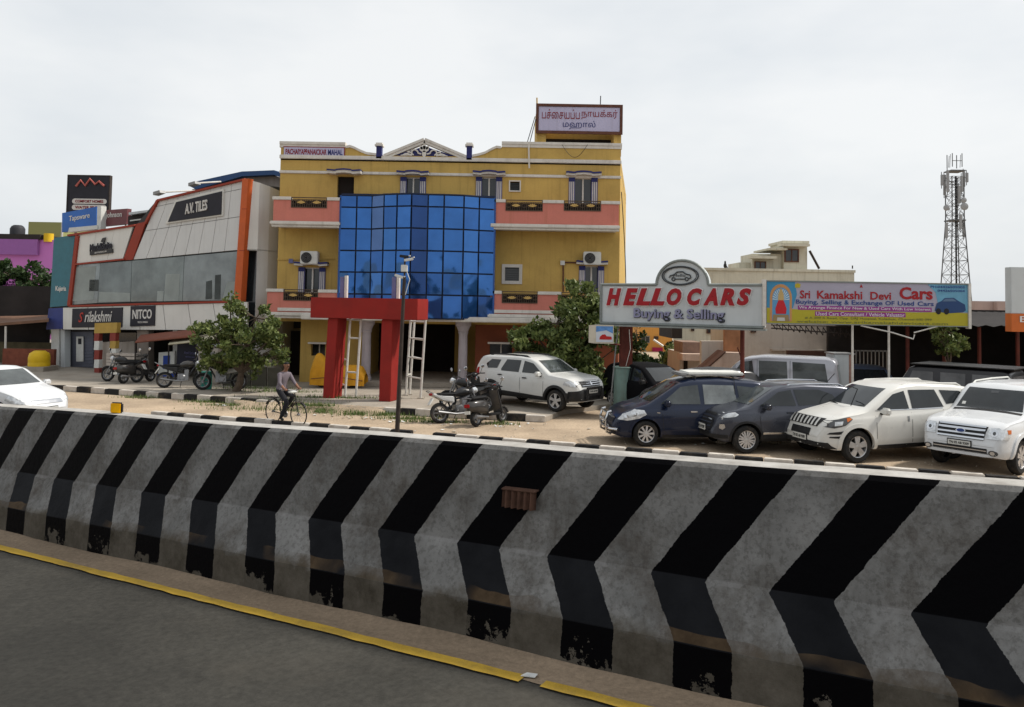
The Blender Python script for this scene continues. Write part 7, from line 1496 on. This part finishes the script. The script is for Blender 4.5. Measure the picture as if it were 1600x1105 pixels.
def scooter(nm, label, loc, rz, lean, m, group):
    t = thing(nm, label, 'scooter', loc, rz, group); t.matrix_basis = Matrix.Translation(loc) @ Matrix.Rotation(rz, 4, 'Z') @ Matrix.Rotation(lean, 4, 'X')
    bwheel(t, .62, .23, .05); bwheel(t, -.55, .23, .05)
    b = MB(); secs = [(-.88, .06, .55, .66), (-.8, .14, .44, .74), (-.6, .19, .40, .76), (-.35, .19, .36, .76), (-.12, .15, .32, .72), (-.05, .10, .30, .62)]; n_ = 14; vs = []
    for x, w, zb_, zt_ in secs: vs += [(x, w * math.copysign(abs(math.cos(a)) ** .7, math.cos(a)), (zb_ + zt_) / 2 + (zt_ - zb_) / 2 * math.copysign(abs(math.sin(a)) ** .7, math.sin(a))) for a in [2 * math.pi * i / n_ for i in range(n_)]]
    b.add(vs, [(i * n_ + j, i * n_ + (j + 1) % n_, (i + 1) * n_ + (j + 1) % n_, (i + 1) * n_ + j) for i in range(5) for j in range(n_)] + [list(range(n_)), list(range(5 * n_, 6 * n_))]); b.build('body_shell', m, t, smooth=True, local=True)
    MB().box((-.78, -.14, .76), (-.08, .14, .86)).build('seat', M_bseat, t, bevel=.04, seg=3, local=True); MB().box((-.08, -.17, .26), (.42, .17, .33)).build('footboard', M_bblk, t, bevel=.02, local=True)
    MB().prism([(.42, -.2, .28), (.50, -.2, .3), (.40, -.14, .98), (.34, -.14, .98)], (0, .34, 0)).build('leg_shield', m, t, bevel=.02, local=True); MB().box((.36, -.12, .96), (.52, .12, 1.12)).build('headset', m, t, bevel=.05, seg=3, local=True); MB().box((.515, -.07, .98), (.54, .07, 1.09)).build('headlamp', M_lamp, t, bevel=.02, local=True)
    MB().tube([(.34, .34, 1.06), (.42, .1, 1.08), (.42, -.1, 1.08), (.34, -.34, 1.06)], .018, 6).build('handlebar', M_bblk, t, local=True)
    for sy in (1, -1):
        MB().tube([(.4, sy * .2, 1.08), (.42, sy * .3, 1.26)], .008, 5).build('mirror_stem', M_bblk, t, local=True); MB().lathe([(0, -.02), (.06, -.015), (.065, 0), (0, .012)], (.42, sy * .31, 1.29), 'x', 12).build('mirror', M_chrome, t, smooth=True, local=True)
    MB().tube([(.62, 0, .23), (.5, 0, .6), (.42, 0, .96)], .03, 8).build('fork', M_bblk, t, local=True); MB().prism([(.62 + .27 * math.cos(a), -.07, .23 + .27 * math.sin(a)) for a in (.2, .7, 1.2, 1.7, 2.2)] + [(.62 + .23 * math.cos(a), -.07, .23 + .23 * math.sin(a)) for a in (2.2, 1.7, 1.2, .7, .2)], (0, .14, 0)).build('mudguard', m, t, local=True)
    MB().box((-.92, -.1, .56), (-.87, .1, .66)).build('tail_lamp', M_tred, t, bevel=.02, local=True); MB().box((-.90, -.1, .38), (-.885, .1, .47)).build('number_plate', M_plate, t, local=True); MB().tube([(-.8, -.1, .8), (-.98, -.07, .84), (-.98, .07, .84), (-.8, .1, .8)], .014, 6).build('grab_rail', M_bsil, t, local=True)
    MB().tube([(-.2, -.17, .24), (-.75, -.19, .3)], [.03, .055], 8).build('exhaust', M_bsil, t, smooth=True, local=True)
    return t
GB = 'two wheelers parked at the kerb'
p = gp(719, 660); motorcycle('motorcycle', 'black motorcycle with white tail and red lamp at the footpath kerb', p, R(28), R(-10), M_bblk, M_bwhite, GB)
p = gp(764, 664); scooter('scooter', 'grey scooter seen from behind, nearest the white crossover', p, R(52), R(-8), M_bgrey, GB)
p = gp(728, 643, .15); motorcycle('motorcycle', 'dark motorcycle with round mirrors standing behind the two at the kerb', p, R(160), R(8), M_bblk, M_bgrey, GB)
p = gp(755, 638, .15); scooter('scooter', 'dark scooter half hidden behind the white crossover', p, R(120), R(-6), M_bblk, GB)
GL = 'two wheelers outside the tile showroom'
p = gp(285, 606, .15); motorcycle('motorcycle', 'black motorcycle with grey tank before the white and blue board', p, R(15), R(-8), M_bgrey, M_bblk, GL)
p = gp(345, 609, .15); motorcycle('motorcycle', 'black motorcycle with white tail beside the green drum', p, R(195), R(8), M_bblk, M_bwhite, GL)
p = gp(190, 597, .15); motorcycle('motorcycle', 'all black motorcycle before the kiosk arch', p, R(170), R(8), M_bblk, M_bblk, GL)
p = gp(213, 598, .15); scooter('scooter', 'grey scooter by the rust red awning', p, R(60), R(-6), M_bgrey, GL)
p = gp(322, 608, .15); t = thing('green_drum', 'sea green plastic drum between the parked motorcycles', 'drum', p); M_gd = mat('drum_green', (.05, .30, .24), .5, var=.1)
MB().lathe([(.19, 0), (.2, .05), (.2, .25), (.19, .27), (.2, .29), (.2, .55), (.17, .62)], p, n=22).build('body', M_gd, t, smooth=True); MB().lathe([(.18, .621), (.18, .65), (0, .66)], p, n=22).build('lid', M_gd, t)
for x, y, h, lb in ((327, 600, 1.5, 'pale fuel pump like cabinet behind the green drum'), (352, 598, 1.1, 'grey steel drum stand under the roadside tree')):
    p = gp(x, y, .15); t = thing('shop_cabinet', lb, 'cabinet', p); MB().box(p + Vector((-.4, -.2, 0)), p + Vector((.4, .3, h))).build('body', M_pw2 if h > 1.2 else M_sgrey, t, bevel=.03); MB().box(p + Vector((-.44, -.24, h)), p + Vector((.44, .34, h + .06))).build('lid', M_sgrey, t, bevel=.01); MB().box(p + Vector((-.25, -.22, h * .55)), p + Vector((.25, -.2, h * .85))).build('panel', M_grey, t)

# ================================================================== man on a bicycle
TH = R(-34); pw_ = gp(446, 664); 
bk = thing('bicycle', 'black roadster bicycle ridden along the sandy verge', 'bicycle', pw_, TH)
M_bcy = mat('cycle_black', (.018, .016, .015), .5, var=.2)
rw = .335
for x in (.53, -.53):
    w = MB().lathe([(rw - .022, -.016), (rw - .006, -.016), (rw, 0), (rw - .006, .016), (rw - .022, .016), (rw - .022, -.016)], (x, 0, rw), 'y', 36, False).build('wheel', M_tyre, bk, smooth=True, local=True)
    q = MB().lathe([(.03, -.04), (.03, .04)], (x, 0, rw), 'y', 8)
    for i in range(18): a = i * math.pi / 9; q.tube([(x, .02 * (-1) ** i, rw), (x + (rw - .02) * math.cos(a), 0, rw + (rw - .02) * math.sin(a))], .0022, 3)
    q.build('spoke', M_bsil, w, local=True)
    MB().prism([(x + (rw + .03) * math.cos(a), -.03, rw + (rw + .03) * math.sin(a)) for a in [.7 + i * .24 for i in range(9)]] + [(x + (rw + .02) * math.cos(a), -.03, rw + (rw + .02) * math.sin(a)) for a in [.7 + i * .24 for i in range(8, -1, -1)]], (0, .06, 0)).build('mudguard', M_bcy, bk, local=True)
MB().tube([(-.53, 0, rw), (-.08, 0, .29), (.36, 0, .72)], .016, 6).tube([(-.22, 0, .86), (-.08, 0, .29)], .016, 6).tube([(-.2, 0, .80), (.34, 0, .82)], .016, 6).tube([(-.53, 0, rw), (-.19, 0, .76)], .012, 6).tube([(.53, 0, rw), (.40, 0, .72), (.33, 0, .95)], .016, 6).build('frame', M_bcy, bk, smooth=True, local=True)
MB().box((-.34, -.09, .87), (-.1, .09, .93)).build('saddle', M_bseat, bk, bevel=.03, local=True); MB().tube([(.12, .27, 1.0), (.3, .2, 1.02), (.36, 0, .98), (.3, -.2, 1.02), (.12, -.27, 1.0)], .014, 6).build('handlebar', M_chrome, bk, smooth=True, local=True)
MB().box((-.75, -.09, .72), (-.38, .09, .74)).build('carrier', M_bcy, bk, local=True); MB().lathe([(.1, -.01), (.1, .01)], (-.08, .05, .29), 'y', 16).build('chainring', M_bsil, bk, local=True)
MB().tube([(-.08, -.08, .29), (.0, -.1, .14), (.0, -.2, .14)], .011, 5).tube([(-.08, .08, .29), (-.16, .1, .44), (-.16, .2, .44)], .011, 5).build('crank', M_bsil, bk, local=True)
MB().box((.28, -.2, .93), (.44, .02, .985)).build('handlebar_bag', M_wplas, bk, bevel=.02, local=True)
MBk = bk.matrix_basis
def skin(name, pts, edges, root, m, sub=2, parent=None):
    me = bpy.data.meshes.new(name); me.from_pydata([p[:3] for p in pts], edges, []); o = bpy.data.objects.new(name, me); COL.objects.link(o)
    md = o.modifiers.new('s', 'SKIN'); md.use_smooth_shade = True
    for i, p in enumerate(pts):
        r = p[3]; me.skin_vertices[0].data[i].radius = r if isinstance(r, tuple) else (r, r)
    me.skin_vertices[0].data[root].use_root = True
    s_ = o.modifiers.new('u', 'SUBSURF'); s_.levels = sub; s_.render_levels = sub
    dg = bpy.context.evaluated_depsgraph_get(); m2 = bpy.data.meshes.new_from_object(o.evaluated_get(dg)); bpy.data.objects.remove(o)
    m2.transform(MBk); m2.materials.clear()
    for q in (m if isinstance(m, list) else [m]): m2.materials.append(q)
    for f in m2.polygons: f.use_smooth = True
    return m2
M_skin = mat('skin', (.22, .11, .07), .6, var=.08); M_shirt = mat('shirt', (.16, .135, .155), .85, var=.12, scale=6); M_trou = mat('trousers', (.018, .018, .022), .85, var=.2, scale=6); M_hair = mat('hair', (.008, .007, .007), .7, var=.1)
man = thing('person', 'man in pale mauve shirt and dark trousers riding the bicycle', 'person', pw_, TH)
P = [(-.21, 0, .98, (.15, .13)), (-.19, 0, 1.12, (.15, .12)), (-.15, 0, 1.28, (.17, .12)), (-.11, 0, 1.42, (.17, .10)), (-.08, 0, 1.48, (.055, .055)), (-.04, 0, 1.56, (.05, .05)),       # pelvis..neck 0-5
     (-.03, 0, 1.62, (.085, .078)), (-.025, 0, 1.70, (.09, .082)), (-.035, 0, 1.77, (.07, .065)),                                             # head 6-8
     (-.10, .17, 1.41, .07), (.02, .24, 1.19, .052), (.2, .24, 1.05, .04), (.245, .235, 1.03, .034),                                             # left arm 9-12
     (-.10, -.17, 1.41, .07), (.0, -.25, 1.18, .052), (.18, -.25, 1.05, .04), (.225, -.245, 1.03, .034),                                              # right arm 13-16
     (-.19, .09, .93, .10), (.16, .11, .80, .078), (-.1, .13, .52, .055), (-.19, .14, .50, .04), (-.06, .15, .455, .035),                                             # left leg 17-21 (pedal up)
     (-.19, -.09, .93, .10), (.17, -.11, .66, .075), (.0, -.14, .26, .055), (-.05, -.15, .2, .04), (.1, -.16, .165, .035)]                                           # right leg (pedal down)
P[20] = (-.22, .14, .52, .04)
E = [(0, 1), (1, 2), (2, 3), (3, 4), (4, 5), (5, 6), (6, 7), (7, 8), (3, 9), (9, 10), (10, 11), (11, 12), (3, 13), (13, 14), (14, 15), (15, 16), (0, 17), (17, 18), (18, 19), (19, 20), (20, 21), (0, 22), (22, 23), (23, 24), (24, 25), (25, 26)]
me = skin('body', P, E, 0, [M_skin, M_shirt, M_trou, M_hair, M_tyre])
inv = MBk.inverted()
for f in me.polygons:
    c = inv @ f.center; k = 0
    if c.z > 1.70 or (c.z > 1.58 and c.x < -.045): k = 3
    elif c.z < 1.485 and c.z > 1.0 and abs(c.y) < .235 and c.x < .14: k = 1
    elif c.z >= 1.05 and c.x < .12 and c.z < 1.48: k = 1
    elif c.z <= 1.0 and not (c.z < .24 and c.y < 0) and not (c.z < .50 and c.y > .1): k = 2
    elif c.z < .6: k = 4
    f.material_index = k
link('body', me, man)
b = MB(); Mh = MBk
b.lathe([(0, .0), (.018, .012), (.012, .03), (0, .05)], Mh @ Vector((.062, 0, 1.655)), 'z', 8); b.build('nose', M_skin, man, smooth=True)
for sy in (1, -1):
    q = Mh @ Vector((.052, sy * .034, 1.69)); MB().lathe([(0, -.008), (.011, 0), (0, .008)], q, 'z', 8).build('eye', M_hair, man); q = Mh @ Vector((-.03, sy * .085, 1.67)); MB().lathe([(0, -.03), (.018, -.01), (.02, .012), (0, .032)], q, 'z', 8).build('ear', M_skin, man, smooth=True)
q = [Mh @ Vector((.056, -.03, 1.618)), Mh @ Vector((.068, 0, 1.615)), Mh @ Vector((.056, .03, 1.618))]; MB().tube(q, .006, 5).build('mouth', mat('lip', (.1, .035, .03), .6, var=0), man)
q = [Mh @ Vector((.052, -.035, 1.632)), Mh @ Vector((.07, 0, 1.636)), Mh @ Vector((.052, .035, 1.632))]; MB().tube(q, .009, 5).build('moustache', M_hair, man)
for sy, bx0 in ((1, .245), (-1, .225)):
    for i in range(4):
        o = Vector((bx0, sy * (.215 + .019 * i), 1.035)); ln = (.06, .068, .064, .052)[i]
        MB().tube([Mh @ o, Mh @ (o + Vector((ln * .75, 0, .005))), Mh @ (o + Vector((ln, 0, -.025))), Mh @ (o + Vector((ln * .7, 0, -.045)))], [.011, .010, .009, .007], 6).build('finger', M_skin, man, smooth=True)
    o = Vector((bx0 - .01, sy * .2, 1.02)); MB().tube([Mh @ o, Mh @ (o + Vector((.03, -sy * .018, -.01))), Mh @ (o + Vector((.055, -sy * .01, -.025)))], [.012, .011, .008], 6).build('thumb', M_skin, man, smooth=True)

# ================================================================== tarpaulined vehicle, grass, litter
p = gp(528, 606, .15); p = Vector((p.x, 31.2, .15)); M_tarp = mat('tarp', (.62, .30, .02), .6, var=.12, scale=3, bump=.2)
b = MB(); nx, ny = 30, 16; rgt = random.Random(9); vs = []
for i in range(nx + 1):
    for j in range(ny + 1):
        u, v = i / nx, j / ny; x = (u - .5) * 2.1; a = math.pi * v
        prof_ = .55 + .55 * math.exp(-((u - .12) / .17) ** 2) + .12 * math.exp(-((u - .75) / .2) ** 2); prof_ *= min(1, (u + .03) / .08) ** .5 * min(1, (1.03 - u) / .1) ** .5
        fold = .035 * math.sin(u * 34 + v * 4) * (1 - math.sin(a) ** 2) + .02 * math.sin(u * 17 + v * 9)
        y = -.42 * math.cos(a) * (1 + fold * 2); z = prof_ * (abs(math.sin(a)) ** .55) + fold * .4 + (.12 if 0 < v < 1 else 0); vs.append((p.x + x, p.y + y, p.z + max(.1, z + .1)))
b.add(vs, [(i * (ny + 1) + j, (i + 1) * (ny + 1) + j, (i + 1) * (ny + 1) + j + 1, i * (ny + 1) + j + 1) for i in range(nx) for j in range(ny)])
t = thing('covered_vehicle', 'small vehicle wrapped in an orange yellow tarpaulin beside the gateway', 'covered vehicle', p); b.build('tarpaulin', M_tarp, t, smooth=True); MB().tube([p + Vector((-1, -.45, .35)), p + Vector((0, -.5, .45)), p + Vector((1, -.45, .3))], .015, 5).build('rope', M_brown, t)
for dx in (-.6, .6): MB().lathe([(0, -.06), (.22, -.06), (.22, .06), (0, .06)], p + Vector((dx, -.2, .22)), 'y', 16).build('wheel', M_tyre, t)
M_grass = leafmat('grass_blade', (.05, .09, .015), (.14, .19, .05))
def grass(label, patches, seed):
    rg_ = random.Random(seed); b = MB()
    for (x, y, rx, ry, n_, z) in patches:
        c = gp(x, y, z)
        for _ in range(n_):
            q = c + Vector((rg_.gauss(0, rx), rg_.gauss(0, ry), 0)); h = rg_.uniform(.04, .16); a = rg_.uniform(0, 6.28); w = .012; d = Vector((math.cos(a), math.sin(a), 0)); e = Vector((-d.y, d.x, 0)); q.z = z
            b.add([q - e * w, q + e * w, q + d * h * .5 + Vector((0, 0, h))], [(0, 1, 2)])
    o = b.build('grass', M_grass); struct(o, label, 'stuff')
grass('scrubby grass and weeds along the footpath edge', [(500, 641, .5, .2, 900, 0), (540, 644, .7, .25, 1500, 0), (580, 648, .6, .2, 900, 0), (480, 634, .5, .15, 500, .15), (640, 655, .6, .12, 400, 0), (680, 660, .6, .1, 400, 0), (335, 629, .5, .1, 300, 0), (370, 634, .6, .15, 350, 0), (220, 622, .4, .1, 200, 0), (780, 663, .3, .1, 150, 0), (390, 607, .8, .15, 300, .15), (430, 612, .7, .2, 400, .15), (520, 622, 1.0, .1, 400, .15), (560, 640, .9, .2, 900, 0.02), (450, 628, .8, .2, 500, .1), (410, 640, .8, .2, 300, 0)], 1)
rgl = random.Random(12); M_lit2 = mat('litter_tan', (.42, .36, .28), .9, var=.2); b = MB(); b2 = MB()
for (x, y, n_, sx) in ((530, 651, 9, .9), (570, 655, 9, .8), (650, 660, 6, .8), (690, 664, 5, .5), (790, 668, 8, .5), (820, 664, 6, .4), (350, 634, 4, .8), (880, 672, 2, .6), (1040, 695, 3, 1.0), (600, 668, 3, 2), (760, 676, 3, 1.5), (300, 632, 3, 1)):
    c = gp(x, y)
    for _ in range(n_):
        q = c + Vector((rgl.gauss(0, sx), rgl.gauss(0, .12), .008)); k = rgl.uniform(.025, .1); a0 = rgl.uniform(0, 6); pts_ = [q + Vector((k * rgl.uniform(.4, 1) * math.cos(a0 + i * 1.25), k * rgl.uniform(.4, 1) * math.sin(a0 + i * 1.25), rgl.uniform(0, .03))) for i in range(5)]
        (b if rgl.random() < .6 else b2).prism(pts_, (0, 0, .01))
struct(b.build('litter', M_litw), 'white paper and plastic litter scattered on the verge', 'stuff'); struct(b2.build('rubble', M_lit2), 'small tan rubble scattered on the verge', 'stuff')
b = MB(); rgs = random.Random(31)
for _ in range(900):
    q = gp(rgs.uniform(150, 1600), rgs.uniform(640, 745)); 
    if (q - K0).dot(KN) < .3: continue
    k = rgs.uniform(.008, .035); vs = [q + Vector((k * math.cos(i * 1.57 + .3), k * math.sin(i * 1.57 + .3), -.002)) for i in range(4)] + [q + Vector((0, 0, k * .9))]; b.add(vs, [(0, 1, 4), (1, 2, 4), (2, 3, 4), (3, 0, 4)])
struct(b.build('gravel', M_lit2), 'loose pebbles on the sandy ground', 'stuff')
# low pile of broken stone under the parked cars' tails
b = MB()
for i in range(34):
    q = gp(1120 + i * 3.4 + rgs.uniform(-6, 6), 690 + rgs.uniform(-3, 3)); k = rgs.uniform(.05, .13)
    b.lathe([(k * .9, 0), (k, k * .3), (k * .6, k * .7), (0, k * .8)], q, n=6)
struct(b.build('stone_rubble', M_lit2), 'broken stones lying behind the parked cars', 'stuff')
# the far side of the main road, seen only as reflections in the glass
for i, (x, y, h) in enumerate(((-26, -34, 5.4), (-12, -38, 6.2), (6, -36, 5.6), (22, -40, 6.5))):
    tree('avenue_tree', 'tree %s across the main road behind the viewpoint' % ('one', 'two', 'three', 'four')[i], (x, y, 0), [((x - 1.5, y, h - 2.5), (2.2, 2, 1.8)), ((x + 1.6, y, h - 2.8), (2.2, 2, 1.8)), ((x, y + .5, h - 1.5), (2, 2, 1.6)), ((x, y, h - 4), (2.6, 2.2, 1.5))], 1500, .5, M_leafd, 40 + i, .25, group='trees across the main road')
# low far wood along the horizon
b = MB(); rgw = random.Random(77)
for i in range(120):
    x = -260 + i * 4.4 + rgw.uniform(-2, 2); y = 150 + rgw.uniform(-12, 25); h = rgw.uniform(2.6, 4.6)
    leaves(b, Vector((x, y, h * .5)), (rgw.uniform(2, 3.6), 2, h * .5), 40, 1.2, rgw, .3)
struct(b.build('treeline', M_leafd), 'low dark line of distant trees on the horizon', 'stuff')
